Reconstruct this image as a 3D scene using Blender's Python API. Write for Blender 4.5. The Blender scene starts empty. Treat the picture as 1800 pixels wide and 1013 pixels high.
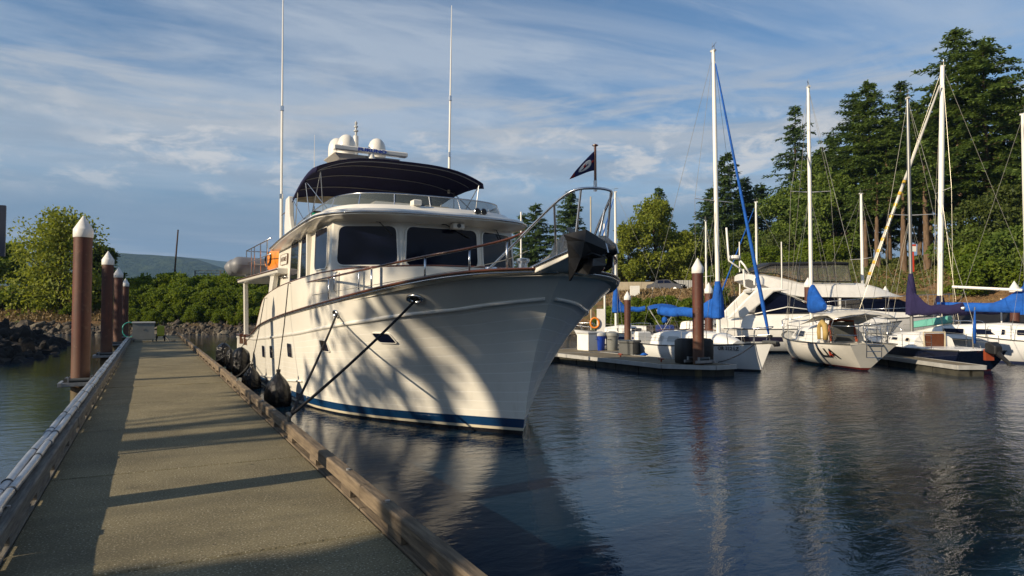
import bpy, math, random
import numpy as np
from mathutils import Vector, Matrix
from mathutils.bvhtree import BVHTree

SC = bpy.context.scene
COL = SC.collection
R = math.radians

# ------------------------------------------------------------------ camera
CAM_H = 2.2
YAW, PITCH = R(27.911), R(1.8376)
cam_d = bpy.data.cameras.new("camera")
cam_d.sensor_width = 36.0
cam_d.lens = 24.0
cam_d.clip_start = 0.05
cam_d.clip_end = 20000
cam = bpy.data.objects.new("camera", cam_d)
COL.objects.link(cam)
cam.location = (0, 0, CAM_H)
cam.rotation_euler = (R(90) + PITCH, 0, -YAW)
SC.camera = cam

# ------------------------------------------------------------------ sky and sun
SUN_EL = R(23.0)
SUN_AZ = math.atan2(-1.0, -0.10)          # measured from +Y towards +X
w = bpy.data.worlds.new("World")
SC.world = w
w.use_nodes = True
w.cycles.sampling_method = "MANUAL"
w.cycles.sample_map_resolution = 512
NT = w.node_tree
NT.nodes.clear()


def nn(nt, t, **kw):
    n = nt.nodes.new(t)
    for k, v in kw.items():
        if k in n.inputs.keys():
            n.inputs[k].default_value = v
        else:
            setattr(n, k, v)
    return n


def mth(nt, op, a, b=None, c=None, clamp=False):
    n = nt.nodes.new("ShaderNodeMath")
    n.operation = op
    n.use_clamp = clamp
    for i, x in enumerate((a, b, c)):
        if x is None:
            continue
        if isinstance(x, (int, float)):
            n.inputs[i].default_value = x
        else:
            nt.links.new(x, n.inputs[i])
    return n.outputs[0]


def smooth(nt, x, lo, hi):
    n = nt.nodes.new("ShaderNodeMapRange")
    n.interpolation_type = "SMOOTHSTEP"
    nt.links.new(x, n.inputs[0])
    n.inputs[1].default_value = lo
    n.inputs[2].default_value = hi
    return n.outputs[0]


def mixc(nt, fac, a, b):
    n = nt.nodes.new("ShaderNodeMix")
    n.data_type = "RGBA"
    for s, x in ((n.inputs[0], fac), (n.inputs[6], a), (n.inputs[7], b)):
        if isinstance(x, (int, float)):
            s.default_value = x
        elif isinstance(x, (tuple, list)):
            s.default_value = tuple(x) + ((1,) if len(x) == 3 else ())
        else:
            nt.links.new(x, s)
    return n.outputs[2]


def noise(nt, vec, scale, detail=6, rough=0.55, dist=0.0):
    n = nt.nodes.new("ShaderNodeTexNoise")
    n.inputs["Scale"].default_value = scale
    n.inputs["Detail"].default_value = detail
    n.inputs["Roughness"].default_value = rough
    n.inputs["Distortion"].default_value = dist
    if vec is not None:
        nt.links.new(vec, n.inputs["Vector"])
    return n.outputs[0]


def mapping(nt, vec, scale=(1, 1, 1), rot=(0, 0, 0), loc=(0, 0, 0)):
    n = nt.nodes.new("ShaderNodeMapping")
    n.inputs["Scale"].default_value = scale
    n.inputs["Rotation"].default_value = rot
    n.inputs["Location"].default_value = loc
    nt.links.new(vec, n.inputs["Vector"])
    return n.outputs[0]


def build_sky():
    nt = NT
    sky = nn(nt, "ShaderNodeTexSky", sky_type="NISHITA", sun_disc=False)
    sky.sun_elevation = SUN_EL
    sky.sun_rotation = SUN_AZ
    sky.altitude = 50
    sky.air_density = 1.0
    sky.dust_density = 0.5
    sky.ozone_density = 2.5
    tc = nn(nt, "ShaderNodeTexCoord")
    d = tc.outputs["Generated"]
    sx = nn(nt, "ShaderNodeSeparateXYZ")
    nt.links.new(d, sx.inputs[0])
    X, Y, Z = sx.outputs
    zc = mth(nt, "ADD", mth(nt, "MAXIMUM", Z, 0.0), 0.10)
    cx = nn(nt, "ShaderNodeCombineXYZ")
    nt.links.new(mth(nt, "DIVIDE", X, zc), cx.inputs[0])
    nt.links.new(mth(nt, "DIVIDE", Y, zc), cx.inputs[1])
    P = cx.outputs[0]
    # thin high cirrus: long wind-drawn streaks over a soft veil
    c1 = noise(nt, mapping(nt, P, (0.30, 1.15, 1), (0, 0, R(-8)), (3.1, 1.2, 0)), 1.0, 9, 0.60, 0.8)
    c2 = noise(nt, mapping(nt, P, (0.16, 0.36, 1), (0, 0, R(-20)), (7.2, 0.4, 0)), 1.3, 4, 0.5, 0.5)
    c3 = noise(nt, mapping(nt, P, (0.9, 2.6, 1), (0, 0, R(-16)), (1.0, 5.0, 0)), 1.6, 7, 0.62, 1.0)
    cir = mth(nt, "MULTIPLY", smooth(nt, c1, 0.36, 0.64), smooth(nt, c2, 0.30, 0.58))
    cir = mth(nt, "ADD", cir, mth(nt, "MULTIPLY", mth(nt, "MULTIPLY", smooth(nt, c3, 0.45, 0.72), smooth(nt, c2, 0.36, 0.62)), 0.45), None, True)
    # broken grey-blue layer low in the sky
    b1 = noise(nt, mapping(nt, d, (2.4, 2.4, 15.0), (0, 0, 0), (0.3, 0.9, 0.2)), 1.3, 8, 0.58, 0.35)
    band = mth(nt, "MULTIPLY", smooth(nt, Z, -0.02, 0.05), mth(nt, "SUBTRACT", 1.0, smooth(nt, Z, 0.23, 0.31)))
    lay = mth(nt, "MULTIPLY", smooth(nt, b1, 0.36, 0.62), band)
    low = mth(nt, "MULTIPLY", mth(nt, "SUBTRACT", 1.0, smooth(nt, mth(nt, "ADD", Z, mth(nt, "MULTIPLY", mth(nt, "SUBTRACT", b1, 0.5), 0.14)), 0.11, 0.185)), 0.95)
    # sunlit puffs on top of that layer
    p1 = noise(nt, mapping(nt, d, (9.0, 9.0, 24.0), (0, 0, 0), (1.7, 2.9, 0.0)), 1.5, 10, 0.62, 0.3)
    p2 = noise(nt, mapping(nt, d, (2.6, 2.6, 7.0), (0, 0, 0), (5.0, 0.3, 1.0)), 1.3, 3, 0.5, 0.0)
    pband = mth(nt, "MULTIPLY", smooth(nt, Z, 0.13, 0.18), mth(nt, "SUBTRACT", 1.0, smooth(nt, Z, 0.23, 0.30)))
    puff = mth(nt, "MULTIPLY", mth(nt, "MULTIPLY", smooth(nt, p1, 0.46, 0.66), smooth(nt, p2, 0.38, 0.56)), pband)
    # long lit bank crossing the middle of the sky
    l1 = noise(nt, mapping(nt, d, (2.0, 2.0, 14.0), (0, 0, 0), (2.2, 0.7, 3.0)), 1.8, 8, 0.6, 0.4)
    lb = mth(nt, "MULTIPLY", smooth(nt, l1, 0.42, 0.60), mth(nt, "MULTIPLY", smooth(nt, Z, 0.205, 0.25), mth(nt, "SUBTRACT", 1.0, smooth(nt, Z, 0.28, 0.36))))
    # a pale strip of far cloud right above the hills
    s1 = noise(nt, mapping(nt, d, (2.0, 2.0, 30.0), (0, 0, 0), (0.0, 4.2, 0.5)), 1.6, 6, 0.55, 0.2)
    strip = mth(nt, "MULTIPLY", smooth(nt, s1, 0.40, 0.60),
                mth(nt, "MULTIPLY", smooth(nt, Z, 0.045, 0.065), mth(nt, "SUBTRACT", 1.0, smooth(nt, Z, 0.085, 0.115))))
    sat = nn(nt, "ShaderNodeHueSaturation")
    sat.inputs["Saturation"].default_value = 1.15
    sat.inputs["Value"].default_value = 1.0
    nt.links.new(sky.outputs[0], sat.inputs["Color"])
    col = sat.outputs[0]
    col = mixc(nt, mth(nt, "MULTIPLY", cir, 0.60), col, (5.0, 5.4, 5.9))
    col = mixc(nt, mth(nt, "MULTIPLY", lay, 0.80), col, (2.5, 3.1, 3.9))
    col = mixc(nt, mth(nt, "MULTIPLY", low, 0.85), col, (1.35, 2.0, 3.0))
    col = mixc(nt, mth(nt, "MULTIPLY", lb, 0.75), col, (4.2, 4.4, 4.7))
    col = mixc(nt, mth(nt, "MULTIPLY", puff, 0.85), col, (5.9, 5.8, 5.7))
    col = mixc(nt, mth(nt, "MULTIPLY", strip, 0.5), col, (3.9, 4.1, 4.5))
    bg = nn(nt, "ShaderNodeBackground")
    bg.inputs["Strength"].default_value = 0.081
    nt.links.new(col, bg.inputs["Color"])
    out = nn(nt, "ShaderNodeOutputWorld")
    nt.links.new(bg.outputs[0], out.inputs["Surface"])


build_sky()

sun_d = bpy.data.lights.new("sun", "SUN")
sun_d.energy = 5.0
sun_d.angle = R(0.45)
sun_d.color = (1.0, 0.83, 0.60)
sun = bpy.data.objects.new("sun", sun_d)
COL.objects.link(sun)
sdir = Vector((math.sin(SUN_AZ) * math.cos(SUN_EL), math.cos(SUN_AZ) * math.cos(SUN_EL), math.sin(SUN_EL)))
sun.rotation_euler = (-sdir).to_track_quat("-Z", "Y").to_euler()
sun.location = sdir * 120

SC.view_settings.view_transform = "Standard"
SC.view_settings.look = "None"
SC.view_settings.exposure = 0.56
SC.view_settings.gamma = 1.0
SC.view_settings.use_curve_mapping = False
SC.cycles.max_bounces = 6
SC.cycles.diffuse_bounces = 2
SC.cycles.glossy_bounces = 4
SC.cycles.transmission_bounces = 4
SC.cycles.transparent_max_bounces = 12
SC.cycles.sample_clamp_indirect = 4.0
SC.cycles.caustics_reflective = False
SC.cycles.caustics_refractive = False

# ------------------------------------------------------------------ photo pixel -> point
FPX = 1200.0
_f = Vector((math.sin(YAW) * math.cos(PITCH), math.cos(YAW) * math.cos(PITCH), math.sin(PITCH)))
_r = Vector((math.cos(YAW), -math.sin(YAW), 0))
_u = _r.cross(_f)
_C = Vector((0, 0, CAM_H))


def ray(x, y):
    return _f + _r * ((x - 900) / FPX) + _u * ((506.5 - y) / FPX)


def pz(x, y, z):
    d = ray(x, y)
    return _C + d * ((z - CAM_H) / d.z)


def pd(x, y, depth):
    return _C + ray(x, y) * depth


def pX(x, y, X):
    d = ray(x, y)
    return _C + d * (X / d.x)


# ------------------------------------------------------------------ mesh helpers
class MB:
    """Collects vertices and faces of ONE mesh."""

    def __init__(self):
        self.v, self.f, self.m, self.uv = [], [], [], None
        self.cm = 0

    def add(self, vs, fs):
        o = len(self.v)
        self.v += [tuple(p) for p in vs]
        self.f += [tuple(i + o for i in f) for f in fs]
        self.m += [self.cm] * len(fs)
        return self

    def box(self, x0, x1, y0, y1, z0, z1, c=0.0):
        if c > 0:
            o = len(self.v)
            vs = []
            for (zz, k) in ((z0, c), (z0 + c, 0), (z1 - c, 0), (z1, c)):
                vs += [(x0 + k, y0 + k, zz), (x1 - k, y0 + k, zz), (x1 - k, y1 - k, zz), (x0 + k, y1 - k, zz)]
            fs = [(3, 2, 1, 0), (12, 13, 14, 15)]
            for q in range(3):
                for i in range(4):
                    j = (i + 1) % 4
                    fs.append((q * 4 + i, q * 4 + j, q * 4 + 4 + j, q * 4 + 4 + i))
            return self.add(vs, fs)
        vs = [(x0, y0, z0), (x1, y0, z0), (x1, y1, z0), (x0, y1, z0), (x0, y0, z1), (x1, y0, z1), (x1, y1, z1), (x0, y1, z1)]
        return self.add(vs, [(3, 2, 1, 0), (4, 5, 6, 7), (0, 1, 5, 4), (1, 2, 6, 5), (2, 3, 7, 6), (3, 0, 4, 7)])

    def tube(self, pts, r, n=8, cap=True, squash=1.0):
        P = [Vector(p) for p in pts]
        if isinstance(r, (int, float)):
            r = [r] * len(P)
        vs, fs = [], []
        up = None
        for i, p in enumerate(P):
            t = (P[min(i + 1, len(P) - 1)] - P[max(i - 1, 0)])
            if t.length < 1e-9:
                t = Vector((0, 0, 1))
            t.normalize()
            if up is None:
                a = Vector((0, 0, 1)) if abs(t.z) < 0.9 else Vector((1, 0, 0))
                up = (a - t * a.dot(t)).normalized()
            else:
                up = (up - t * up.dot(t))
                up = up.normalized() if up.length > 1e-6 else Vector((0, 0, 1)).cross(t).normalized()
            sd = t.cross(up)
            for k in range(n):
                an = 2 * math.pi * k / n
                vs.append(p + (sd * math.cos(an) + up * math.sin(an) * squash) * r[i])
        for i in range(len(P) - 1):
            for k in range(n):
                j = (k + 1) % n
                fs.append((i * n + k, i * n + j, i * n + n + j, i * n + n + k))
        if cap:
            fs.append(tuple(range(n - 1, -1, -1)))
            fs.append(tuple((len(P) - 1) * n + k for k in range(n)))
        return self.add(vs, fs)

    def lathe(self, prof, n=20, c=(0, 0, 0)):
        vs, fs = [], []
        for (r, z) in prof:
            for k in range(n):
                a = 2 * math.pi * k / n
                vs.append((c[0] + r * math.cos(a), c[1] + r * math.sin(a), c[2] + z))
        for i in range(len(prof) - 1):
            for k in range(n):
                j = (k + 1) % n
                fs.append((i * n + k, i * n + j, i * n + n + j, i * n + n + k))
        fs.append(tuple(range(n - 1, -1, -1)))
        fs.append(tuple((len(prof) - 1) * n + k for k in range(n)))
        return self.add(vs, fs)

    def grid(self, rows, closed=False):
        n = len(rows[0])
        vs = [p for r_ in rows for p in r_]
        fs = []
        for i in range(len(rows) - 1):
            for k in range(n if closed else n - 1):
                j = (k + 1) % n
                fs.append((i * n + k, i * n + j, i * n + n + j, i * n + n + k))
        return self.add(vs, fs)

    def loft(self, rows):
        """closed cross sections with end caps"""
        n = len(rows[0])
        self.grid(rows, True)
        o = len(self.v) - n * len(rows)
        self.f.append(tuple(o + k for k in range(n - 1, -1, -1)))
        self.f.append(tuple(o + (len(rows) - 1) * n + k for k in range(n)))
        self.m += [self.cm] * 2
        return self

    def prism(self, poly, z0, z1):
        n = len(poly)
        vs = [(p[0], p[1], z0) for p in poly] + [(p[0], p[1], z1) for p in poly]
        fs = [tuple(range(n - 1, -1, -1)), tuple(range(n, 2 * n))]
        fs += [(i, (i + 1) % n, n + (i + 1) % n, n + i) for i in range(n)]
        return self.add(vs, fs)

    def plate(self, pts, th):
        """a flat or bent outline in space given a thickness along its normal"""
        P = [Vector(p) for p in pts]
        c = sum(P, Vector()) / len(P)
        nrm = Vector()
        for i in range(len(P)):
            nrm += (P[i] - c).cross(P[(i + 1) % len(P)] - c)
        nrm.normalize()
        n = len(P)
        vs = [p + nrm * th / 2 for p in P] + [p - nrm * th / 2 for p in P]
        fs = [tuple(range(n)), tuple(range(2 * n - 1, n - 1, -1))]
        fs += [(n + i, n + (i + 1) % n, (i + 1) % n, i) for i in range(n)]
        return self.add(vs, fs)

    def build(self, name, mat, parent=None, smooth=False, loc=None, rot=None, bevel=0):
        me = bpy.data.meshes.new(name)
        me.from_pydata(self.v, [], self.f)
        mats = mat if isinstance(mat, (list, tuple)) else [mat]
        for mm in mats:
            if mm is not None:
                me.materials.append(mm)
        if len(mats) > 1:
            me.polygons.foreach_set("material_index", self.m)
        if smooth:
            me.polygons.foreach_set("use_smooth", [True] * len(me.polygons))
            if smooth is not True:
                try:
                    me.set_sharp_from_angle(angle=R(smooth))
                except Exception:
                    pass
        me.update()
        return link(name, me, parent, loc, rot, bevel)


def link(name, me, parent=None, loc=None, rot=None, bevel=0):
    o = bpy.data.objects.new(name, me)
    COL.objects.link(o)
    if parent is not None:
        o.parent = parent
    if loc is not None:
        o.location = loc
    if rot is not None:
        o.rotation_euler = rot
    if bevel:
        b = o.modifiers.new("bevel", "BEVEL")
        b.width = bevel
        b.segments = 2
        b.limit_method = "ANGLE"
        b.angle_limit = R(40)
    return o


def empty(name, loc=(0, 0, 0), rz=0.0):
    o = bpy.data.objects.new(name, None)
    COL.objects.link(o)
    o.location = loc
    o.rotation_euler = (0, 0, rz)
    o.empty_display_size = 0.3
    return o


def tag(o, label, cat, group=None):
    o["label"] = label
    o["category"] = cat
    if group:
        o["group"] = group
    return o


def struct(o, kind="structure", label=None):
    o["kind"] = kind
    if label:
        o["label"] = label
    return o


def copy_tree(o, parent=None):
    c = o.copy()
    COL.objects.link(c)
    c.parent = parent
    for ch in list(o.children):
        copy_tree(ch, c)
    return c


def tri_mesh(name, V, F, mat, parent=None, smooth=False):
    """numpy arrays: V (n,3), F (m,k) with a fixed number of corners k"""
    me = bpy.data.meshes.new(name)
    k = F.shape[1]
    me.vertices.add(len(V))
    me.vertices.foreach_set("co", np.ascontiguousarray(V, dtype=np.float32).ravel())
    me.loops.add(F.size)
    me.loops.foreach_set("vertex_index", F.ravel().astype(np.int32))
    me.polygons.add(len(F))
    me.polygons.foreach_set("loop_start", np.arange(0, F.size, k, dtype=np.int32))
    me.polygons.foreach_set("loop_total", np.full(len(F), k, dtype=np.int32))
    if smooth:
        me.polygons.foreach_set("use_smooth", np.ones(len(F), dtype=bool))
    me.materials.append(mat)
    me.update(calc_edges=True)
    return link(name, me, parent)


def text(body, size, mat, parent, loc, rot, name="lettering", depth=0.002, align="CENTER", shear=0.0, bold=0.0, sx=1.0):
    c = bpy.data.curves.new(name, "FONT")
    c.body = body
    c.size = size
    c.extrude = depth
    c.align_x = align
    c.align_y = "CENTER"
    c.shear = shear
    c.offset = bold
    c.resolution_u = 3
    c.materials.append(mat)
    o = bpy.data.objects.new(name, c)
    COL.objects.link(o)
    o.parent = parent
    o.location = loc
    o.rotation_euler = rot
    o.scale = (sx, 1, 1)
    bpy.context.view_layer.update()
    me = bpy.data.meshes.new_from_object(o.evaluated_get(bpy.context.evaluated_depsgraph_get()))
    me.materials.clear()
    me.materials.append(mat)
    bpy.data.objects.remove(o)
    o = link(name, me, parent, loc, rot)
    o.scale = (sx, 1, 1)
    return o


def crom(pts, n):
    """Catmull-Rom through points (tuples of any size), n samples per span"""
    P = [np.array(p, dtype=float) for p in pts]
    out = []
    for i in range(len(P) - 1):
        p0 = P[i - 1] if i > 0 else 2 * P[0] - P[1]
        p1, p2 = P[i], P[i + 1]
        p3 = P[i + 2] if i + 2 < len(P) else 2 * P[-1] - P[-2]
        for k in range(n):
            t = k / n
            out.append(0.5 * ((2 * p1) + (-p0 + p2) * t + (2 * p0 - 5 * p1 + 4 * p2 - p3) * t * t + (-p0 + 3 * p1 - 3 * p2 + p3) * t ** 3))
    out.append(P[-1])
    return out


def lerp(a, b, t):
    return a + (b - a) * t


def itp(x, xs, ys):
    return float(np.interp(x, xs, ys))


# ------------------------------------------------------------------ materials
def pmat(name, col, rough=0.5, metal=0.0, var=0.0, vscale=3.0, bump=0.0, bscale=40.0, bdist=0.01, col2=None,
         spec=0.5, coat=0.0, rvar=0.0, stretch=None):
    m = bpy.data.materials.new(name)
    m.use_nodes = True
    nt = m.node_tree
    b = nt.nodes["Principled BSDF"]
    b.inputs["Base Color"].default_value = (*col, 1)
    b.inputs["Roughness"].default_value = rough
    b.inputs["Metallic"].default_value = metal
    b.inputs["Specular IOR Level"].default_value = spec
    b.inputs["Coat Weight"].default_value = coat
    vec = None
    if var > 0 or col2 or bump > 0 or rvar > 0:
        tc = nn(nt, "ShaderNodeTexCoord")
        vec = tc.outputs["Object"]
        if stretch:
            vec = mapping(nt, vec, stretch)
    if var > 0 or col2:
        n1 = noise(nt, vec, vscale, 6, 0.6)
        c2 = col2 if col2 else tuple(x * (1 - var) for x in col)
        c = mixc(nt, smooth(nt, n1, 0.32, 0.68), col, c2)
        nt.links.new(c, b.inputs["Base Color"])
        if rvar > 0:
            nt.links.new(mth(nt, "MULTIPLY_ADD", n1, rvar, rough - rvar / 2), b.inputs["Roughness"])
    if bump > 0:
        n2 = noise(nt, vec, bscale, 5, 0.6)
        bp = nn(nt, "ShaderNodeBump")
        bp.inputs["Strength"].default_value = bump
        bp.inputs["Distance"].default_value = bdist
        nt.links.new(n2, bp.inputs["Height"])
        nt.links.new(bp.outputs[0], b.inputs["Normal"])
    return m


def leaf_mat(name, c1, c2, trans=0.3, rough=0.6):
    m = bpy.data.materials.new(name)
    m.use_nodes = True
    nt = m.node_tree
    b = nt.nodes["Principled BSDF"]
    b.inputs["Roughness"].default_value = rough
    b.inputs["Specular IOR Level"].default_value = 0.25
    g = nn(nt, "ShaderNodeNewGeometry")
    oi = nn(nt, "ShaderNodeObjectInfo")
    tc = nn(nt, "ShaderNodeTexCoord")
    n1 = noise(nt, tc.outputs["Object"], 0.55, 3, 0.5)
    f = mth(nt, "ADD", mth(nt, "MULTIPLY", g.outputs["Random Per Island"], 0.55), mth(nt, "MULTIPLY", smooth(nt, n1, 0.3, 0.7), 0.45))
    c = mixc(nt, f, c1, c2)
    nt.links.new(c, b.inputs["Base Color"])
    tr = nn(nt, "ShaderNodeBsdfTranslucent")
    c3 = mixc(nt, 0.35, c, (c2[0] * 1.3, c2[1] * 1.25, c2[2] * 0.5))
    nt.links.new(c3, tr.inputs["Color"])
    mx = nn(nt, "ShaderNodeMixShader")
    mx.inputs[0].default_value = trans
    nt.links.new(b.outputs[0], mx.inputs[1])
    nt.links.new(tr.outputs[0], mx.inputs[2])
    nt.links.new(mx.outputs[0], nt.nodes["Material Output"].inputs["Surface"])
    return m


M = {}
M["white"] = pmat("white_gelcoat", (0.74, 0.72, 0.66), 0.22, var=0.06, vscale=1.3, coat=0.3)
M["cream"] = pmat("cream_gelcoat", (0.74, 0.71, 0.63), 0.28, var=0.07, vscale=1.5, coat=0.2)
M["boatwhite"] = pmat("boat_white", (0.78, 0.77, 0.73), 0.3, var=0.1, vscale=2.0, rvar=0.1)
M["deck"] = pmat("deck_nonskid", (0.58, 0.55, 0.47), 0.7, var=0.12, vscale=4, bump=0.2, bscale=200)
M["teak"] = pmat("varnished_teak", (0.13, 0.045, 0.02), 0.25, var=0.4, vscale=9, coat=0.5, stretch=(1, 6, 6))
M["chrome"] = pmat("stainless", (0.58, 0.59, 0.61), 0.24, 1.0)
M["alu"] = pmat("aluminium", (0.66, 0.66, 0.64), 0.38, 0.6, var=0.1)
M["mastwhite"] = pmat("mast_paint", (0.76, 0.75, 0.70), 0.35, var=0.06)
M["mastgrey"] = pmat("mast_grey", (0.26, 0.26, 0.25), 0.4, 0.6, var=0.1)
M["wire"] = pmat("rig_wire", (0.40, 0.38, 0.32), 0.35, 0.6)
M["glass_dark"] = pmat("dark_glass", (0.004, 0.006, 0.018), 0.04, spec=0.16)
M["navy"] = pmat("navy_canvas", (0.009, 0.009, 0.040), 0.85, var=0.25, vscale=5, bump=0.15, bscale=90, spec=0.2)
M["purple"] = pmat("faded_navy_canvas", (0.024, 0.020, 0.070), 0.85, var=0.2, vscale=4, bump=0.3, bscale=14, bdist=0.05, spec=0.2)
M["blue"] = pmat("blue_canvas", (0.010, 0.095, 0.42), 0.8, var=0.3, vscale=3, bump=0.5, bscale=7, bdist=0.06, spec=0.25)
M["black"] = pmat("black_rubber", (0.012, 0.012, 0.013), 0.55, var=0.2)
M["blackmetal"] = pmat("black_anchor", (0.006, 0.006, 0.007), 0.5, 0.0, var=0.2, vscale=8, spec=0.3)
M["rope"] = pmat("dark_rope", (0.016, 0.015, 0.015), 0.9, bump=0.4, bscale=120)
M["ropew"] = pmat("pale_rope", (0.50, 0.47, 0.40), 0.9)
M["orange"] = pmat("orange_plastic", (0.75, 0.24, 0.025), 0.4, var=0.12, vscale=3)
M["red"] = pmat("red_plastic", (0.45, 0.03, 0.02), 0.5)
M["redwood"] = pmat("red_brown_trim", (0.24, 0.05, 0.02), 0.45)
M["tubegrey"] = pmat("inflatable_grey", (0.16, 0.17, 0.19), 0.5, var=0.15)
M["navyhull"] = pmat("navy_hull", (0.006, 0.010, 0.030), 0.12, coat=0.4)
M["yellow"] = pmat("horseshoe_yellow", (0.40, 0.28, 0.09), 0.75, var=0.15)
M["clear"] = None
M["grey"] = pmat("grey_plastic", (0.20, 0.21, 0.20), 0.55, var=0.15)
M["dkgrey"] = pmat("dark_grey_plastic", (0.07, 0.075, 0.075), 0.55, var=0.2)
M["bluebin"] = pmat("blue_bin", (0.012, 0.06, 0.42), 0.45, var=0.15)
M["lightgrey"] = pmat("light_grey_paint", (0.46, 0.47, 0.46), 0.5, var=0.1)
M["galv"] = pmat("galvanised_steel", (0.36, 0.37, 0.38), 0.42, 0.7, var=0.25, vscale=14)
M["letter_blue"] = pmat("letter_blue", (0.01, 0.05, 0.42), 0.5)
M["letter_black"] = pmat("letter_black", (0.012, 0.010, 0.012), 0.5)
M["letter_red"] = pmat("letter_red", (0.50, 0.05, 0.02), 0.5)
M["green_light"] = pmat("green_lens", (0.0, 0.16, 0.08), 0.1, coat=0.5)
M["beige"] = pmat("beige_canvas", (0.46, 0.40, 0.29), 0.8, var=0.15)
M["canvasgrey"] = pmat("grey_canvas", (0.50, 0.49, 0.45), 0.85, var=0.15, bump=0.3, bscale=8, bdist=0.03)


def clear_mat(name, tint, alpha, rough=0.04):
    m = bpy.data.materials.new(name)
    m.use_nodes = True
    nt = m.node_tree
    b = nt.nodes["Principled BSDF"]
    b.inputs["Base Color"].default_value = (*tint, 1)
    b.inputs["Roughness"].default_value = rough
    b.inputs["Alpha"].default_value = alpha
    b.inputs["Specular IOR Level"].default_value = 0.6
    return m


M["tint"] = clear_mat("smoked_acrylic", (0.10, 0.12, 0.12), 0.62)
M["vinyl"] = clear_mat("clear_vinyl", (0.20, 0.195, 0.18), 0.18, 0.05)


def hull_mat():
    """white topsides with scribed plank lines, blue boot stripe, cream line and black bottom"""
    m = bpy.data.materials.new("yacht_hull")
    m.use_nodes = True
    nt = m.node_tree
    b = nt.nodes["Principled BSDF"]
    uv = nn(nt, "ShaderNodeUVMap")
    sx = nn(nt, "ShaderNodeSeparateXYZ")
    nt.links.new(uv.outputs[0], sx.inputs[0])
    V = sx.outputs[1]                        # plank number counted up from the waterline
    tc = nn(nt, "ShaderNodeTexCoord")
    so = nn(nt, "ShaderNodeSeparateXYZ")
    nt.links.new(tc.outputs["Object"], so.inputs[0])
    S, Zz = so.outputs[0], so.outputs[2]
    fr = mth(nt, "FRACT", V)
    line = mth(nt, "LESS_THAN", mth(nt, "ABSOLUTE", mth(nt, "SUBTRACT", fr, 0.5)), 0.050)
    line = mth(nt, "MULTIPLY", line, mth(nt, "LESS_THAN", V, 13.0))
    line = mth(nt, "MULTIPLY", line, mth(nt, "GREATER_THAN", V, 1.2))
    n1 = noise(nt, tc.outputs["Object"], 0.9, 5, 0.6)
    streak = noise(nt, mapping(nt, tc.outputs["Object"], (5, 5, 0.35)), 1.6, 5, 0.6)
    base = mixc(nt, smooth(nt, n1, 0.3, 0.7), (0.79, 0.77, 0.70), (0.72, 0.70, 0.63))
    dirt = mth(nt, "MULTIPLY", smooth(nt, streak, 0.52, 0.75), mth(nt, "SUBTRACT", 1.0, smooth(nt, Zz, 0.2, 1.5)))
    base = mixc(nt, mth(nt, "MULTIPLY", dirt, 0.35), base, (0.46, 0.42, 0.33))
    base = mixc(nt, mth(nt, "MULTIPLY", line, 0.75), base, (0.86, 0.85, 0.80))  # highlights on the scribed lines put into the colour as paler bands
    up = mth(nt, "MULTIPLY", smooth(nt, S, 6.0, -0.5), 0.05)
    zz = mth(nt, "SUBTRACT", Zz, up)
    base = mixc(nt, mth(nt, "LESS_THAN", zz, 0.235), base, (0.005, 0.036, 0.105))
    base = mixc(nt, mth(nt, "LESS_THAN", zz, 0.075), base, (0.62, 0.56, 0.42))
    base = mixc(nt, mth(nt, "LESS_THAN", zz, 0.025), base, (0.010, 0.010, 0.012))
    nt.links.new(base, b.inputs["Base Color"])
    b.inputs["Roughness"].default_value = 0.22
    b.inputs["Coat Weight"].default_value = 0.25
    bp = nn(nt, "ShaderNodeBump")
    bp.inputs["Strength"].default_value = 0.5
    bp.inputs["Distance"].default_value = 0.006
    nt.links.new(mth(nt, "SUBTRACT", 1.0, line), bp.inputs["Height"])
    nt.links.new(bp.outputs[0], b.inputs["Normal"])
    return m


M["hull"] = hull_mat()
# ------------------------------------------------------------------ shoreline and ground
def _p(x, d):
    q = pd(x, 545, d)
    return (q.x, q.y)


SHORE = [(-7.5, -48), (-7.2, 5), (-6.2, 26), (-5.3, 34), (-4.8, 39), (-4.6, 46), (-4.9, 51.5), (-7.5, 55), (-13, 59), (-24, 65),
         _p(-120, 60.5), _p(0, 60), _p(150, 61), _p(330, 61), _p(450, 61), _p(700, 61), _p(900, 60), _p(1060, 58), _p(1200, 55),
         _p(1400, 50), _p(1600, 46), _p(1800, 42), _p(2150, 38), (58, -5), (60, -48), (-7.5, -48)]
_SA = np.array(SHORE)


def shore_dist(P):
    """signed distance to the shoreline: positive on land"""
    P = np.atleast_2d(P).astype(float)
    A, B = _SA[:-1], _SA[1:]
    best = np.full(len(P), 1e18)
    for a, b in zip(A, B):
        ab = b - a
        t = np.clip(((P - a) @ ab) / (ab @ ab), 0, 1)
        dd = np.sum((P - (a + t[:, None] * ab)) ** 2, axis=1)
        best = np.minimum(best, dd)
    poly = _SA[:-1]
    ins = np.zeros(len(P), bool)
    j = len(poly) - 1
    for i in range(len(poly)):
        xi, yi = poly[i]
        xj, yj = poly[j]
        if yi != yj:
            c = ((yi > P[:, 1]) != (yj > P[:, 1])) & (P[:, 0] < (xj - xi) * (P[:, 1] - yi) / (yj - yi) + xi)
            ins ^= c
        j = i
    return np.where(ins, -1, 1) * np.sqrt(best)


_rng = np.random.default_rng(5)


def _bumps(P):
    x, y = P[:, 0], P[:, 1]
    return (np.sin(x * 0.31 + 1.3 * np.sin(y * 0.17)) + np.sin(y * 0.27 + 1.1 * np.sin(x * 0.23 + 2))) * 0.16 + np.sin(x * 0.9 + y * 0.7) * np.sin(y * 0.8 - x * 0.4) * 0.07


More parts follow.
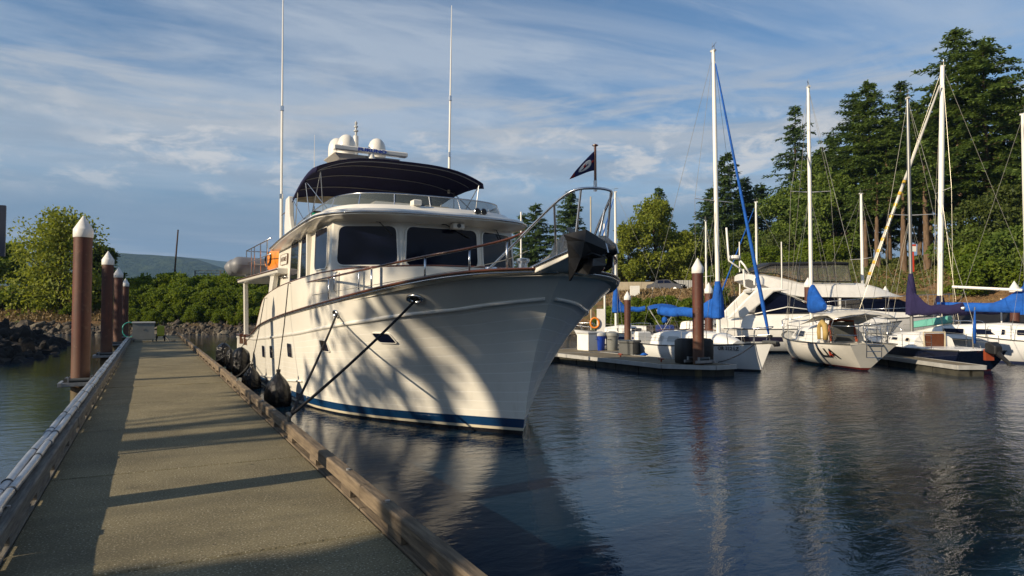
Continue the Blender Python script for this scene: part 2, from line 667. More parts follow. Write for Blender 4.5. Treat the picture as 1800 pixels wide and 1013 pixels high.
def ground_z(P):
    P = np.atleast_2d(P).astype(float)
    d = shore_dist(P)
    az = np.degrees(np.arctan2(P[:, 0], P[:, 1]))
    k = np.interp(az, [-12, 0, 18, 30, 42, 50, 70], [1.0, 1.0, 1.0, 0.86, 0.90, 1.42, 1.5])
    low = (P[:, 0] < -3) & (P[:, 1] < 58)
    h = np.interp(d, [0, 2.5, 6, 10, 16, 25, 60, 300], [-0.1, 0.9, 1.9, 3.1, 4.6, 4.9, 5.1, 8.0]) * k
    hs = np.interp(d, [0, 2, 8, 20, 60, 300], [-0.1, 0.7, 1.5, 2.2, 3.0, 6.0])
    h = np.where(low, hs, h)
    h = h + np.clip(d, 0, 4) / 4 * _bumps(P)
    return np.where(d < 0, np.maximum(d * 0.45, -3.5) - 0.1, h)


def gz(x, y):
    return float(ground_z([(x, y)])[0])


def ground_mat():
    m = bpy.data.materials.new("bank_ground")
    m.use_nodes = True
    nt = m.node_tree
    b = nt.nodes["Principled BSDF"]
    b.inputs["Roughness"].default_value = 0.95
    b.inputs["Specular IOR Level"].default_value = 0.15
    g = nn(nt, "ShaderNodeNewGeometry")
    sx = nn(nt, "ShaderNodeSeparateXYZ")
    nt.links.new(g.outputs["Position"], sx.inputs[0])
    P = g.outputs["Position"]
    n1 = noise(nt, P, 0.22, 6, 0.6)
    n2 = noise(nt, P, 1.7, 6, 0.65)
    dry = mixc(nt, smooth(nt, n2, 0.35, 0.65), (0.22, 0.135, 0.062), (0.14, 0.085, 0.045))
    green = mixc(nt, smooth(nt, n2, 0.35, 0.65), (0.075, 0.10, 0.025), (0.045, 0.06, 0.016))
    c = mixc(nt, smooth(nt, mth(nt, "ADD", n1, mth(nt, "MULTIPLY", smooth(nt, sx.outputs[2], 5.0, 6.6), 0.3)), 0.50, 0.62), dry, green)
    c = mixc(nt, mth(nt, "SUBTRACT", 1.0, smooth(nt, mth(nt, "ADD", sx.outputs[2], n2), 0.9, 1.9)), c, (0.045, 0.038, 0.030))
    nt.links.new(c, b.inputs["Base Color"])
    bp = nn(nt, "ShaderNodeBump")
    bp.inputs["Strength"].default_value = 0.9
    bp.inputs["Distance"].default_value = 0.25
    nt.links.new(n2, bp.inputs["Height"])
    nt.links.new(bp.outputs[0], b.inputs["Normal"])
    return m


M["ground"] = ground_mat()


def axis_vals(lo, hi, step, far):
    a = list(np.arange(lo, hi, step))
    s, v, up = step, hi, []
    while v < far:
        up.append(v)
        s *= 1.35
        v += s
    s, v, dn = step, lo - step, []
    while v > -far:
        dn.append(v)
        s *= 1.35
        v -= s
    return np.array(dn[::-1] + a + up)


gx, gy = axis_vals(-60, 130, 1.25, 5200), axis_vals(-40, 150, 1.25, 5200)
GX, GY = np.meshgrid(gx, gy)
PP = np.stack([GX.ravel(), GY.ravel()], 1)
ZZ = ground_z(PP)
nx, ny = len(gx), len(gy)
ii = (np.arange(ny - 1)[:, None] * nx + np.arange(nx - 1)[None, :]).ravel()
struct(tri_mesh("terrain", np.column_stack([PP, ZZ]), np.stack([ii, ii + 1, ii + nx + 1, ii + nx], 1), M["ground"], smooth=True),
       label="grassy river bank rising from the water")


def water_mat():
    m = bpy.data.materials.new("river_water")
    m.use_nodes = True
    nt = m.node_tree
    b = nt.nodes["Principled BSDF"]
    b.inputs["Base Color"].default_value = (0.004, 0.019, 0.040, 1)
    b.inputs["Roughness"].default_value = 0.035
    b.inputs["IOR"].default_value = 1.33
    b.inputs["Specular IOR Level"].default_value = 0.5
    g = nn(nt, "ShaderNodeNewGeometry")
    P = g.outputs["Position"]
    a = noise(nt, mapping(nt, P, (1.0, 2.0, 1), (0, 0, R(24))), 1.6, 4, 0.55, 0.5)
    c = noise(nt, mapping(nt, P, (1.0, 1.6, 1), (0, 0, R(-35))), 4.2, 4, 0.6, 0.4)
    big = noise(nt, mapping(nt, P, (1.0, 0.55, 1), (0, 0, R(20))), 0.085, 3, 0.5)
    h = mth(nt, "ADD", mth(nt, "MULTIPLY", a, 0.024), mth(nt, "MULTIPLY", c, 0.011))
    # breeze: calmer and more ruffled patches
    sp = nn(nt, "ShaderNodeSeparateXYZ")
    nt.links.new(P, sp.inputs[0])
    # the yacht and dock shelter the water around them; the open basin is ruffled
    lee = smooth(nt, mth(nt, "ADD", sp.outputs[0], mth(nt, "MULTIPLY_ADD", big, 10.0, -5.0)), 4.0, 12.0)
    h = mth(nt, "MULTIPLY", h, mth(nt, "ADD", mth(nt, "MULTIPLY_ADD", smooth(nt, big, 0.42, 0.62), 0.55, 0.30), mth(nt, "MULTIPLY", lee, 0.75)))
    bp = nn(nt, "ShaderNodeBump")
    bp.inputs["Strength"].default_value = 1.0
    bp.inputs["Distance"].default_value = 1.0
    nt.links.new(h, bp.inputs["Height"])
    nt.links.new(bp.outputs[0], b.inputs["Normal"])
    return m


M["water"] = water_mat()
wmb = MB()
wmb.add([(-120, -88, 0), (150, -88, 0), (150, 120, 0), (-120, 120, 0)], [(0, 1, 2, 3)])
struct(wmb.build("water", M["water"]), label="rippled dark blue river water")


# ------------------------------------------------------------------ far hills
def hill(name, px0, px1, depth, crest, seed, mat, thick):
    rg = np.random.default_rng(seed)
    n = 70
    rows = []
    xs = np.linspace(px0, px1, n)
    cy = np.interp(xs, [c[0] for c in crest], [c[1] for c in crest])
    wob = np.interp(np.arange(n), np.linspace(0, n, 26), rg.normal(0, 1.0, 26)) + rg.normal(0, 0.45, n)
    for j, (df, hf) in enumerate([(-1.0, 0.0), (-0.75, 0.3), (-0.45, 0.62), (-0.2, 0.88), (0, 1.0), (0.3, 0.92), (0.7, 0.55), (1.0, 0.0)]):
        row = []
        for i, x in enumerate(xs):
            d = depth + thick * df
            base = pd(x, 545, d)
            topz = 2.2 + (545 - (cy[i] + wob[i])) * depth / FPX
            row.append((base.x, base.y, lerp(-5.0, topz, hf) + rg.normal(0, 0.012 * depth * hf * 0.25) * (hf < 0.99)))
        rows.append(row)
    mb = MB()
    mb.grid(rows)
    return struct(mb.build(name, mat, smooth=True))


M["hill"] = pmat("wooded_hill", (0.012, 0.024, 0.012), 0.95, col2=(0.050, 0.068, 0.022), vscale=0.007, spec=0.1, bump=1.0, bscale=0.03, bdist=25)
hill("hill", -700, 1150, 1900, [(-700, 470), (-300, 455), (0, 448), (120, 440), (215, 446), (300, 451), (345, 457), (400, 474), (470, 486), (700, 492), (1150, 500)], 3, M["hill"], 420)
hill("distant_hill", -700, 1500, 3400, [(-700, 470), (150, 462), (240, 455), (330, 451), (385, 458), (430, 462), (480, 470), (620, 480), (900, 490), (1500, 498)], 8, M["hill"], 700)


# ------------------------------------------------------------------ riprap
def rock_mat(name, c1, c2):
    return pmat(name, c1, 0.9, col2=c2, vscale=1.1, bump=0.6, bscale=5, bdist=0.06, spec=0.2)


M["rock"] = rock_mat("basalt_rock", (0.115, 0.098, 0.078), (0.055, 0.048, 0.042))
M["rockp"] = rock_mat("pale_rock", (0.20, 0.18, 0.135), (0.11, 0.095, 0.075))
M["rock_shade"] = rock_mat("shade_toned_rock", (0.030, 0.028, 0.026), (0.016, 0.015, 0.015))  # darker copy of the rock, with the spit's shade put into its colour


def rock_geo(seed):
    rg = np.random.default_rng(seed)
    t = (1 + 5 ** 0.5) / 2
    V = np.array([(-1, t, 0), (1, t, 0), (-1, -t, 0), (1, -t, 0), (0, -1, t), (0, 1, t), (0, -1, -t), (0, 1, -t), (t, 0, -1), (t, 0, 1), (-t, 0, -1), (-t, 0, 1)], float)
    V /= np.linalg.norm(V[0])
    F = [(0, 11, 5), (0, 5, 1), (0, 1, 7), (0, 7, 10), (0, 10, 11), (1, 5, 9), (5, 11, 4), (11, 10, 2), (10, 7, 6), (7, 1, 8), (3, 9, 4), (3, 4, 2), (3, 2, 6), (3, 6, 8), (3, 8, 9), (4, 9, 5), (2, 4, 11), (6, 2, 10), (8, 6, 7), (9, 8, 1)]
    V = V.tolist()
    F2, mid = [], {}

    def mp(a, b):
        k = (min(a, b), max(a, b))
        if k not in mid:
            q = (np.array(V[a]) + np.array(V[b])) / 2
            V.append((q / np.linalg.norm(q)).tolist())
            mid[k] = len(V) - 1
        return mid[k]
    for a, b, c in F:
        x, y, z = mp(a, b), mp(b, c), mp(c, a)
        F2 += [(a, x, z), (b, y, x), (c, z, y), (x, y, z)]
    V = np.array(V)
    for _ in range(9):                       # chop with planes: angular quarry stone
        nrm = rg.normal(0, 1, 3)
        nrm /= np.linalg.norm(nrm)
        lim = rg.uniform(0.45, 0.8)
        dd = V @ nrm
        V = V - np.outer(np.maximum(dd - lim, 0), nrm)
    V *= rg.uniform(0.75, 1.25, 3)
    V += rg.normal(0, 0.03, V.shape)
    return V, np.array(F2)


ROCKS = [rock_geo(40 + i) for i in range(7)]
_rock_me = {}


def rock_mesh(i, mk):
    if (i, mk) not in _rock_me:
        me = bpy.data.meshes.new("rock")
        me.from_pydata(ROCKS[i][0].tolist(), [], ROCKS[i][1].tolist())
        me.materials.append(M[mk])
        _rock_me[(i, mk)] = me
    return _rock_me[(i, mk)]


def scatter_rocks(name, pts, sizes, mk, nparts, label):
    root = struct(empty(name), label=label)
    rg = random.Random(len(pts))
    order = sorted(range(len(pts)), key=lambda i: -sizes[i])
    rest_v, rest_f, off = [], [], 0
    for n, i in enumerate(order):
        (x, y, z), s = pts[i], sizes[i]
        k = rg.randrange(len(ROCKS))
        rot = (rg.uniform(0, 6.28), rg.uniform(0, 6.28), rg.uniform(0, 6.28))
        sc = (s * rg.uniform(0.8, 1.3), s * rg.uniform(0.8, 1.2), s * rg.uniform(0.6, 0.9))
        if n < nparts:
            mat = "rockp" if (mk == "rock" and rg.random() < (0.5 if z < 0.5 else 0.15)) else mk
            o = link("rock", rock_mesh(k, mat), root, (x, y, z), rot)
            o.scale = sc
        else:
            mtx = Matrix.Translation((x, y, z)) @ (Matrix.Rotation(rot[2], 4, "Z") @ Matrix.Rotation(rot[1], 4, "Y") @ Matrix.Rotation(rot[0], 4, "X")) @ Matrix.Diagonal((*sc, 1))
            A = np.array(mtx)
            V = ROCKS[k][0] @ A[:3, :3].T + A[:3, 3]
            rest_v.append(V)
            rest_f.append(ROCKS[k][1] + off)
            off += len(V)
    if rest_v:
        o = tri_mesh("small_rocks", np.vstack(rest_v), np.vstack(rest_f), M[mk], root)
        o["kind"] = "stuff"


def shore_points(i0, i1, n, dlo, dhi, seed):
    """random points near a run of the shoreline, on its land side"""
    rg = np.random.default_rng(seed)
    A = _SA[i0:i1 + 1]
    seg = np.linalg.norm(np.diff(A, axis=0), axis=1)
    cum = np.concatenate([[0], np.cumsum(seg)])
    out = []
    while len(out) < n:
        u = rg.uniform(0, cum[-1])
        k = min(np.searchsorted(cum, u) - 1, len(seg) - 1)
        k = max(k, 0)
        p = A[k] + (A[k + 1] - A[k]) * ((u - cum[k]) / seg[k])
        t = (A[k + 1] - A[k]) / seg[k]
        nr = np.array([-t[1], t[0]])
        dd = rg.uniform(dlo, dhi)
        q = p + nr * dd
        if abs(shore_dist([q])[0] - dd) > 1.2:
            q = p - nr * dd
            if abs(shore_dist([q])[0] - dd) > 1.2:
                continue
        out.append((q[0], q[1], dd))
    return out


rg = np.random.default_rng(17)
pts = [(x, y, gz(x, y) + 0.02 - 0.05 * d) for x, y, d in shore_points(9, 17, 2600, -0.6, 2.9, 1)]
scatter_rocks("riprap_bank", pts, [float(rg.lognormal(-1.6, 0.45)) for _ in pts], "rock", 290, "grey boulders lining the far waterline")
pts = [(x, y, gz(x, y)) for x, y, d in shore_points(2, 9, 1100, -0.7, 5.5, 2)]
scatter_rocks("rock_spit", pts, [float(rg.lognormal(-1.25, 0.42)) for _ in pts], "rock_shade", 200, "dark shaded boulder spit left of the pilings")
pts = [(x, y, gz(x, y)) for x, y, d in shore_points(17, 22, 260, -0.5, 3.0, 4)]
scatter_rocks("marina_riprap", pts, [float(rg.lognormal(-1.1, 0.4)) for _ in pts], "rock", 0, "boulders along the waterline behind the moored boats")

# ------------------------------------------------------------------ near dock
M["concrete"] = pmat("dock_concrete", (0.205, 0.176, 0.104), 0.9, col2=(0.135, 0.116, 0.070), vscale=1.1, bump=0.55, bscale=130, bdist=0.006, spec=0.2)


def speckle(m, amount=0.5, scale=260):
    nt = m.node_tree
    b = nt.nodes["Principled BSDF"]
    src = b.inputs["Base Color"].links[0].from_socket
    tc = nn(nt, "ShaderNodeTexCoord")
    n1 = noise(nt, tc.outputs["Object"], scale, 2, 0.5)
    n2 = noise(nt, mapping(nt, tc.outputs["Object"], (0.35, 2.2, 1)), 0.8, 4, 0.6)
    c = mixc(nt, mth(nt, "MULTIPLY", smooth(nt, n1, 0.56, 0.72), amount), src, (0.46, 0.42, 0.31))
    c = mixc(nt, mth(nt, "MULTIPLY", smooth(nt, n1, 0.44, 0.30), amount), c, (0.06, 0.055, 0.04))
    c = mixc(nt, mth(nt, "MULTIPLY", smooth(nt, n2, 0.50, 0.72), 0.45), c, (0.10, 0.09, 0.06))
    n3 = noise(nt, tc.outputs["Object"], 2.6, 6, 0.7, 0.6)
    c = mixc(nt, mth(nt, "MULTIPLY", smooth(nt, n3, 0.60, 0.74), 0.5), c, (0.075, 0.066, 0.045))
    n4 = noise(nt, tc.outputs["Object"], 11.0, 3, 0.5)
    c = mixc(nt, mth(nt, "MULTIPLY", smooth(nt, n4, 0.735, 0.76), 0.8), c, (0.05, 0.04, 0.03))
    nt.links.new(c, b.inputs["Base Color"])


speckle(M["concrete"], 0.85, 62)
M["wood"] = pmat("weathered_timber", (0.205, 0.160, 0.110), 0.85, col2=(0.095, 0.075, 0.055), vscale=5, stretch=(6, 0.5, 6), bump=0.8, bscale=9, bdist=0.012, spec=0.2)
M["woodg"] = pmat("grey_timber", (0.22, 0.205, 0.175), 0.85, col2=(0.12, 0.112, 0.10), vscale=5, stretch=(6, 0.5, 6), bump=0.8, bscale=9, bdist=0.012, spec=0.2)
M["float"] = pmat("dock_float", (0.05, 0.048, 0.035), 0.9, var=0.5, vscale=3)

DZ = 0.5
Y0, Y1 = -4.0, 51.0
dock = struct(empty("dock"), label="long concrete float with timber edges leading to the bank")
MB().box(-1.04, 1.76, Y0 + 0.02, Y1 - 0.02, -0.35, DZ - 0.14).build("float_body", M["float"], dock)
rnd = random.Random(3)
y, i = Y0, 0
while y < Y1 - 0.1:
    ln = min(3.05, Y1 - y)
    dz = rnd.uniform(-0.004, 0.004)
    o = MB().box(-0.86, 1.60, y + 0.012, y + ln - 0.012, DZ - 0.13, DZ + dz, 0.014).build("concrete_slab", M["concrete"], dock)
    y += ln


def bull_rail(label, xi, xo, blen, bgap, mat, seed):
    """timber rail on blocks along the dock; xi is the face towards the walkway"""
    root = tag(empty("bull_rail", ((xi + xo) / 2, 0, DZ)), label, "rail", "timber rails of the dock")
    rr = random.Random(seed)
    s = 1 if xo > xi else -1
    hw = abs(xo - xi) / 2
    y = Y0
    while y < Y1:
        ln = min(rr.choice([4.9, 5.5, 6.1]), Y1 - y)
        j = rr.uniform(-0.006, 0.006)
        MB().box(-hw + j, hw + j, y + 0.008, y + ln - 0.008, 0.075, 0.205 + rr.uniform(-0.006, 0.006), 0.012).build("rail_timber", mat, root)
        MB().box(-hw - 0.0 if s > 0 else -hw - 0.07, hw + 0.07 if s > 0 else hw, y + 0.02, y + ln - 0.004, -0.12, 0.012, 0.004).build("base_board", mat, root)
        for q in (0.6, ln - 0.6):
            if ln > 2:
                MB().tube([(j, y + q, 0.2), (j, y + q, 0.218)], 0.022, 10).build("bolt_head", M["galv"], root)
        y += ln
    y = Y0 + 0.3
    while y < Y1 - blen:
        j = rr.uniform(-0.1, 0.1)
        MB().box(-hw + 0.008, hw - 0.004, y + j, y + j + blen * rr.uniform(0.9, 1.1), 0.012, 0.075, 0.004).build("block", mat, root)
        y += blen + bgap
    return root


bull_rail("weathered brown timber bull rail along the yacht side of the dock", 1.605, 1.715, 0.32, 1.08, M["wood"], 1)
bull_rail("grey timber bull rail under the conduits on the piling side of the dock", -0.86, -1.0, 0.88, 0.5, M["woodg"], 2)

M["pvc"] = pmat("conduit", (0.42, 0.45, 0.50), 0.33, 0.55, var=0.25, vscale=6)
for i, (x, z, r_) in enumerate([(-0.965, DZ + 0.243, 0.036), (-1.05, DZ + 0.225, 0.040)]):
    root = tag(empty("conduit_pipe", (x, 0, z)),
               ["pale shiny conduit pipe on top of the left timber rail", "outer grey conduit pipe on the water side of the left rail"][i], "pipe")
    pp = [(0.004 * math.sin(k * 1.7 + i * 2), -4 + k * 0.75, 0.004 * math.sin(k * 2.3 + i)) for k in range(62)]
    MB().tube(pp, r_, 12).build("pipe", M["pvc"], root, smooth=50)
    for k in range(16):
        yy = -3 + k * 3.0 + i * 0.8
        MB().tube([(0, yy, 0), (0, yy + 0.14, 0)], r_ + 0.008, 12).build("coupling", M["pvc"], root, smooth=50)
    for k in range(30):
        yy = -3.4 + k * 1.45 + i * 0.4
        MB().tube([(0, yy, 0), (0, yy + 0.035, 0)], r_ + 0.005, 12).build("strap", M["dkgrey"], root, smooth=50)


# ------------------------------------------------------------------ pilings
def piling_mat():
    m = bpy.data.materials.new("rusty_steel_piling")
    m.use_nodes = True
    nt = m.node_tree
    b = nt.nodes["Principled BSDF"]
    b.inputs["Roughness"].default_value = 0.62
    g = nn(nt, "ShaderNodeNewGeometry")
    sx = nn(nt, "ShaderNodeSeparateXYZ")
    nt.links.new(g.outputs["Position"], sx.inputs[0])
    z = sx.outputs[2]
    n1 = noise(nt, g.outputs["Position"], 2.2, 6, 0.65)
    n2 = noise(nt, mapping(nt, g.outputs["Position"], (9, 9, 0.5)), 1.0, 4, 0.6)
    c = mixc(nt, smooth(nt, n1, 0.3, 0.7), (0.100, 0.028, 0.016), (0.062, 0.018, 0.011))
    c = mixc(nt, mth(nt, "MULTIPLY", smooth(nt, n2, 0.40, 0.66), 0.7), c, (0.045, 0.018, 0.013))
    n3 = noise(nt, g.outputs["Position"], 7.0, 5, 0.7)
    c = mixc(nt, mth(nt, "MULTIPLY", smooth(nt, n3, 0.56, 0.70), 0.6), c, (0.16, 0.085, 0.055))
    worn = mth(nt, "SUBTRACT", 1.0, smooth(nt, mth(nt, "ADD", z, n1), 1.0, 2.3))
    c = mixc(nt, mth(nt, "MULTIPLY", worn, 0.75), c, (0.115, 0.058, 0.034))
    alg = mth(nt, "SUBTRACT", 1.0, smooth(nt, mth(nt, "ADD", z, mth(nt, "MULTIPLY", n1, 0.5)), 0.35, 0.95))
    c = mixc(nt, mth(nt, "MULTIPLY", alg, 0.85), c, (0.075, 0.065, 0.022))
    nt.links.new(c, b.inputs["Base Color"])
    return m


M["piling"] = piling_mat()
M["pilecap"] = pmat("piling_cap", (0.72, 0.71, 0.68), 0.5, var=0.12, vscale=6)


def piling(x, y, top, r_, label, group, base=-2.2, lean=0.0):
    root = tag(empty("mooring_piling", (x, y, 0)), label, "piling", group)
    n = 28
    MB().lathe([(r_, base), (r_, 0.3), (r_, 1.5), (r_, top - 0.42)], n).build("shaft", M["piling"], root, smooth=40)
    MB().lathe([(r_ + 0.006, top - 0.52), (r_ + 0.014, top - 0.5), (r_ + 0.014, top - 0.33), (r_ + 0.004, top - 0.315), (0.012, top)], n).build("cap", M["pilecap"], root, smooth=35)
    root.rotation_euler = (0, lean, 0)
    return root


def pile_guide(x, y, side, label, grp):
    """galvanised bracket with rollers holding the piling to the dock; side +1: dock lies at +x"""
    root = tag(empty("pile_guide", (x, y, 0)), label, "bracket", grp)
    root.scale = (side, 1, 1)
    z = DZ - 0.06
    for s in (-1, 1):
        MB().box(-0.38, 0.36, s * 0.27 - 0.035, s * 0.27 + 0.035, z, z + 0.09, 0.006).build("arm", M["galv"], root)
    MB().box(-0.42, -0.34, -0.34, 0.34, z - 0.004, z + 0.094, 0.006).build("crossbar", M["galv"], root)
    for s in (-1, 1):
        MB().tube([(-0.2, s * 0.255, z + 0.14), (0.2, s * 0.255, z + 0.14)], 0.05, 12).build("roller", M["dkgrey"], root, smooth=50)
        MB().box(-0.235, -0.205, s * 0.255 - 0.04, s * 0.255 + 0.04, z + 0.06, z + 0.2).build("roller_bracket", M["galv"], root)
        MB().box(0.205, 0.235, s * 0.255 - 0.04, s * 0.255 + 0.04, z + 0.06, z + 0.2).build("roller_bracket", M["galv"], root)
    MB().tube([(-0.27, -0.2, z + 0.14), (-0.27, 0.2, z + 0.14)], 0.05, 12).build("roller", M["dkgrey"], root, smooth=50)
    return root


LP = [(6.95, 4.42, "piling beside the dock nearest the camera, at the left edge"), (18.9, 4.42, "tallest looking rusty brown piling, nearest of the row left of the dock"),
      (29.6, 4.40, "second rusty piling of the row along the left of the dock"), (39.3, 4.33, "third rusty piling of the row along the left of the dock"),
      (50.2, 4.22, "farthest rusty piling at the bank end of the dock")]
for k, (yy, tp, lb) in enumerate(LP):
    piling(-1.42, yy, tp, 0.195, lb, "steel pilings along the left of the dock")
    pile_guide(-1.42, yy, 1, ["galvanised roller bracket around the camera-side piling", "galvanised roller bracket around the tallest looking piling",
               "galvanised roller bracket around the second piling", "roller bracket around the third piling", "roller bracket around the farthest piling"][k], "pile guides")

# sign standing left of the dock, only its edge in view
sg = tag(empty("notice_board", (-1.387, 9.15, 0)), "edge of a slate blue notice board at the far left", "sign")
MB().box(-0.42, -0.02, -0.02, 0.02, 2.78, 3.34, 0.004).build("panel", pmat("board_slate", (0.06, 0.07, 0.10), 0.5), sg)
MB().tube([(-0.22, 0.05, -1.5), (-0.22, 0.05, 3.3)], 0.03, 10).build("post", M["galv"], sg)

# dock box with hose and extinguisher at the far end
bx = tag(empty("dock_box", (-0.30, 41.8, DZ)), "grey metal dock box near the bank end of the dock", "box")
MB().box(-0.52, 0.52, -0.35, 0.35, 0.1, 0.98, 0.02).build("body", M["grey"], bx)
MB().box(-0.56, 0.56, -0.39, 0.39, 0.982, 1.06, 0.015).build("lid", M["lightgrey"], bx)
MB().box(-0.05, 0.05, -0.37, -0.352, 0.62, 0.70).build("latch", M["chrome"], bx)
for s in (-0.45, 0.45):
    MB().box(s - 0.03, s + 0.03, -0.3, 0.3, 0.0, 0.098).build("foot", M["dkgrey"], bx)
hs = tag(empty("hose_reel", (-0.98, 42.0, DZ + 0.22)), "coiled turquoise water hose hanging beside the dock box", "hose")
M["hose"] = pmat("turquoise_hose", (0.03, 0.30, 0.26), 0.5)
MB().tube([(0.34 * math.cos(a) * (0.9 + 0.03 * (k % 5)), 0.05 * math.sin(k), 0.42 + 0.4 * math.sin(a)) for k, a in enumerate(np.linspace(0, 6.28 * 4, 70))], 0.022, 6).build("coil", M["hose"], hs, smooth=True)
MB().tube([(0, 0.08, 0.0), (0, 0.08, 0.9)], 0.05, 8).build("post", M["wood"], hs)
hd = tag(empty("hand_truck", (0.52, 41.7, DZ)), "yellow and black two wheeled cart leaning on the dock box", "cart")
MB().box(-0.18, 0.18, -0.1, 0.1, 0.28, 0.85, 0.05).build("body", pmat("lime_plastic", (0.36, 0.38, 0.03), 0.5), hd)
MB().tube([(-0.15, 0.1, 0.15), (-0.13, 0.2, 1.05), (0.13, 0.2, 1.05), (0.15, 0.1, 0.15)], 0.02, 8).build("handle", M["black"], hd)
for s in (-0.2, 0.2):
    MB().tube([(s - 0.03, 0.1, 0.16), (s + 0.03, 0.1, 0.16)], 0.16, 16).build("wheel", M["black"], hd)
MB().tube([(0.2, -0.1, 0.3), (0.42, -0.35, 0.02), (0.7, -0.5, 0.03)], 0.04, 8).build("strap", M["black"], hd)
# ------------------------------------------------------------------ the yacht
TH = R(2.0)
yacht = tag(empty("motor_yacht", (5.82, 10.59, 0), R(90) + TH),
            "large cream white pilothouse motor yacht with navy bimini moored at the dock", "yacht")
YM = Matrix.Translation((5.82, 10.59, 0)) @ Matrix.Rotation(R(90) + TH, 4, "Z")
YI = YM.inverted()
_yc = YI @ _C


def yray(x, y):
    return (YI.to_3x3() @ ray(x, y))


def y_t(x, y, t):
    d = yray(x, y)
    return _yc + d * ((t - _yc.y) / d.y)


def y_s(x, y, s):
    d = yray(x, y)
    return _yc + d * ((s - _yc.x) / d.x)


def rot_from(xd, yd):
    xd = Vector(xd).normalized()
    zd = xd.cross(Vector(yd)).normalized()
    yd = zd.cross(xd)
    return Matrix((xd, yd, zd)).transposed().to_euler()


SHEER = [(-1.30, 0, 2.84), (-1.22, .42, 2.84), (-1.05, .95, 2.82), (-.8, 1.4, 2.79), (-.4, 1.82, 2.73), (.2, 2.17, 2.64), (1.2, 2.43, 2.53),
         (2.7, 2.58, 2.40), (5, 2.62, 2.24), (8, 2.62, 2.02), (10.6, 2.6, 1.76), (11.9, 2.58, 1.50), (13, 2.56, 1.36), (15.5, 2.5, 1.32), (16.2, 2.45, 1.32)]
WL = [(0, 0), (.25, .17), (.6, .41), (1.0, .66), (1.5, .97), (2.2, 1.36), (3.1, 1.79), (4.3, 2.2), (6, 2.45), (8.5, 2.52), (10.9, 2.5), (12.1, 2.48), (13.1, 2.45), (15.4, 2.4), (16.1, 2.38)]
NSP = 5
ST = crom([tuple(a) + tuple(b) + (i,) for i, (a, b) in enumerate(zip(SHEER, WL))], NSP)
RUBS = ([-.9, 0, 1.75, 5.7, 9, 11.7, 16.3], [2.40, 2.2, 2.0, 1.66, 1.45, 1.30, 1.22])


def hull_pt(k, v):
    """k: station (float), v: 0 waterline .. 1 sheer; negative v goes under water"""
    k = max(0.0, min(k, len(ST) - 1.001))
    a = ST[int(k)] + (ST[int(k) + 1] - ST[int(k)]) * (k - int(k))
    S, W, idx = a[:3], a[3:5], a[5]
    if v < 0:
        q = -v
        return Vector((W[0] + 0.25 * q * (idx < 2), W[1] * (1 - 0.45 * q ** 1.5), -0.7 * q))
    f = 0.5 * v + 0.5 * v ** 3
    kk = min(1.0, max(0.0, (idx - 3) / 5))
    f = lerp(f, v, kk)
    return Vector((W[0] + (S[0] - W[0]) * f, max(0.0, W[1] + (S[1] - W[1]) * f), S[2] * v))


def make_hull():
    lv = [-1, -.6, -.25] + [i / 30 for i in range(31)]
    V, F, UV = [], [], []
    ns = len(ST)
    for sgn in (1, -1):
        o = len(V)
        for k in range(ns):
            for v in lv:
                p = hull_pt(k, v)
                V.append((p.x, p.y * sgn, p.z))
                zr = itp(p.x, *RUBS)
                UV.append((p.x, 13.0 * p.z / zr))
        m = len(lv)
        for k in range(ns - 1):
            for j in range(m - 1):
                a = o + k * m + j
                q = (a, a + m, a + m + 1, a + 1)
                F.append(q if sgn < 0 else q[::-1])
    m = len(lv)
    n0 = ns * m
    for j in range(m - 1):      # transom
        a, b = (ns - 1) * m + j, n0 + (ns - 1) * m + j
        F.append((a, a + 1, b + 1, b))
    me = bpy.data.meshes.new("hull")
    me.from_pydata(V, [], F)
    uvl = me.uv_layers.new(name="UVMap")
    li = np.empty(len(me.loops), np.int32)
    me.loops.foreach_get("vertex_index", li)
    uvl.data.foreach_set("uv", np.array(UV, np.float32)[li].ravel())
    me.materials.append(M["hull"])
    me.polygons.foreach_set("use_smooth", [True] * len(F))
    me.update()
    return link("hull", me, yacht), BVHTree.FromPolygons([Vector(v) for v in V], F)


hull, HB = make_hull()


def on_hull(x, y):
    loc, nrm, _, _ = HB.ray_cast(_yc, yray(x, y).normalized())
    if nrm.dot(yray(x, y)) > 0:
        nrm = -nrm
    return loc, nrm


def Y(mb, name, mat, parent=None, **kw):
    return mb.build(name, M[mat] if isinstance(mat, str) else mat, parent or yacht, **kw)


NS = len(ST)
# deck, cap rail, rub rails
rows = []
for k in range(NS):
    p = hull_pt(k, 1)
    rows.append([(p.x, p.y * u * 0.985, p.z - 0.10 + 0.05 * (1 - u * u)) for u in (-1, -.5, 0, .5, 1)])
Y(MB().grid(rows), "deck", "deck", smooth=True)
for sgn in (1, -1):
    path = [Vector((p.x, p.y * sgn, p.z + 0.012)) for p in (hull_pt(k * 0.5, 1) for k in range(2 * NS - 2))]
    Y(MB().tube(path, 0.045, 8, squash=0.55), "cap_rail", "teak", smooth=True)
    path2 = [Vector((p.x, (p.y + 0.018) * sgn, p.z - 0.035)) for p in (hull_pt(k * 0.5, 1) for k in range(2, 2 * NS - 2))]
    Y(MB().tube(path2, 0.016, 6), "rub_strip", "chrome", smooth=True)
    rub = []
    for k in range(3, 2 * NS - 2):
        S_ = hull_pt(k * 0.5, 0.8)
        v = itp(S_.x, *RUBS) / max(hull_pt(k * 0.5, 1).z, .1)
        p = hull_pt(k * 0.5, min(v, 0.985))
        rub.append(Vector((p.x, p.y * sgn, p.z)))
    Y(MB().tube(rub, 0.035, 8, squash=1.1), "rub_rail", "white", smooth=True)

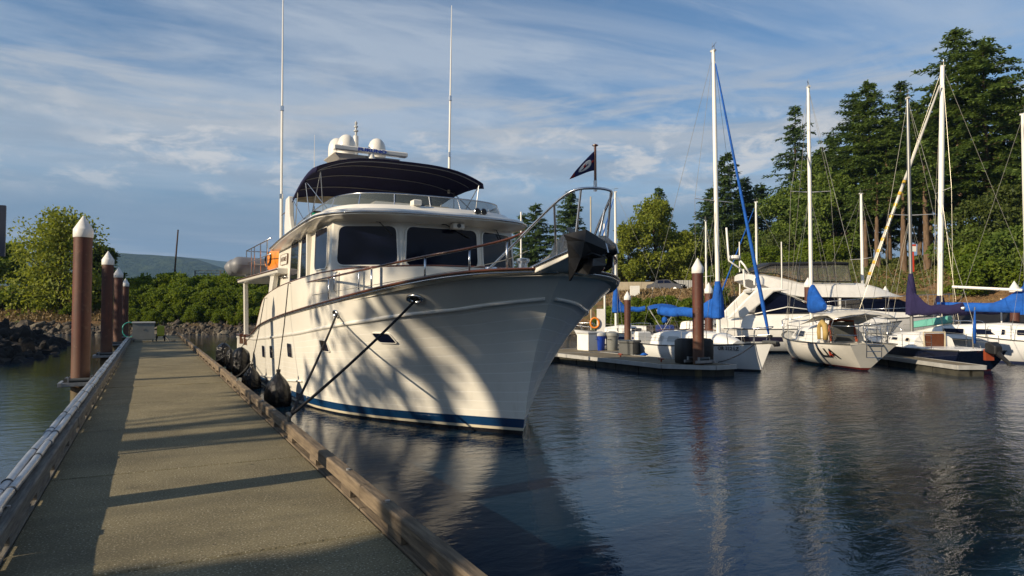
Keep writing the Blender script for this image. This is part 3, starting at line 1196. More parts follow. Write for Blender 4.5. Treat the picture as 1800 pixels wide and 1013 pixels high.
# raised bulwark (portuguese bridge) sweeping round the wheelhouse and down to the cockpit
PB = crom([(2.05, 0, 3.06), (2.1, .8, 3.06), (2.45, 1.5, 3.05), (3.1, 2.08, 3.03), (4.1, 2.42, 2.99), (5.2, 2.54, 2.94), (7, 2.57, 2.86), (8.6, 2.57, 2.76),
           (10, 2.56, 2.60), (10.6, 2.56, 2.42), (11.2, 2.55, 2.02), (11.7, 2.54, 1.66), (12.1, 2.54, 1.48)], 5)
rows_o, cap = [], []
for sgn in (1, -1):
    rows_s = []
    for i, p in enumerate(PB):
        a = PB[max(i - 1, 0)]
        b = PB[min(i + 1, len(PB) - 1)]
        t = Vector((b[0] - a[0], b[1] - a[1], 0)).normalized()
        nr = Vector((t.y, -t.x, 0)) * (-1)
        zb = itp(p[0], [x[0] for x in SHEER], [x[2] for x in SHEER]) - 0.12
        o_ = Vector((p[0], p[1], 0))
        i_ = o_ - nr * 0.09
        f = 1 if nr.y >= 0 else -1
        q = [(o_.x, o_.y, zb), (o_.x, o_.y, p[2]), (i_.x, i_.y, p[2]), (i_.x, i_.y, zb)]
        rows_s.append([(x, y_ * sgn, z) for x, y_, z in q])
        if sgn == 1:
            cap.append(((o_.x + i_.x) / 2, (o_.y + i_.y) / 2, p[2] + 0.015))
    Y(MB().grid(rows_s), "raised_bulwark", "cream", smooth=40)
    Y(MB().tube([(c[0], c[1] * sgn, c[2]) for c in cap], 0.055, 8, squash=0.45), "bulwark_cap", "teak", smooth=True)


def rounded(c4, r_=0.16, n=4):
    """rounded outline inside the quad c4 (bl, br, tr, tl)"""
    c4 = [Vector(c) for c in c4]
    out = []
    for i in range(4):
        p, a, b = c4[i], c4[i - 1], c4[(i + 1) % 4]
        la, lb = (a - p).length, (b - p).length
        A, B = p + (a - p) * min(r_ / la, .45), p + (b - p) * min(r_ / lb, .45)
        for k in range(n + 1):
            t = k / n
            out.append(A * (1 - t) ** 2 + p * (2 * t * (1 - t)) + B * t * t)
    return out


def window(parent, c4, mat="glass_dark", frame="white", d=0.03, w_=0.03, r_=0.12, name="window", th=None):
    """window with its frame ring and pane on a wall; c4 = bl, br, tr, tl as seen from outside"""
    inn = rounded(c4, r_)
    c = sum(inn, Vector()) / len(inn)
    nrm = ((Vector(c4[1]) - Vector(c4[0])).cross(Vector(c4[3]) - Vector(c4[0]))).normalized()
    out = [p + (p - c).normalized() * w_ for p in inn]
    rings = [[p - nrm * 0.01 for p in out], [p + nrm * d for p in out], [p + nrm * d for p in inn], [p - nrm * 0.01 for p in inn]]
    f = MB().grid(rings, True).build(name, M[frame], parent, smooth=30)
    pm = MB()
    n = len(inn)
    pm.add([p + nrm * d * 0.6 for p in inn], [tuple(range(n))])
    pm.build("pane", M[mat], f)
    return f


# wheelhouse
WB, WT = 2.45, 4.2
FR = [(3.40, 0.96), (4.12, 2.30)]          # front corners (s, t)
rake = 0.14
house_b = [(10.1, 2.26), (FR[1][0], FR[1][1]), FR[0], (FR[0][0], -FR[0][1]), (FR[1][0], -FR[1][1]), (10.1, -2.26)]
house_t = [(10.1, 2.18)] + [(s + rake, t * 0.965) for s, t in house_b[1:5]] + [(10.1, -2.18)]
rows = [[(s, t, WB) for s, t in house_b], [(s, t, WT) for s, t in house_t]]
wh = Y(MB().loft(rows), "wheelhouse", "cream", bevel=0.02)


def hw(i, u, z):
    """point on wheelhouse wall i (0 stbd side, 1 stbd front, 2 centre, 3 port front), u along it, z height"""
    k = (z - WB) / (WT - WB)
    a = Vector((*house_b[i], 0)).lerp(Vector((*house_t[i], 0)), k)
    b = Vector((*house_b[i + 1], 0)).lerp(Vector((*house_t[i + 1], 0)), k)
    p = a.lerp(b, u)
    return Vector((p.x, p.y, z))


for (i, u0, u1) in ((1, .08, .94), (2, .04, .96), (3, .06, .92)):
    window(wh, [hw(i, u0, 3.16), hw(i, u1, 3.16), hw(i, u1 - (0.02 if i != 2 else 0), 4.0), hw(i, u0 + 0.02, 4.0)], r_=0.15, w_=0.035)
L0 = 10.1 - FR[1][0]
for (sa, sb, z0, z1) in ((5.55, 4.45, 3.12, 4.02), (7.0, 6.35, 2.75, 4.0), (8.25, 7.3, 2.75, 3.95)):
    window(wh, [hw(0, (10.1 - sa) / L0, z0), hw(0, (10.1 - sb) / L0, z0), hw(0, (10.1 - sb) / L0, z1), hw(0, (10.1 - sa) / L0, z1)], r_=0.12, w_=0.03, name="side_window")
# door frame and grab handle, teak trim under the front windows
Y(MB().box(6.1, 6.2, 2.18, 2.33, 2.5, 4.1, 0.01), "door_post", "cream", wh)
Y(MB().tube([(8.6, 2.22, 3.1), (8.6, 2.32, 3.1), (9.3, 2.32, 3.1), (9.3, 2.22, 3.1)], 0.014, 6), "grab_rail", "chrome", wh, smooth=True)
for i in (1, 2, 3):
    a, b = hw(i, 0, 3.0), hw(i, 1, 3.0)
    n_ = (b - a).cross(Vector((0, 0, 1))).normalized()
    Y(MB().tube([a + n_ * 0.02, b + n_ * 0.02], 0.035, 6), "sill_trim", "teak", wh, smooth=True)
# windscreen wipers
for (i, u, u2) in ((1, .66, .86), (2, .52, .86), (3, .45, .62)):
    a, b = hw(i, u, 4.12), hw(i, u2, 3.82)
    n_ = (hw(i, 1, 3.5) - hw(i, 0, 3.5)).cross(Vector((0, 0, 1))).normalized() * 0.05
    wp = Y(MB().tube([a + n_, b + n_], 0.011, 6), "wiper", "black", wh)
    Y(MB().box(a.x + n_.x - .05, a.x + n_.x + .05, a.y + n_.y - .05, a.y + n_.y + .05, a.z - .03, a.z + .03), "wiper_motor", "black", wp)
# name board
nb_c = Vector((9.15, 2.10, 3.62))
nbd = window(wh, [(9.62, 2.235, 3.46), (8.72, 2.243, 3.46), (8.72, 2.232, 3.74), (9.62, 2.222, 3.74)], mat="cream", frame="teak", d=0.02, w_=0.02, r_=0.06, name="name_board")
text("ANTARES", 0.17, M["teak"], nbd, (9.17, 2.252, 3.60), rot_from((-1, 0, 0), (0, 0, 1)))

# brow roof and flybridge coaming
OUT = crom([(2.96, 0), (2.98, .6), (3.06, 1.28), (3.28, 1.88), (3.72, 2.30), (4.5, 2.54), (6, 2.58), (8, 2.54), (10.2, 2.42)], 4)
OUT = [(s, t) for s, t in OUT]
full = [(s, -t) for s, t in OUT[::-1]] + [(s, t) for s, t in OUT[1:]]


def ring(k, z, droop=0.045):
    c = (6.4, 0)
    return [(c[0] + (s - c[0]) * k, t * k, z - max(0, s - 4.5) * droop) for s, t in full]


br = Y(MB().loft([ring(0.84, 4.09), ring(0.97, 4.15), ring(1.0, 4.18), ring(1.0, 4.26), ring(0.985, 4.30), ring(0.93, 4.34)]), "brow_roof", "white", smooth=45)
Y(MB().tube([(s, t, z) for s, t, z in ring(1.006, 4.225)], 0.02, 6), "chrome_strip", "chrome", br, smooth=True)
Y(MB().loft([ring(0.90, 4.31), ring(0.87, 4.45), ring(0.85, 4.47)]), "flybridge_coaming", "white", smooth=45)
# tinted wind deflector
defl = MB()
a_, b_ = ring(0.83, 4.44, 0.03), ring(0.79, 4.74, 0.035)
n_ = len(a_)
keep = [i for i in range(n_) if a_[i][0] < 9.3]
defl.grid([[a_[i] for i in keep], [b_[i] for i in keep]])
df = Y(defl, "wind_deflector", "tint", smooth=True)
Y(MB().tube([b_[i] for i in keep], 0.016, 6), "deflector_rail", "chrome", df, smooth=True)
for i in keep[3:-2:6]:
    Y(MB().tube([a_[i], b_[i]], 0.012, 6), "deflector_post", "chrome", df)
# helm seat backs and console behind the deflector
Y(MB().box(5.6, 6.3, -1.25, -0.45, 4.42, 4.86, 0.1), "seat", "beige")
Y(MB().box(5.3, 5.9, -0.2, 1.0, 4.42, 4.82, 0.12), "helm_console", "cream")
# roof fittings: camera, horns, lights, loud hailer, green side light
cm = Y(MB().lathe([(.05, 0), (.04, .12), (.05, .13)], 12, (3.5, 0.62, 4.33)), "searchlight", "white", smooth=40)
Y(MB().box(3.38, 3.6, .53, .71, 4.46, 4.59, 0.02), "searchlight_head", "white", cm)
for t_ in (-0.82, -0.98):
    hn = Y(MB().tube([(3.75, t_, 4.42), (3.5, t_, 4.43), (3.42, t_, 4.43), (3.36, t_, 4.43)], [.02, .03, .05, .085], 14), "horn", "chrome", smooth=True)
    Y(MB().tube([(3.357, t_, 4.43), (3.355, t_, 4.43)], .07, 14), "horn_mouth", "black", hn)
Y(MB().lathe([(.10, 0), (.12, .05), (.08, .09), (.01, .10)], 14, (3.5, -0.45, 4.33)), "gps_puck", "white", smooth=True)
Y(MB().lathe([(.06, 0), (.07, .06), (.01, .12)], 12, (3.55, 0.28, 4.33)), "light_dome", "white", smooth=True)
Y(MB().lathe([(.07, 0), (.08, .07), (.01, .13)], 12, (4.1, -1.6, 4.33)), "light_dome", "white", smooth=True)
lh = Y(MB().box(3.20, 3.38, -.42, -.14, 3.98, 4.13, 0.03), "loud_hailer", "cream")
Y(MB().tube([(3.192, -.28, 4.055), (3.202, -.28, 4.055)], .05, 14), "hailer_cone", "dkgrey", lh)
sl = Y(MB().box(5.4, 5.62, 2.18, 2.36, 4.26, 4.48, 0.02), "side_light", "black")
Y(MB().lathe([(.055, 0), (.06, .05), (.055, .1)], 12, (5.38, 2.34, 4.32)), "green_lens", "green_light", sl, smooth=True)

# bimini
BW = 2.2
SS = [5.75, 5.80, 5.95, 6.3, 6.8, 7.3, 7.8, 8.3, 8.7, 8.9, 8.95]
TT = [math.sin(a) for a in np.linspace(-math.pi / 2, math.pi / 2, 23)]


def bim_z(s, u, lift=0.0):
    cr = lerp(0.36, 0.14, max(0, min(1, (s - 5.75) / 3.2))) * (1 - abs(u) ** 3.2)
    ln = -0.055 * (s - 6.5) ** 2 if s > 6.5 else -0.12 * (6.5 - s) ** 2
    return 5.61 + cr + ln + lift


top = [[(s, u * BW * (1 - 0.02 * (s - 5.75)), bim_z(s, u)) for u in TT] for s in SS]
val = [[(x, y_ , z - (0.11 if j in (0, len(TT) - 1) else 0)) for j, (x, y_, z) in enumerate(r_)] for r_ in top]
bm = MB().grid(val)
bim = Y(bm, "bimini", "navy", smooth=True)
sol = bim.modifiers.new("solid", "SOLIDIFY")
sol.thickness = 0.03
for s in (5.78, 6.45, 7.35, 8.2, 8.92):
    bow = [(s, u * BW * 0.975 * (1 - 0.02 * (s - 5.75)), bim_z(s, u, -0.045)) for u in TT]
    Y(MB().tube(bow, 0.009, 6), "bimini_bow", "mastgrey", bim, smooth=True)
for sgn in (1, -1):
    e = BW * 0.955 * sgn
    for (s0, s1, zz) in ((7.2, 5.8, 5.52), (7.2, 7.35, 5.58), (7.6, 8.9, 5.28), (5.2, 7.3, 5.5), (8.9, 8.2, 5.4), (5.9, 5.8, 5.52)):
        Y(MB().tube([(s0, 2.0 * sgn, 4.40), (s1, e, zz)], 0.013, 6), "bimini_leg", "chrome", bim)
Y(MB().plate([(8.9, -1.9, 5.52), (8.9, 1.9, 5.52), (8.95, 1.95, 5.2), (8.95, -1.95, 5.2)], 0.02), "rear_curtain", "beige", bim)
# flybridge side wing
wing = [(8.6, 4.05), (9.6, 4.0), (9.7, 4.6), (9.55, 5.35), (9.15, 5.38), (9.05, 4.8)]
for sgn in (1, -1):
    Y(MB().loft([[(s, sgn * (2.0), z) for s, z in wing], [(s, sgn * 2.14, z) for s, z in wing]]), "arch_leg", "white", bevel=0.03)

# radar mast
ms = Y(MB().loft([[(9.0 + a, b, 4.4) for a, b in ((-.35, -.3), (.45, -.3), (.45, .3), (-.35, .3))], [(9.35 + a, b, 6.58) for a, b in ((-.2, -.22), (.3, -.22), (.3, .22), (-.2, .22))]]), "radar_mast", "white", bevel=0.03)
Y(MB().loft([[(9.35 + a * .8, b * .8, 6.52) for a, b in ((-.65, -1.0), (.6, -1.0), (.6, 1.0), (-.65, 1.0))], [(9.35 + a, b, 6.66) for a, b in ((-.65, -1.0), (.6, -1.0), (.6, 1.0), (-.65, 1.0))]]), "mast_platform", "white", ms, bevel=0.03)
dome = [(.25, 0), (.262, .06), (.262, .3), (.25, .42), (.205, .54), (.13, .62), (.05, .655), (.005, .66)]
for (s, t) in ((9.2, .50), (9.75, .62), (9.2, -.42)):
    d_ = Y(MB().lathe(dome, 24, (s, t, 6.665)), "satellite_dome", "white", ms, smooth=40)
    if s < 9.5:
        Y(MB().box(s - .27, s - .258, t - .14, t + .14, 6.82, 6.86), "dome_mark", "letter_blue", d_)
pl = Y(MB().lathe([(.12, 0), (.085, .3), (.07, .55), (.15, .57), (.15, .62), (.08, .64), (.075, 1.0), (.02, 1.02)], 14, (9.6, 0.1, 6.42)), "light_mast", "white", ms, smooth=35)
Y(MB().lathe([(.03, 0), (.035, .1), (.07, .12), (.07, .15), (.03, .17), (.03, .23), (.06, .25), (.06, .28), (.02, .3), (.045, .38), (.005, .44)], 10, (9.6, 0.1, 7.44)), "anchor_light", "lightgrey", pl, smooth=30)
rd = Y(MB().lathe([(.24, 0), (.22, .06), (.1, .1), (.07, .24)], 18, (8.6, -0.06, 6.46)), "radar_base", "white", ms, smooth=40)
Y(MB().box(8.53, 8.72, -1.14, 1.02, 6.70, 6.85, 0.03), "radar_scanner", "white", rd)
text("FURUNO", 0.13, M["letter_blue"], rd, (8.526, -0.06, 6.775), rot_from((0, -1, 0), (0, 0, 1)), bold=0.005, sx=1.6)


# whip antennas
def whip(base, topz, r0, lean, name="whip_antenna"):
    b = Vector(base)
    h = topz - b.z
    pts_ = [b + Vector((lean[0] * q * h, lean[1] * q * h, q * h)) for q in (0, .2, .21, .5, .51, .75, 1)]
    an = Y(MB().tube(pts_, [r0 * 1.3, r0 * 1.3, r0, r0, r0 * .8, r0 * .6, r0 * .3], 8), name, "mastwhite", smooth=40)
    for q in (.205, .505):
        p = b + Vector((lean[0] * q * h, lean[1] * q * h, q * h))
        Y(MB().tube([p - Vector((0, 0, .07)), p + Vector((0, 0, .07))], r0 * 1.55, 8), "ferrule", "chrome", an, smooth=40)
    return an


p0 = y_t(494, 452, 2.05)
p1 = y_t(498, -60, 2.05)
whip(p0, p1.z, 0.036, ((p1.x - p0.x) / (p1.z - p0.z), 0))
Y(MB().tube([(p0.x, 2.05, 5.0), (p0.x - .9, 2.05, 5.05)], 0.014, 6), "antenna_strut", "chrome")
p0, p1 = y_t(789, 340, -1.95), y_t(794, 10, -1.95)
whip(p0, p1.z, 0.030, ((p1.x - p0.x) / (p1.z - p0.z), 0))
p0, p1 = y_t(552, 345, 1.5), y_t(552, 238, 1.5)
whip((p0.x, 1.5, 4.5), p1.z, 0.014, (0, 0))

# boat deck over the cockpit, posts, saloon wall
bd = Y(MB().loft([[(8.7, -2.42, 3.17), (15.6, -2.42, 3.14), (15.6, 2.42, 3.14), (8.7, 2.42, 3.17)], [(8.7, -2.52, 3.20), (15.75, -2.52, 3.17), (15.75, 2.52, 3.17), (8.7, 2.52, 3.20)],
                  [(8.7, -2.52, 3.34), (15.75, -2.52, 3.30), (15.75, 2.52, 3.30), (8.7, 2.52, 3.34)]]), "boat_deck", "white", bevel=0.03)
for sgn in (1, -1):
    Y(MB().tube([(8.7, 2.53 * sgn, 3.30), (15.76, 2.53 * sgn, 3.265)], 0.02, 6), "deck_trim", "teak", bd)
    Y(MB().loft([[(15.0 + a, 2.30 * sgn + b, 1.30) for a, b in ((0, -.07), (.2, -.07), (.2, .07), (0, .07))], [(15.0 + a, 2.34 * sgn + b, 3.16) for a, b in ((0, -.07), (.2, -.07), (.2, .07), (0, .07))]]), "deck_post", "white", bevel=0.02)
    Y(MB().loft([[(9.75 + a, 2.42 * sgn + b, 2.55) for a, b in ((0, -.07), (.35, -.07), (.35, .07), (0, .07))], [(9.6 + a, 2.36 * sgn + b, 3.18) for a, b in ((0, -.07), (.5, -.07), (.5, .07), (0, .07))]]), "deck_post", "white", bevel=0.02)
sal = Y(MB().box(9.6, 13.2, -1.75, 1.75, 1.2, 3.15, 0.02), "saloon", "cream")
window(sal, [(13.0, 1.752, 2.2), (10.2, 1.752, 2.2), (10.2, 1.752, 2.95), (13.0, 1.752, 2.95)], name="saloon_window")
Y(MB().box(12.0, 16.1, -2.4, 2.4, 0.55, 0.65), "cockpit_sole", "deck")
for sgn in (1, -1):
    Y(MB().box(12.1, 16.15, 2.40 * sgn - .05, 2.40 * sgn + .05, 0.6, 1.30), "cockpit_coaming", "cream")
for s in (13.4, 14.3):
    Y(MB().box(s, s + .12, 2.5, 2.62, 1.05, 1.40, 0.01), "fairlead_post", "teak")
Y(MB().box(15.9, 17.2, -2.2, 2.2, 0.22, 0.34, 0.03), "swim_platform", "white")
# rails on the boat deck
ra = [(10.2, 2.40, 4.28), (14.6, 2.40, 4.24), (14.75, 2.3, 4.24), (14.75, -2.3, 4.24), (14.6, -2.4, 4.24), (10.2, -2.4, 4.28)]
rl = Y(MB().tube(ra, 0.02, 8), "deck_rail", "chrome", bd, smooth=True)
Y(MB().tube([(x, y_, z - .45) for x, y_, z in ra], 0.014, 6), "deck_rail_mid", "chrome", rl, smooth=True)
for (s, t) in [(10.8, 2.4), (11.9, 2.4), (13.0, 2.4), (13.6, 2.4), (14.6, 2.4), (14.75, 1.2), (14.75, 0), (14.75, -1.2), (10.8, -2.4), (12.5, -2.4), (14.6, -2.4)]:
    Y(MB().tube([(s, t, 3.3), (s, t, 4.26)], 0.018, 8), "rail_post", "chrome", rl)

# foredeck rail: varnished cap on stanchions, wire below, and the stainless pulpit
RAILP = crom([(6.5, 2.50, 2.80), (4.0, 2.50, 2.85), (1.3, 2.33, 2.94), (-.15, 1.92, 3.06), (-.75, 1.42, 3.17), (-1.03, .9, 3.31), (-1.16, .58, 3.46)], 6)
for sgn in (1, -1):
    cr_ = Y(MB().tube([(p[0], p[1] * sgn, p[2]) for p in RAILP], 0.032, 8, squash=0.7), "handrail", "teak", smooth=True)
    Y(MB().tube([(p[0], p[1] * sgn, p[2] - (0.30 + 0.02 * i / len(RAILP))) for i, p in enumerate(RAILP)], 0.006, 5), "lifeline", "wire", cr_, smooth=True)
    for k in (7, 12, 18, 24, 30):
        p = RAILP[k]
        zb = itp(p[0], [x[0] for x in SHEER], [x[2] for x in SHEER])
        Y(MB().tube([(p[0], p[1] * sgn, zb - .02), (p[0], p[1] * sgn, p[2])], 0.018, 8), "stanchion", "chrome", cr_, smooth=True)
hoop = crom([(-.35, 1.02, 2.74), (-.85, .82, 3.12), (-1.35, .62, 3.52), (-1.85, .46, 3.86), (-2.1, .34, 3.98), (-2.27, .14, 4.0), (-2.27, -.14, 4.0), (-2.1, -.34, 3.98),
             (-1.85, -.46, 3.86), (-1.35, -.62, 3.52), (-.85, -.82, 3.12), (-.35, -1.02, 2.74)], 5)
pu = Y(MB().tube(hoop, 0.021, 10), "pulpit", "chrome", smooth=True)
for sgn in (1, -1):
    Y(MB().tube([(-1.75, .48 * sgn, 3.79), (-1.62, .36 * sgn, 3.0)], 0.018, 8), "pulpit_leg", "chrome", pu)
    Y(MB().tube([(-2.16, .28 * sgn, 3.98), (-2.02, .30 * sgn, 3.12)], 0.018, 8), "pulpit_leg", "chrome", pu)
# anchor platform, roller cheeks, windlass
rows = []
for (s, t, zb, zt) in ((-.55, .60, 2.60, 2.78), (-1.2, .50, 2.78, 2.90), (-1.7, .38, 2.93, 3.04), (-2.05, .31, 3.04, 3.13)):
    rows.append([(s, -t, zb), (s, t, zb), (s, t + .015, zt), (s, -t - .015, zt)])
pf = Y(MB().loft(rows), "anchor_platform", "white", bevel=0.015)
for sgn in (1, -1):
    Y(MB().tube([(-.6, .62 * sgn, 2.76), (-1.2, .525 * sgn, 2.875), (-1.7, .405 * sgn, 3.02), (-2.06, .335 * sgn, 3.11)], 0.018, 6), "platform_strip", "chrome", pf)
ck = [(-1.35, 3.0), (-1.5, 3.22), (-1.75, 3.36), (-2.05, 3.34), (-2.3, 3.18), (-2.35, 3.05), (-2.1, 2.98)]
for t in (.31, .08, -.08, -.27):
    Y(MB().loft([[(s, t - .012, z) for s, z in ck], [(s, t + .012, z) for s, z in ck]]), "roller_cheek", "chrome", pf, smooth=30)
for t in (.195, -.175):
    Y(MB().tube([(-2.2, t - .13, 3.1), (-2.2, t + .13, 3.1)], 0.07, 14), "bow_roller", "black", pf, smooth=40)
wl_ = Y(MB().lathe([(.14, 0), (.14, .12), (.09, .16), (.09, .30), (.13, .34), (.13, .38), (.02, .40)], 16, (-.25, .15, 2.70)), "windlass", "chrome", smooth=35)
Y(MB().tube([(-.25, .1, 2.82), (-.25, -.25, 2.82)], [.12, .12], 14), "chain_drum", "chrome", wl_)
Y(MB().lathe([(.09, 0), (.09, .25), (.12, .27), (.11, .3), (.01, .3)], 14, (.35, .45, 2.66)), "deck_vent", "chrome", smooth=35)
Y(MB().tube([(-.4, .2, 2.86), (-1.0, .24, 2.98), (-1.6, .26, 3.15), (-2.1, .26, 3.18)], 0.018, 6), "anchor_chain", "galv", wl_)
# jack staff
js = Y(MB().tube([(-2.17, 0.02, 3.98), (-2.17, 0.02, 4.14)], 0.026, 10), "staff_socket", "chrome", pu)
Y(MB().tube([(-2.17, 0.02, 4.12), (-2.17, 0.02, 4.66)], [0.021, 0.018], 10), "jack_staff", "teak", pu, smooth=40)
Y(MB().lathe([(.015, 0), (.046, .012), (.045, .022), (.025, .036), (.004, .042)], 14, (-2.17, 0.02, 4.655)), "staff_truck", "teak", pu, smooth=40)


# anchors: bent plough flukes hanging in the rollers
def pl_pt(x, y, s):
    return y_s(x, y, s)


def fluke(parent, L, Mid, Rr, name, th=0.035):
    """two bent plates meeting along the middle line"""
    n = len(Mid)
    f = MB()
    rows = [L, Mid, Rr]
    f.grid(rows)
    o = f.build(name, M["blackmetal"], parent)
    sm = o.modifiers.new("solid", "SOLIDIFY")
    sm.thickness = th
    sm.offset = 0
    return o


anc = tag(empty("anchor", YM @ Vector((-2.2, .2, 3.05)), R(90) + TH), "big black plough anchor hanging in the starboard bow roller", "anchor", "anchors in the bow rollers")
AI = Matrix.Translation((-2.2, .2, 3.05)).inverted()
q = lambda x, y_, s: AI @ pl_pt(x, y_, s)
fluke(anc, [q(992, 413, -2.02), q(998, 425, -2.06), q(1001, 455, -2.02), q(1002, 494, -1.90)],
      [q(1030, 404, -2.40), q(1028, 424, -2.46), q(1022, 452, -2.40), q(1012, 478, -2.2)],
      [q(1062, 425, -2.30), q(1066, 440, -2.33), q(1048, 456, -2.30), q(1020, 470, -2.2)], "fluke")
MB().tube([q(1024, 420, -2.3), q(1010, 412, -2.0), q(1000, 402, -1.5)], [.05, .045, .04], 8, squash=0.6).build("shank", M["blackmetal"], anc)
anc2 = tag(empty("anchor", YM @ Vector((-2.2, -.22, 3.0)), R(90) + TH), "lower black anchor with roll bar hanging under the port bow roller", "anchor", "anchors in the bow rollers")
AI = Matrix.Translation((-2.2, -.22, 3.0)).inverted()
fluke(anc2, [q(1021, 449, -2.15), q(1017, 463, -2.22), q(1011, 479, -2.15)],
      [q(1042, 456, -2.45), q(1041, 468, -2.50), q(1034, 482, -2.38)],
      [q(1062, 452, -2.30), q(1064, 466, -2.30), q(1054, 480, -2.22)], "fluke", 0.03)
MB().tube([q(1017, 470, -2.2), q(1022, 452, -2.3), q(1040, 446, -2.45), q(1058, 452, -2.3), q(1062, 468, -2.25)], 0.022, 8).build("roll_bar", M["blackmetal"], anc2, smooth=True)
MB().tube([q(1042, 462, -2.35), q(1042, 445, -2.2), q(1040, 430, -1.8)], [.04, .04, .035], 8, squash=0.6).build("shank", M["blackmetal"], anc2)
MB().tube([q(1063, 440, -2.2), q(1073, 452, -2.15), q(1071, 468, -2.1), q(1062, 477, -2.1)], [.02, .05, .055, .02], 8).build("fluke_tip", M["blackmetal"], anc2, smooth=True)

# hull fittings found where the photo shows them
for (x, y_, a, b) in ((730, 524, .155, .10), (592, 551, .105, .075)):
    loc, nr = on_hull(x, y_)
    tx = Vector((0, 0, 1)).cross(nr).normalized()
    ty = nr.cross(tx)
    h = MB()
    prof = [(1.0, -.01), (1.08, .02), (1.0, .045), (.72, .045), (.62, .005)]
    rows = [[loc + nr * d + tx * (math.cos(an) * a * k) + ty * (math.sin(an) * b * k) for an in np.linspace(0, 2 * math.pi, 24, endpoint=False)] for k, d in prof]
    h.grid(rows, True)
    hz = Y(h, "hawse_ring", "chrome", smooth=True)
    hp_ = MB()
    hp_.add([loc + nr * .008 + tx * (math.cos(an) * a * .64) + ty * (math.sin(an) * b * .64) for an in np.linspace(0, 2 * math.pi, 24, endpoint=False)], [tuple(range(24))])
    Y(hp_, "hawse_hole", "black", hz)
for (x, y_, w_, h_, sh) in ((676, 594, .42, .20, .10), (571, 608, .40, .22, .09), (510, 616, .42, .29, .03), (478, 619, .40, .29, .01), (464, 618, .40, .29, .01)):
    loc, nr = on_hull(x, y_)
    tx = Vector((0, 0, 1)).cross(nr).normalized()
    ty = nr.cross(tx)
    c4 = [loc + tx * (-w_ / 2 + sh / 2) - ty * h_ / 2, loc + tx * (w_ / 2 + sh / 2) - ty * h_ / 2, loc + tx * (w_ / 2 - sh / 2) + ty * h_ / 2, loc + tx * (-w_ / 2 - sh / 2) + ty * h_ / 2]
    window(yacht, c4, frame="chrome" if x < 520 else "white", d=0.02, w_=0.028, r_=0.05, name="portlight")
for x, y_ in ((540, 699), (512, 680)):
    r_ = on_hull(x, y_)
    if r_[0] is not None:
        Y(MB().tube([r_[0] - r_[1] * .02, r_[0] + r_[1] * .03], 0.03, 10), "drain_fitting", "chrome")
# white splash shelf low on the side, by the aft fenders
pts_ = [on_hull(x, y_)[0] for x, y_ in ((455, 659), (480, 664), (500, 669), (532, 670))]
Y(MB().tube(pts_, 0.05, 8, squash=0.6), "spray_rail", "white", smooth=True)
Y(MB().box(1.2, 1.23, 2.16, 2.2, 2.4, 2.95), "deck_locker_handle", "chrome")
for (s_, t_, z_) in ((3.55, 2.31, 2.55), (2.9, 2.0, 2.55)):
    Y(MB().tube([(s_, t_, z_), (s_, t_ + .06, z_ + .05), (s_, t_ + .06, z_ + .38), (s_, t_, z_ + .43)], 0.018, 8), "grab_handle", "chrome", smooth=True)

# ------------------------------------------------------------------ things on the yacht
flag = tag(empty("pennant", YM @ Vector((-2.17, 0.04, 4.2)), R(90) + TH), "navy triangular pennant with white oval and red stripe on the jack staff", "flag")
# cloth hangs towards starboard and a little aft
fd = Vector((0.30, 0.95, 0)).normalized()


def flp(a, b):
    """a: along the fly 0..1, b: -1..1 across the hoist"""
    hh = 0.145 * (1 - a) ** 0.9
    w_ = 0.035 * math.sin(a * 7.0 + 0.4) * a
    p = fd * (a * 0.40) + Vector((-fd.y, fd.x, 0)) * w_
    return Vector((p.x, p.y + 0.0, 0.235 + b * hh - 0.30 * a ** 1.15))


def flag_patch(fn, na, nb, name, mat, off):
    f = MB()
    rows = []
    for i in range(na + 1):
        row = []
        for j in range(nb + 1):
            a, b = fn(i / na, j / nb * 2 - 1)
            p = flp(a, b)
            row.append(p + Vector((-0.95, 0.3, 0)) * off)
        rows.append(row)
    f.grid(rows)
    o = f.build(name, mat, flag, smooth=True)
    sm = o.modifiers.new("solid", "SOLIDIFY")
    sm.thickness = 0.003
    sm.offset = 0
    return o


M["flagnavy"] = pmat("flag_navy", (0.010, 0.012, 0.075), 0.8)
M["flagwhite"] = pmat("flag_white", (0.6, 0.6, 0.58), 0.8)
M["flagred"] = pmat("flag_red", (0.30, 0.02, 0.02), 0.8)
flag_patch(lambda a, b: (a * 0.99, b), 18, 8, "cloth", M["flagnavy"], 0)
flag_patch(lambda a, b: (0.01 + a * 0.14, b * 0.12), 4, 2, "red_stripe", M["flagred"], 0.005)
flag_patch(lambda a, b: (0.76 + a * 0.23, b * 0.95), 5, 2, "red_tip", M["flagred"], 0.005)
flag_patch(lambda a, b: (0.36 + 0.24 * math.cos(math.pi * a) * -1, b * 0.62 * max(0.0, math.sin(math.pi * (0.03 + a * 0.94)))), 12, 6, "white_oval", M["flagwhite"], 0.005)
flag_patch(lambda a, b: (0.24 + a * 0.26, -0.10 + b * 0.10 + 0.25 * (0.5 - a)), 5, 2, "letter_bar", M["flagnavy"], 0.008)
flag_patch(lambda a, b: (0.34 + a * 0.08, 0.12 + b * 0.22), 3, 2, "red_bar", M["flagred"], 0.009)

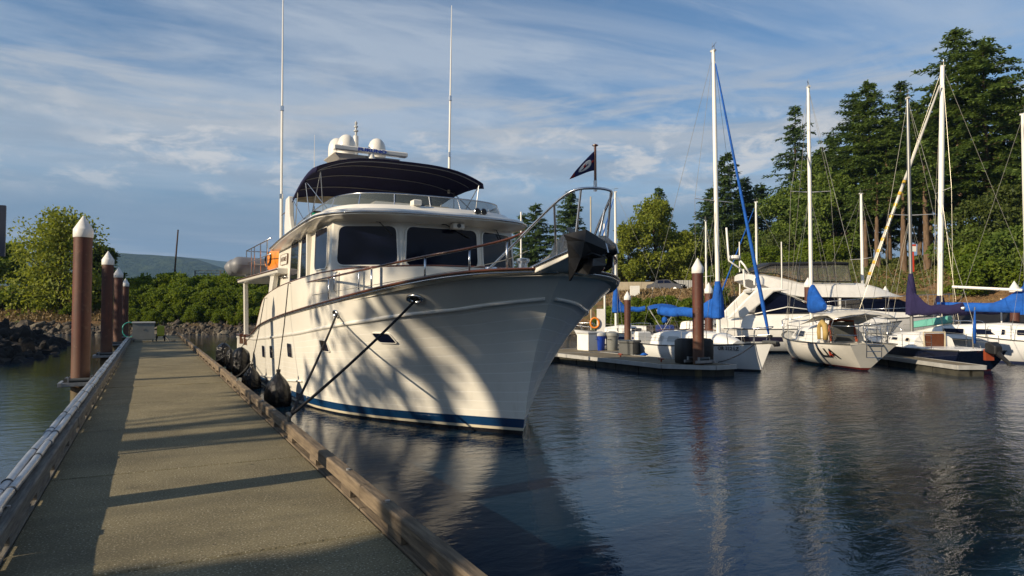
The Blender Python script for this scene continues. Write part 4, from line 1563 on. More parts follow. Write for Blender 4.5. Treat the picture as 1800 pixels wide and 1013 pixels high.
# kayaks lashed on the boat deck
def kayak(loc, ln, label, mat, tilt):
    root = tag(empty("kayak", YM @ Vector(loc), R(90) + TH), label, "kayak", "kayaks on the boat deck")
    rows = []
    for u in np.linspace(0, 1, 15):
        w_ = max(0.02, math.sin(math.pi * u) ** 0.6)
        rows.append([(ln * (u - .5), 0.20 * w_ * math.cos(a), 0.40 + 0.36 * w_ * math.sin(a) + 0.06 * (2 * u - 1) ** 2) for a in np.linspace(0, 2 * math.pi, 14, endpoint=False)])
    MB().loft(rows).build("shell", M[mat], root, smooth=60)
    MB().tube([(.42 * math.cos(a), .205, .44 + .17 * math.sin(a)) for a in np.linspace(0, 6.283, 18)], 0.03, 6).build("cockpit_rim", M["black"], root, smooth=True)
    return root


kayak((11.6, 2.02, 3.33), 3.0, "orange kayak on its side behind the boat deck rail", "orange", 0)
kayak((12.4, 1.45, 3.33), 3.2, "second orange kayak lying inboard of the first on the boat deck", "orange", 0)
din = tag(empty("inflatable_dinghy", YM @ Vector((15.1, 1.0, 3.32)), R(90) + TH), "grey inflatable dinghy stowed across the aft end of the boat deck", "dinghy")
tp = crom([(-.55, 1.95, .42), (-.55, 1.45, .39), (-.55, .5, .36), (-.55, -1.2, .36), (-.35, -1.9, .42), (0.1, -2.1, .45), (.55, -1.9, .42), (.75, -1.2, .36), (.75, .5, .36), (.75, 1.45, .39), (.75, 1.95, .42)], 5)
MB().tube(tp, [0.05, .2, .28] + [0.31] * (len(tp) - 6) + [.28, .2, 0.05], 14).build("tube", M["tubegrey"], din, smooth=50)
MB().tube(tp[3:-3], 0.318, 8, squash=.2).build("rubbing_strake", M["dkgrey"], din, smooth=True)
MB().box(-.5, .7, -1.9, 1.3, .12, .2).build("floor", M["lightgrey"], din)
MB().tube([(-.88, 1.2, .45), (-.9, .2, .40), (-.88, -.8, .45)], 0.012, 6).build("grab_line", M["ropew"], din)
MB().box(-.5, .7, -.6, -.3, 0.0, .12).build("chock", M["white"], din)

# ------------------------------------------------------------------ fenders wrapped in black bags, and mooring lines
def bag_mat():
    m = pmat("black_bag", (0.004, 0.004, 0.005), 0.17, bump=0.9, bscale=8.5, bdist=0.06, spec=0.3)
    return m


M["bag"] = bag_mat()


def bag(x, y_, t, w_, h_, label, seed, neck=True):
    c = y_t(x, y_, t)
    root = tag(empty("fender", YM @ Vector((c.x, c.y, c.z)), R(90) + TH), label, "fender", "bagged fenders along the yacht")
    rg = np.random.default_rng(seed)
    rows = []
    ph = rg.uniform(0, 6, 6)
    for u in np.linspace(0, 1, 17):
        rr = [.30, .62, .84, .95, 1.0, 1.0, .99, .97, .94, .9, .84, .75, .62, .46, .28, .14, .10][int(round(u * 16))] if neck else \
             [.5, .8, .95, 1, 1, 1, 1, 1, 1, 1, 1, 1, .98, .93, .8, .55, .25][int(round(u * 16))]
        row = []
        for k, a in enumerate(np.linspace(0, 2 * math.pi, 30, endpoint=False)):
            cr = 1 + .045 * math.sin(5 * a + ph[0] + 1.5 * u) + .05 * math.sin(8 * a + ph[1] - 2 * u) * (.4 + .6 * u) + .04 * math.sin(12 * a + ph[2] + 2 * u)
            row.append((w_ / 2 * rr * cr * math.cos(a), w_ / 2 * .82 * rr * cr * math.sin(a), h_ * (u - .5)))
        rows.append(row)
    MB().loft(rows).build("bag", M["bag"], root, smooth=50)
    if neck:
        MB().tube([(0, 0, h_ * .47), (0, 0, h_ * .53)], .05, 8).build("knot", M["rope"], root)
    return root, c


fb = [(489, 688, 2.97, .72, .95, "largest shiny black bagged fender, nearest the bow", True), (442, 668, 2.93, .62, .85, "black bagged fender second from the bow with a tied neck", True),
      (423, 637, 2.92, .60, .92, "wide black bagged fender third from the bow", False), (405, 634, 2.85, .34, .80, "narrow black bagged fender between two wider ones", False),
      (393, 624, 2.90, .58, .85, "farthest black bagged fender by the yacht's stern", False)]
FB = []
for k, (x, y_, t, w_, h_, lb, nk) in enumerate(fb):
    FB.append(bag(x, y_, t, w_, h_, lb, 60 + k, nk))


def line(name, pts_, r_, label, mat="rope", group="yacht mooring lines", n=6):
    o = MB().tube(pts_, r_, n).build(name, M[mat], smooth=True)
    return tag(o, label, "rope", group)


def sag(a, b, s, n=10):
    a, b = Vector(a), Vector(b)
    return [a.lerp(b, i / n) - Vector((0, 0, s * 4 * (i / n) * (1 - i / n))) for i in range(n + 1)]


# dock cleat where the bow lines meet
ck_p = pX(508, 712, 1.67)
ckp = Vector((1.67, ck_p.y, DZ + 0.215))
cl = tag(empty("dock_cleat", ckp), "dark cleat on the timber rail where the bow lines end", "cleat")
MB().tube([(0, -.16, .07), (0, -.05, .085), (0, .05, .085), (0, .16, .07)], [.016, .024, .024, .016], 8).build("horn", M["dkgrey"], cl, smooth=True)
for s in (-.05, .05):
    MB().tube([(0, s, -.012), (0, s, .08)], .02, 8).build("leg", M["dkgrey"], cl)
for (x, y_, lb) in ((733, 524, "black mooring line from the chrome bow hawse down to the dock"), (594, 553, "black mooring line from the smaller hawse hole down to the dock")):
    loc, nr = on_hull(x, y_)
    line("mooring_line", sag(YM @ (loc + nr * .03), ckp + Vector((0.02, 0, .06)), .05), .021, lb)
# fender lanyards
for (x, y_, k, lb) in ((509, 499, 0, "thin black lanyard holding the largest bagged fender"), (467, 525, 1, "thin black lanyard holding the second bagged fender")):
    tp_ = y_t(x, y_, 2.6)
    bt = FB[k][1] + Vector((0, 0, fb[k][4] * .52))
    line("fender_lanyard", [YM @ (tp_ + Vector((0, -.06, .02))), YM @ (tp_ + Vector((0, .03, 0))), YM @ tp_.lerp(bt, .5), YM @ bt], .013, lb, group="fender lanyards")
for (x, k, lb) in ((429, 2, "lanyard of the third bagged fender"), (411, 4, "lanyard of the farthest bagged fender")):
    c = FB[k][1]
    line("fender_lanyard", [YM @ Vector((c.x - .1, 2.5, 1.38)), YM @ Vector((c.x - .05, 2.66, 1.36)), YM @ (c + Vector((0, 0, fb[k][4] * .48)))], .013, lb, group="fender lanyards")
# spring lines from the stern quarter to the dock
spa = y_t(440, 636, 2.63)
line("mooring_line", sag(YM @ spa, pX(405, 664, 1.68), .12), .017, "black spring line crossing in front of the middle fenders", group="yacht mooring lines")
line("mooring_line", sag(YM @ y_t(405, 612, 2.55), pX(372, 634, 1.68), .15), .016, "thin stern line by the farthest fender", group="yacht mooring lines")
# ------------------------------------------------------------------ marina docks on the right
FZ = 0.36
M["fdeck"] = pmat("finger_deck", (0.22, 0.185, 0.125), 0.9, col2=(0.15, 0.125, 0.085), vscale=1.4, bump=0.3, bscale=60, spec=0.2)
M["alu_edge"] = pmat("dock_edge", (0.48, 0.48, 0.46), 0.5, 0.2, var=0.2)


def float_dock(name, label, poly, zt, nblk):
    """poly: counter-clockwise outline; deck, pale edge strip and floats below"""
    root = struct(empty(name), label=label)
    MB().prism(poly, zt - 0.10, zt).build("deck_board", M["fdeck"], root)
    c = Vector((sum(p[0] for p in poly) / len(poly), sum(p[1] for p in poly) / len(poly), 0))
    for i in range(len(poly)):
        a, b = Vector((*poly[i], 0)), Vector((*poly[(i + 1) % len(poly)], 0))
        t = (b - a).normalized()
        n = Vector((t.y, -t.x, 0))
        q = [a, b, b + n * .05, a + n * .05]
        MB().prism([(p.x, p.y) for p in q], zt - 0.13, zt + 0.012).build("edge_strip", M["alu_edge"], root)
        L = (b - a).length
        k = max(1, int(L / 1.3))
        for j in range(k):
            a2, b2 = a + t * (L * j / k + .03), a + t * (L * (j + 1) / k - .03)
            q = [a2 - n * .5, b2 - n * .5, b2 - n * .04, a2 - n * .04]
            MB().prism([(p.x, p.y) for p in q], -0.25, zt - 0.134).build("float_block", M["float"], root)
    return root


float_dock("finger_dock", "near finger float with a chamfered corner in front of the white sailboat", [(17.35, 16.75), (17.35, 24.6), (15.25, 24.6), (15.25, 18.0), (16.45, 16.75)], FZ, 6)
float_dock("marina_walkway", "walkway float carrying the bins behind the finger", [(34.0, 24.62), (34.0, 27.4), (13.6, 27.4), (13.6, 24.62)], FZ, 8)
e0, e1 = pz(1683, 643, .36), pz(1545, 634, .36)
hd_ = (Vector((e1.x, e1.y, 0)) - Vector((e0.x, e0.y, 0)))
HEAD = Vector((0.50, 0.866, 0))
nrm_ = Vector((HEAD.y, -HEAD.x, 0))
E0 = Vector((e0.x, e0.y, 0))
q = [E0, E0 + nrm_ * .9, E0 + nrm_ * .9 + HEAD * 7.5, E0 + HEAD * 7.5]
float_dock("finger_dock", "small finger float between the two sailboats at right", [(p.x, p.y) for p in q], FZ, 3)

gA = "steel pilings of the marina"
pA = pz(1228, 661, 0)
piling(pA.x, pA.y, 2.2 + (545 - 453) * 22.75 / 1200, .185, "rusty piling standing at the end of the near finger float", gA)
pile_guide(pA.x, pA.y, -1, "bracket around the piling at the finger float end", "pile guides")


def far_piling(x, ytop, depth, lb, r_=.19):
    b = pd(x, 545, depth)
    piling(b.x, b.y, 2.2 + (545 - ytop) * depth / FPX, r_, lb, gA)


far_piling(1103, 512, 40, "thin looking piling left of the small blue covered sailboat")
far_piling(1246, 497, 33, "piling with white cap just behind the blue sail cover")
far_piling(1421, 488, 36.5, "piling with white cap beside the flybridge cruiser's canopy")
far_piling(1557, 503, 44, "piling with white cap in front of the brown slope")
far_piling(1784, 494, 31.5, "piling with white cap at the right edge behind the blue boom cover")

# ------------------------------------------------------------------ things on the float
def on_float(x, y_):
    p = pz(x, y_, FZ)
    return Vector((p.x, p.y, FZ))


def trash_bin(p, mat, lid, label):
    root = tag(empty("trash_bin", p, .5), label, "bin", "bins on the walkway")
    MB().lathe([(.24, 0), (.25, .02), (.29, .62), (.31, .63), (.31, .66)], 20).build("body", M[mat], root, smooth=40)
    MB().lathe([(.325, .66), (.325, .74), (.29, .80), (.12, .86), (.01, .87)], 20).build("lid", M[lid], root, smooth=40)
    for s in (-1, 1):
        MB().tube([(s * .29, -.08, .5), (s * .34, -.08, .52), (s * .34, .08, .52), (s * .29, .08, .5)], .015, 6).build("handle", M[mat], root)
    return root


trash_bin(on_float(1053, 616), "bluebin", "lightgrey", "blue recycling bin with a pale grey lid on the float")
trash_bin(on_float(1076, 616), "grey", "grey", "grey rubbish bin beside the blue one")
p = on_float(1107, 623)
b = tag(empty("deck_chest", p, R(30)), "dark grey storage chest on the float behind the white sailboat's stern", "chest")
MB().box(-.42, .42, -.3, .3, 0, .48, .02).build("body", M["dkgrey"], b)
MB().box(-.45, .45, -.33, .33, .482, .58, .02).build("lid", M["dkgrey"], b)
p = on_float(1035, 616)
b = tag(empty("dock_locker", p, R(5)), "white dock locker half hidden by the yacht's bow", "locker")
MB().box(-.35, .35, -.4, .4, 0, .75, .02).build("body", M["boatwhite"], b)
MB().box(-.38, .38, -.43, .43, .752, .84, .02).build("lid", M["lightgrey"], b)
p = on_float(1060, 600) + Vector((0.6, 1.2, 0))
b = tag(empty("life_ring_cabinet", p, R(-30)), "white equipment post with an orange life ring behind the bins", "cabinet")
MB().box(-.16, .3, -.1, .1, 0, 1.9, .01).build("cabinet", M["boatwhite"], b)
rg_ = [(-.05 + .26 * math.cos(a) - .25, -.16 + .0 * a, 1.05 + .3 * math.sin(a)) for a in np.linspace(0, 2 * math.pi, 24)]
MB().tube(rg_, .06, 8, cap=False).build("life_ring", M["orange"], b, smooth=True)
for x, y_ in ((1089, 628), (1161, 637)):
    p = on_float(x, y_)
    c = tag(empty("float_cleat", p + Vector((.12, .1, 0)), R(90)), "small rusty cleat near the %s of the finger float's edge" % ("middle" if x < 1100 else "chamfered corner"), "cleat")
    MB().tube([(-.14, 0, .1), (-.05, 0, .11), (.05, 0, .11), (.14, 0, .1)], .022, 8).build("horn", M["redwood"], c)
    MB().tube([(0, 0, 0), (0, 0, .11)], .03, 8).build("leg", M["redwood"], c)
# blue rope pile and the big black drum at the end of the finger
p = on_float(1112, 624) + Vector((0, -.75, .02))
b = MB().tube([Vector((.16 * math.cos(a) * (1 - k / 60), .16 * math.sin(a) * (1 - k / 60), .02 + k * .0016)) for k, a in enumerate(np.linspace(0, 25, 46))], .022, 6).build("rope_coil", M["blue"], loc=p)
tag(b, "small coil of blue rope beside the dark chest", "rope")
p = pz(1190, 640, FZ)
b = tag(empty("rubber_drum", (16.62, 17.95, FZ), R(-14)), "big black rubber drum fender standing behind the finger piling", "drum")
rows = []
for u, k in ((0, .94), (.06, 1.0), (.5, 1.01), (.94, 1.0), (1.0, .95)):
    rows.append([(.62 * k * math.copysign(abs(math.cos(a)) ** .5, math.cos(a)), .42 * k * math.copysign(abs(math.sin(a)) ** .5, math.sin(a)), u * .82) for a in np.linspace(0, 2 * math.pi, 28, endpoint=False)])
MB().loft(rows).build("body", M["black"], b, smooth=40)
MB().tube([(.60 * math.cos(a), .42 * math.sin(a), .83) for a in np.linspace(0, 2 * math.pi, 28)], .02, 6).build("rim", M["black"], b)


# ------------------------------------------------------------------ boats
def hull_rows(L, B, fb0, fb1, stern=0.74, over=0.10, sover=0.03, draft=0.35, n=26, vee=2.6, maxat=0.42):
    """rows of half sections from transom to stem: list of (x, [(y,z)...])"""
    rows = []
    for i in range(n + 1):
        u = i / n
        f = lerp(stern, 1, math.sin(min(u / maxat, 1) * math.pi / 2)) if u < maxat else math.cos((u - maxat) / (1 - maxat) * math.pi / 2) ** 0.78
        zs = lerp(fb0, fb1, u ** 1.6) - 0.10 * math.sin(math.pi * u)
        hb = B / 2 * f
        sec = []
        for v in np.linspace(0, 1, 11):
            z = zs - (zs + draft) * v
            # section: nearly vertical topside then round bilge
            wv = max(0.0, 1 - v ** lerp(vee, 2.6, min(1, u * 2.2))) ** lerp(.62 if vee > 2 else .95, .62, min(1, u * 2.2))
            flare = 1 - 0.16 * v * (0.4 + 0.9 * u)
            xx = u * L - over * L * (u ** 5) * v * 1.05 + sover * L * (1 - u) ** 6 * v
            sec.append((xx, hb * wv * flare, z))
        rows.append(sec)
    return rows


def boat_hull(root, L, B, fb0, fb1, mat, deckmat="deck", **kw):
    rows = hull_rows(L, B, fb0, fb1, **kw)
    mb = MB()
    full = [[(x, -y_, z) for x, y_, z in sec] + [(x, y_, z) for x, y_, z in sec[::-1][1:]] for sec in rows]
    mb.grid(full)
    n = len(full[0])
    mb.f.append(tuple(range(n)))
    mb.m.append(0)
    h = mb.build("hull", mat, root, smooth=55)
    dk = MB().grid([[(sec[0][0], sec[0][1] * u * .99, sec[0][2] - .03 + .05 * (1 - u * u)) for u in (-1, -.5, 0, .5, 1)] for sec in rows])
    dk.build("deck", M[deckmat], root, smooth=True)
    for s in (-1, 1):
        MB().tube([(sec[0][0], sec[0][1] * s, sec[0][2] + .01) for sec in rows], .028, 6).build("toe_rail", M["dkgrey"], root, smooth=True)
    return rows


def band_hull(name, top, bands, rough=0.25):
    """hull paint in horizontal bands: list of (z below which, colour) from the top down"""
    m = pmat(name, top, rough, coat=0.2)
    nt = m.node_tree
    b = nt.nodes["Principled BSDF"]
    tc = nn(nt, "ShaderNodeTexCoord")
    sx = nn(nt, "ShaderNodeSeparateXYZ")
    nt.links.new(tc.outputs["Object"], sx.inputs[0])
    n1 = noise(nt, tc.outputs["Object"], 1.2, 5, 0.6)
    c = mixc(nt, smooth(nt, n1, .35, .7), top, tuple(x * .9 for x in top))
    for z, cc in bands:
        c = mixc(nt, mth(nt, "LESS_THAN", sx.outputs[2], z), c, cc)
    nt.links.new(c, b.inputs["Base Color"])
    return m


def coach(root, stations, name="cabin", mat="boatwhite", bev=0.05):
    """stations: (x, half width at foot, half width at top, z foot, z top)"""
    rows = []
    for (x, wb, wt, zb, zt) in stations:
        rows.append([(x, -wb, zb), (x, wb, zb), (x, lerp(wb, wt, .8), lerp(zb, zt, .78)), (x, wt * .85, zt - .01), (x, wt * .4, zt + .04), (x, -wt * .4, zt + .04), (x, -wt * .85, zt - .01), (x, -lerp(wb, wt, .8), lerp(zb, zt, .78))])
    return MB().loft(rows).build(name, M[mat], root, smooth=38)


def side_win(parent, s, x0, x1, st, z0, z1, slant=0.0, mat="glass_dark", frame="lightgrey", name="window"):
    """window on cabin side s (+1 port): stations give the half width"""
    def wat(x, z):
        xs = [q[0] for q in st]
        wb, wt = itp(x, xs, [q[1] for q in st]), itp(x, xs, [q[2] for q in st])
        zb, zt = itp(x, xs, [q[3] for q in st]), itp(x, xs, [q[4] for q in st])
        k = min(1, max(0, (z - zb) / max(zt - zb, .01)))
        return lerp(wb, lerp(wb, wt, .8), k / .78)
    c4 = [(x0, s * wat(x0, z0), z0), (x1, s * wat(x1, z0), z0), (x1 - slant, s * wat(x1, z1), z1), (x0 + slant, s * wat(x0, z1), z1)]
    if s > 0:
        c4 = [c4[1], c4[0], c4[3], c4[2]]
    return window(parent, c4, mat=mat, frame=frame, d=.02, w_=.025, r_=.06, name=name)


def stanchions(root, rows, i0, i1, step, h, nlines=2, sides=(-1, 1)):
    for s in sides:
        tops = []
        for i in range(i0, i1 + 1, step):
            x, y_, z = rows[i][0]
            y2 = s * (y_ - .07)
            MB().tube([(x, y2, z), (x, y2, z + h)], .013, 6).build("stanchion", M["chrome"], root)
            tops.append((x, y2, z + h))
        for k in range(nlines):
            MB().tube([(a, b, c - k * h * .48) for a, b, c in tops], .006, 5).build("lifeline", M["wire"], root)


def pulpit(root, rows, h, i=21):
    x, y_, z = rows[i][0]
    xe, ye, ze = rows[-1][0]
    pts_ = [(x, -y_ + .05, z), (x + .05, -y_ + .05, z + h), (lerp(x, xe, .7), -y_ * .5, z + h * 1.05), (xe + .02, 0, ze + h * 1.0), (lerp(x, xe, .7), y_ * .5, z + h * 1.05), (x + .05, y_ - .05, z + h), (x, y_ - .05, z)]
    MB().tube(crom(pts_, 4), .016, 8).build("pulpit", M["chrome"], root, smooth=True)
    for s in (-1, 1):
        MB().tube([(lerp(x, xe, .6), s * y_ * .45, ze - .03), (lerp(x, xe, .7), s * y_ * .5, z + h * 1.05)], .014, 6).build("pulpit_leg", M["chrome"], root)
    MB().tube([(x + .02, -y_ + .05, z + h * .5), (xe - .1, 0, ze + h * .5), (x + .02, y_ - .05, z + h * .5)], .012, 6).build("pulpit_bar", M["chrome"], root)


def mast_rig(root, rows, x, zb, zt, r_, mat, L, spread=((.52, .75),), fore=True, furl=None, backstay=True, boomlen=0, boomz=0, cover=None, coverh=(.75, .28), rake=0.0, cap=True, boom_mat="mastwhite", shroud_w=1.0, lean=0.0):
    """mast with spreaders, shrouds, stays, boom and sail cover. x: mast position"""
    def mp(z):
        return Vector((x - rake * (z - zb), lean * (z - zb), z))
    m = MB().tube([mp(zb), mp(lerp(zb, zt, .7)), mp(zt)], [r_, r_, r_ * .78], 12, squash=1.0).build("mast", M[mat], root, smooth=50)
    if cap:
        MB().box(mp(zt).x - .12, mp(zt).x + .1, mp(zt).y - .05, mp(zt).y + .05, zt - .02, zt + .05).build("mast_cap", M["lightgrey"], m)
        MB().tube([mp(zt) + Vector((-.05, 0, 0)), mp(zt) + Vector((-.05, 0, .35))], .006, 5).build("masthead_antenna", M["wire"], m)
        MB().tube([mp(zt) + Vector((.06, 0, 0)), mp(zt) + Vector((.06, 0, .2)), mp(zt) + Vector((-.2, .12, .22)), mp(zt) + Vector((.3, -.15, .22))], .008, 5).build("wind_vane", M["dkgrey"], m)
    xs = [q[0][0] for q in rows]
    ys = [q[0][1] for q in rows]
    zs = [q[0][2] for q in rows]
    hb, hz = itp(x - .15, xs, ys) - .08, itp(x, xs, zs)
    tips = []
    for (f, w_) in spread:
        z = lerp(zb, zt, f)
        for s in (-1, 1):
            MB().tube([mp(z), mp(z) + Vector((-.1, s * w_, .03))], [.022, .014], 6).build("spreader", M["alu"], m)
            tips.append((s, mp(z) + Vector((-.1, s * w_, .03))))
    for s in (-1, 1):
        tp_ = [t for ss, t in tips if ss == s]
        MB().tube([Vector((x - .15, s * hb, hz))] + tp_ + [mp(zt - .05)], .0065 * shroud_w, 5).build("shroud", M["wire"], root)
        low = mp(lerp(zb, zt, spread[0][0]) - .05)
        for dx in (-.45, .35):
            MB().tube([Vector((x + dx, s * (hb + .02), hz)), low], .0055 * shroud_w, 5).build("lower_shroud", M["wire"], root)
    if fore:
        b = Vector((L - .08, 0, rows[-1][0][2] + .05))
        t = mp(zt - .08)
        if furl:
            pts_ = [b.lerp(t, k) for k in (.02, .05, .12, .3, .6, .9, .96)]
            MB().tube(pts_, [.025, .05, .07, .06, .045, .03, .02], 8).build("furled_sail", M[furl], root, smooth=True)
            MB().lathe([(.02, 0), (.09, .02), (.09, .10), (.02, .12)], 12, (b.x - .0, 0, b.z + .12)).build("furler_drum", M["black"], root)
        MB().tube([b, t], .008, 5).build("forestay", M["wire"], root)
    if backstay:
        MB().tube([Vector((.05, 0, rows[0][0][2])), mp(zt - .03)], .007, 5).build("backstay", M["wire"], root)
    if boomlen:
        a = mp(boomz)
        e = a + Vector((-boomlen, lean, .12))
        MB().tube([a, e], .055, 10).build("boom", M[boom_mat], root, smooth=True)
        if cover:
            rows_ = []
            N = 14
            for k in range(N + 1):
                u = k / N
                c = a.lerp(e, u * .97)
                h = lerp(coverh[1], coverh[0], max(0, 1 - u / .45) ** 1.5)
                w_ = lerp(.15, .10, u)
                dz = .10 - .0 * u + .03 * math.sin(u * 14) * (u > .1)
                if k == 0:
                    c = c + Vector((.12, 0, 0))
                rows_.append([(c.x, w_ * math.cos(an) * (1 - .35 * max(0, math.sin(an))), c.z - .14 + dz + (h if math.sin(an) > 0 else .16) * math.sin(an)) for an in np.linspace(0, 2 * math.pi, 14, endpoint=False)])
            MB().loft(rows_).build("sail_cover", M[cover], root, smooth=60)
            # collar wrapped up the mast
            MB().tube([mp(boomz - .15), mp(boomz + coverh[0] * .75), mp(boomz + coverh[0] * 1.35), mp(boomz + coverh[0] * 1.6)], [r_ + .16, r_ + .13, r_ + .05, r_ + .015], 12).build("mast_collar", M[cover], root, smooth=60)
    return m


def sail_root(stern, bow, label, group="sailboats in the marina"):
    s, b = Vector((stern[0], stern[1], 0)), Vector((bow[0], bow[1], 0))
    d = b - s
    return tag(empty("sailboat", s, math.atan2(d.y, d.x)), label, "sailboat", group), d.length


def loc_xy(root, p):
    """world point -> boat frame"""
    c, s = math.cos(-root.rotation_euler.z), math.sin(-root.rotation_euler.z)
    dx, dy = p.x - root.location.x, p.y - root.location.y
    return Vector((dx * c - dy * s, dx * s + dy * c, p.z))


# ---- 1: white sloop with blue covers and registration number
HM1 = band_hull("white_sloop_hull", (0.70, 0.71, 0.70), [(0.07, (0.05, 0.045, 0.04)), (0.02, (0.03, 0.03, 0.03))])
s1, L = sail_root((19.15, 24.1), (19.25, 16.9), "white sloop with bright blue sail cover and furled blue jib beside the finger float")
rows = boat_hull(s1, L, 2.5, .84, 1.04, HM1, over=.09, stern=.66)
st = [(1.6, .80, .62, .72, 1.22), (2.0, .86, .66, .72, 1.30), (3.6, .92, .66, .74, 1.34), (4.9, .74, .50, .80, 1.28), (5.7, .42, .22, .88, 1.02)]
cb = coach(s1, st)
for s in (-1, 1):
    for (a, b_) in ((1.85, 2.45), (2.7, 3.35), (4.35, 4.65)):
        side_win(cb, s, a, b_, st, .93 if a < 4 else .95, 1.14 if a < 4 else 1.10, mat="lightgrey" if a < 4 else "glass_dark", frame="boatwhite" if a < 4 else "dkgrey")
    MB().tube([(1.9, s * .60, 1.36), (2.3, s * .62, 1.40), (3.6, s * .62, 1.43), (4.0, s * .6, 1.38)], .018, 6).build("grab_rail", M["teak"], cb)
MB().box(2.9, 3.5, -.28, .28, 1.37, 1.42, .02).build("hatch", M["boatwhite"], cb)
stanchions(s1, rows, 2, 21, 4, .55)
pulpit(s1, rows, .58)
mp_ = loc_xy(s1, pd(1262, 570, 26.2))
mz = 2.2 + (545 - 84) * 26.2 / 1200
mast_rig(s1, rows, 4.7, 1.2, mz, .085, "mastwhite", L, spread=((.47, 1.0),), furl="blue", boomlen=3.5, boomz=2.05, cover="blue", coverh=(.78, .22), boom_mat="alu", rake=.012)
MB().tube([(.1, -.55, .85), (.1, -.55, 1.6), (.02, 0, 1.62), (.1, .55, 1.6), (.1, .55, .85)], .015, 8).build("stern_pulpit", M["chrome"], s1, smooth=True)
MB().box(.05, .35, -.35, .35, .8, 1.25, .05).build("stern_locker", M["boatwhite"], s1)
MB().box(6.85, 7.45, -.09, .09, 1.02, 1.12, .02).build("anchor_roller", M["dkgrey"], s1)
MB().tube([(7.5, 0, 1.0), (7.32, 0, .96), (7.2, 0, 1.06)], [.07, .05, .03], 8).build("bow_anchor", M["blackmetal"], s1)
xr, yr, zr = rows[23][0]
for i_, (tx_, xx) in enumerate((("OR 312 LZ", 5.75),)):
    yy = -itp(xx, [q[1][0] for q in rows], [q[1][1] for q in rows])
    dxx = 0.5
    y2 = -itp(xx + dxx, [q[1][0] for q in rows], [q[1][1] for q in rows])
    text(tx_, .17, M["letter_black"], s1, (xx + .1, yy - .03 + (y2 - yy) * .2, .80), rot_from((dxx, y2 - yy, 0), (0, 0, 1)), name="registration", bold=.004)
    MB().box(xx - .62, xx - .52, yy - .035 - (y2 - yy) * 1.1, yy - .02 - (y2 - yy) * 1.1, .76, .86).build("sticker", M["letter_red"], s1)
line("dock_line", sag((16.9, 17.1, FZ + .08), s1.matrix_basis @ Vector((6.75, -.35, 1.0)), .10), .016, "black bow line of the white sloop running to the finger float", group="marina dock lines")

# ---- 2: small white sailboat with navy stripe, blue bimini
HM2 = band_hull("striped_hull", (0.66, 0.68, 0.70), [(.52, (0.03, 0.04, 0.15)), (.38, (0.64, 0.65, 0.66)), (.05, (.05, .04, .04))])
a, b = pd(1178, 590, 43.0), pd(1098, 590, 43.5)
s2, L = sail_root((a.x, a.y), (b.x, b.y), "small white sailboat with navy stripe and blue bimini near the bushes")
L = 6.8
rows = boat_hull(s2, L, 2.3, .75, .95, HM2)
s2.location = (a.x + .6, a.y - .4, 0)
st = [(2.2, .7, .55, .65, 1.15), (3.8, .75, .55, .68, 1.2), (4.8, .5, .3, .75, 1.05)]
cb = coach(s2, st)
for s in (-1, 1):
    side_win(cb, s, 2.5, 3.2, st, .86, 1.05)
    side_win(cb, s, 3.4, 4.0, st, .86, 1.05)
stanchions(s2, rows, 3, 21, 4, .5)
pulpit(s2, rows, .5)
mast_rig(s2, rows, 4.1, 1.1, 2.2 + (545 - 331) * 42.5 / 1200, .075, "mastwhite", L, spread=((.52, .75),), furl="blue", boomlen=1.9, boomz=2.2, cover="blue", coverh=(1.0, .16))
rows_ = [[(x, y_, 2.35 + .25 * (1 - (y_ / .95) ** 2) - .2 * (x - 1.2) ** 2) for y_ in (-.95, -.8, -.4, 0, .4, .8, .95)] for x in (.3, .7, 1.2, 1.7, 2.1)]
o = MB().grid(rows_).build("bimini", M["blue"], s2, smooth=True)
for x in (.4, 2.0):
    MB().tube([(1.2, -.9, .9), (x, -.93, 2.25), (x, 0, 2.45), (x, .93, 2.25), (1.2, .9, .9)], .014, 6).build("bimini_bow", M["lightgrey"], o)
MB().box(.5, 1.6, -.6, .6, .8, 1.25, .08).build("cockpit_cover", pmat("dark_blue_canvas", (.01, .03, .16), .8), s2)
MB().lathe([(.02, -.22), (.17, -.15), (.2, 0), (.17, .15), (.02, .22)], 14, (1.0, -1.0, 1.55)).build("fender_ball", M["blue"], s2, smooth=True)

# ---- 3: white sloop with lettering, ladder on its transom and yellow horseshoe buoy
HM3 = band_hull("lettered_hull", (0.74, 0.72, 0.66), [(.11, (0.16, 0.022, 0.018)), (.03, (0.03, .02, .02))])
s3, L = sail_root((22.55, 15.35), (26.45, 22.35), "white sloop with a stern ladder, yellow horseshoe buoy and black lettering on its side")
rows = boat_hull(s3, L, 2.75, .98, 1.18, HM3, stern=.60, over=.08, sover=.09, draft=.12, vee=1.0)
st = [(2.4, .90, .72, .88, 1.46), (3.0, .94, .72, .88, 1.60), (4.6, .92, .66, .90, 1.52), (5.8, .66, .42, .98, 1.36), (6.5, .4, .2, 1.04, 1.12)]
cb = coach(s3, st)
for s in (-1, 1):
    for (a, b_) in ((3.9, 4.55), (4.9, 5.35)):
        side_win(cb, s, a, b_, st, 1.10, 1.32, slant=.06)
MB().box(2.32, 2.42, -.42, .42, 1.0, 1.74, .01).build("companionway", M["dkgrey"], cb)
for s in (-1, 1):
    MB().tube([(2.25, s * .5, .98), (2.38, s * .48, 1.45), (2.42, s * .42, 1.78)], .05, 6).build("companion_trim", M["redwood"], cb)
MB().tube([(2.40, -.45, 1.76), (2.42, 0, 1.80), (2.40, .45, 1.76)], .05, 6).build("companion_trim", M["redwood"], cb)
stanchions(s3, rows, 3, 21, 4, .60)
pulpit(s3, rows, .6)
mast_rig(s3, rows, 5.2, 1.45, 2.2 + (545 - 140) * 28.6 / 1200, .078, "mastwhite", L, spread=((.56, .85),), furl=None, boomlen=0)
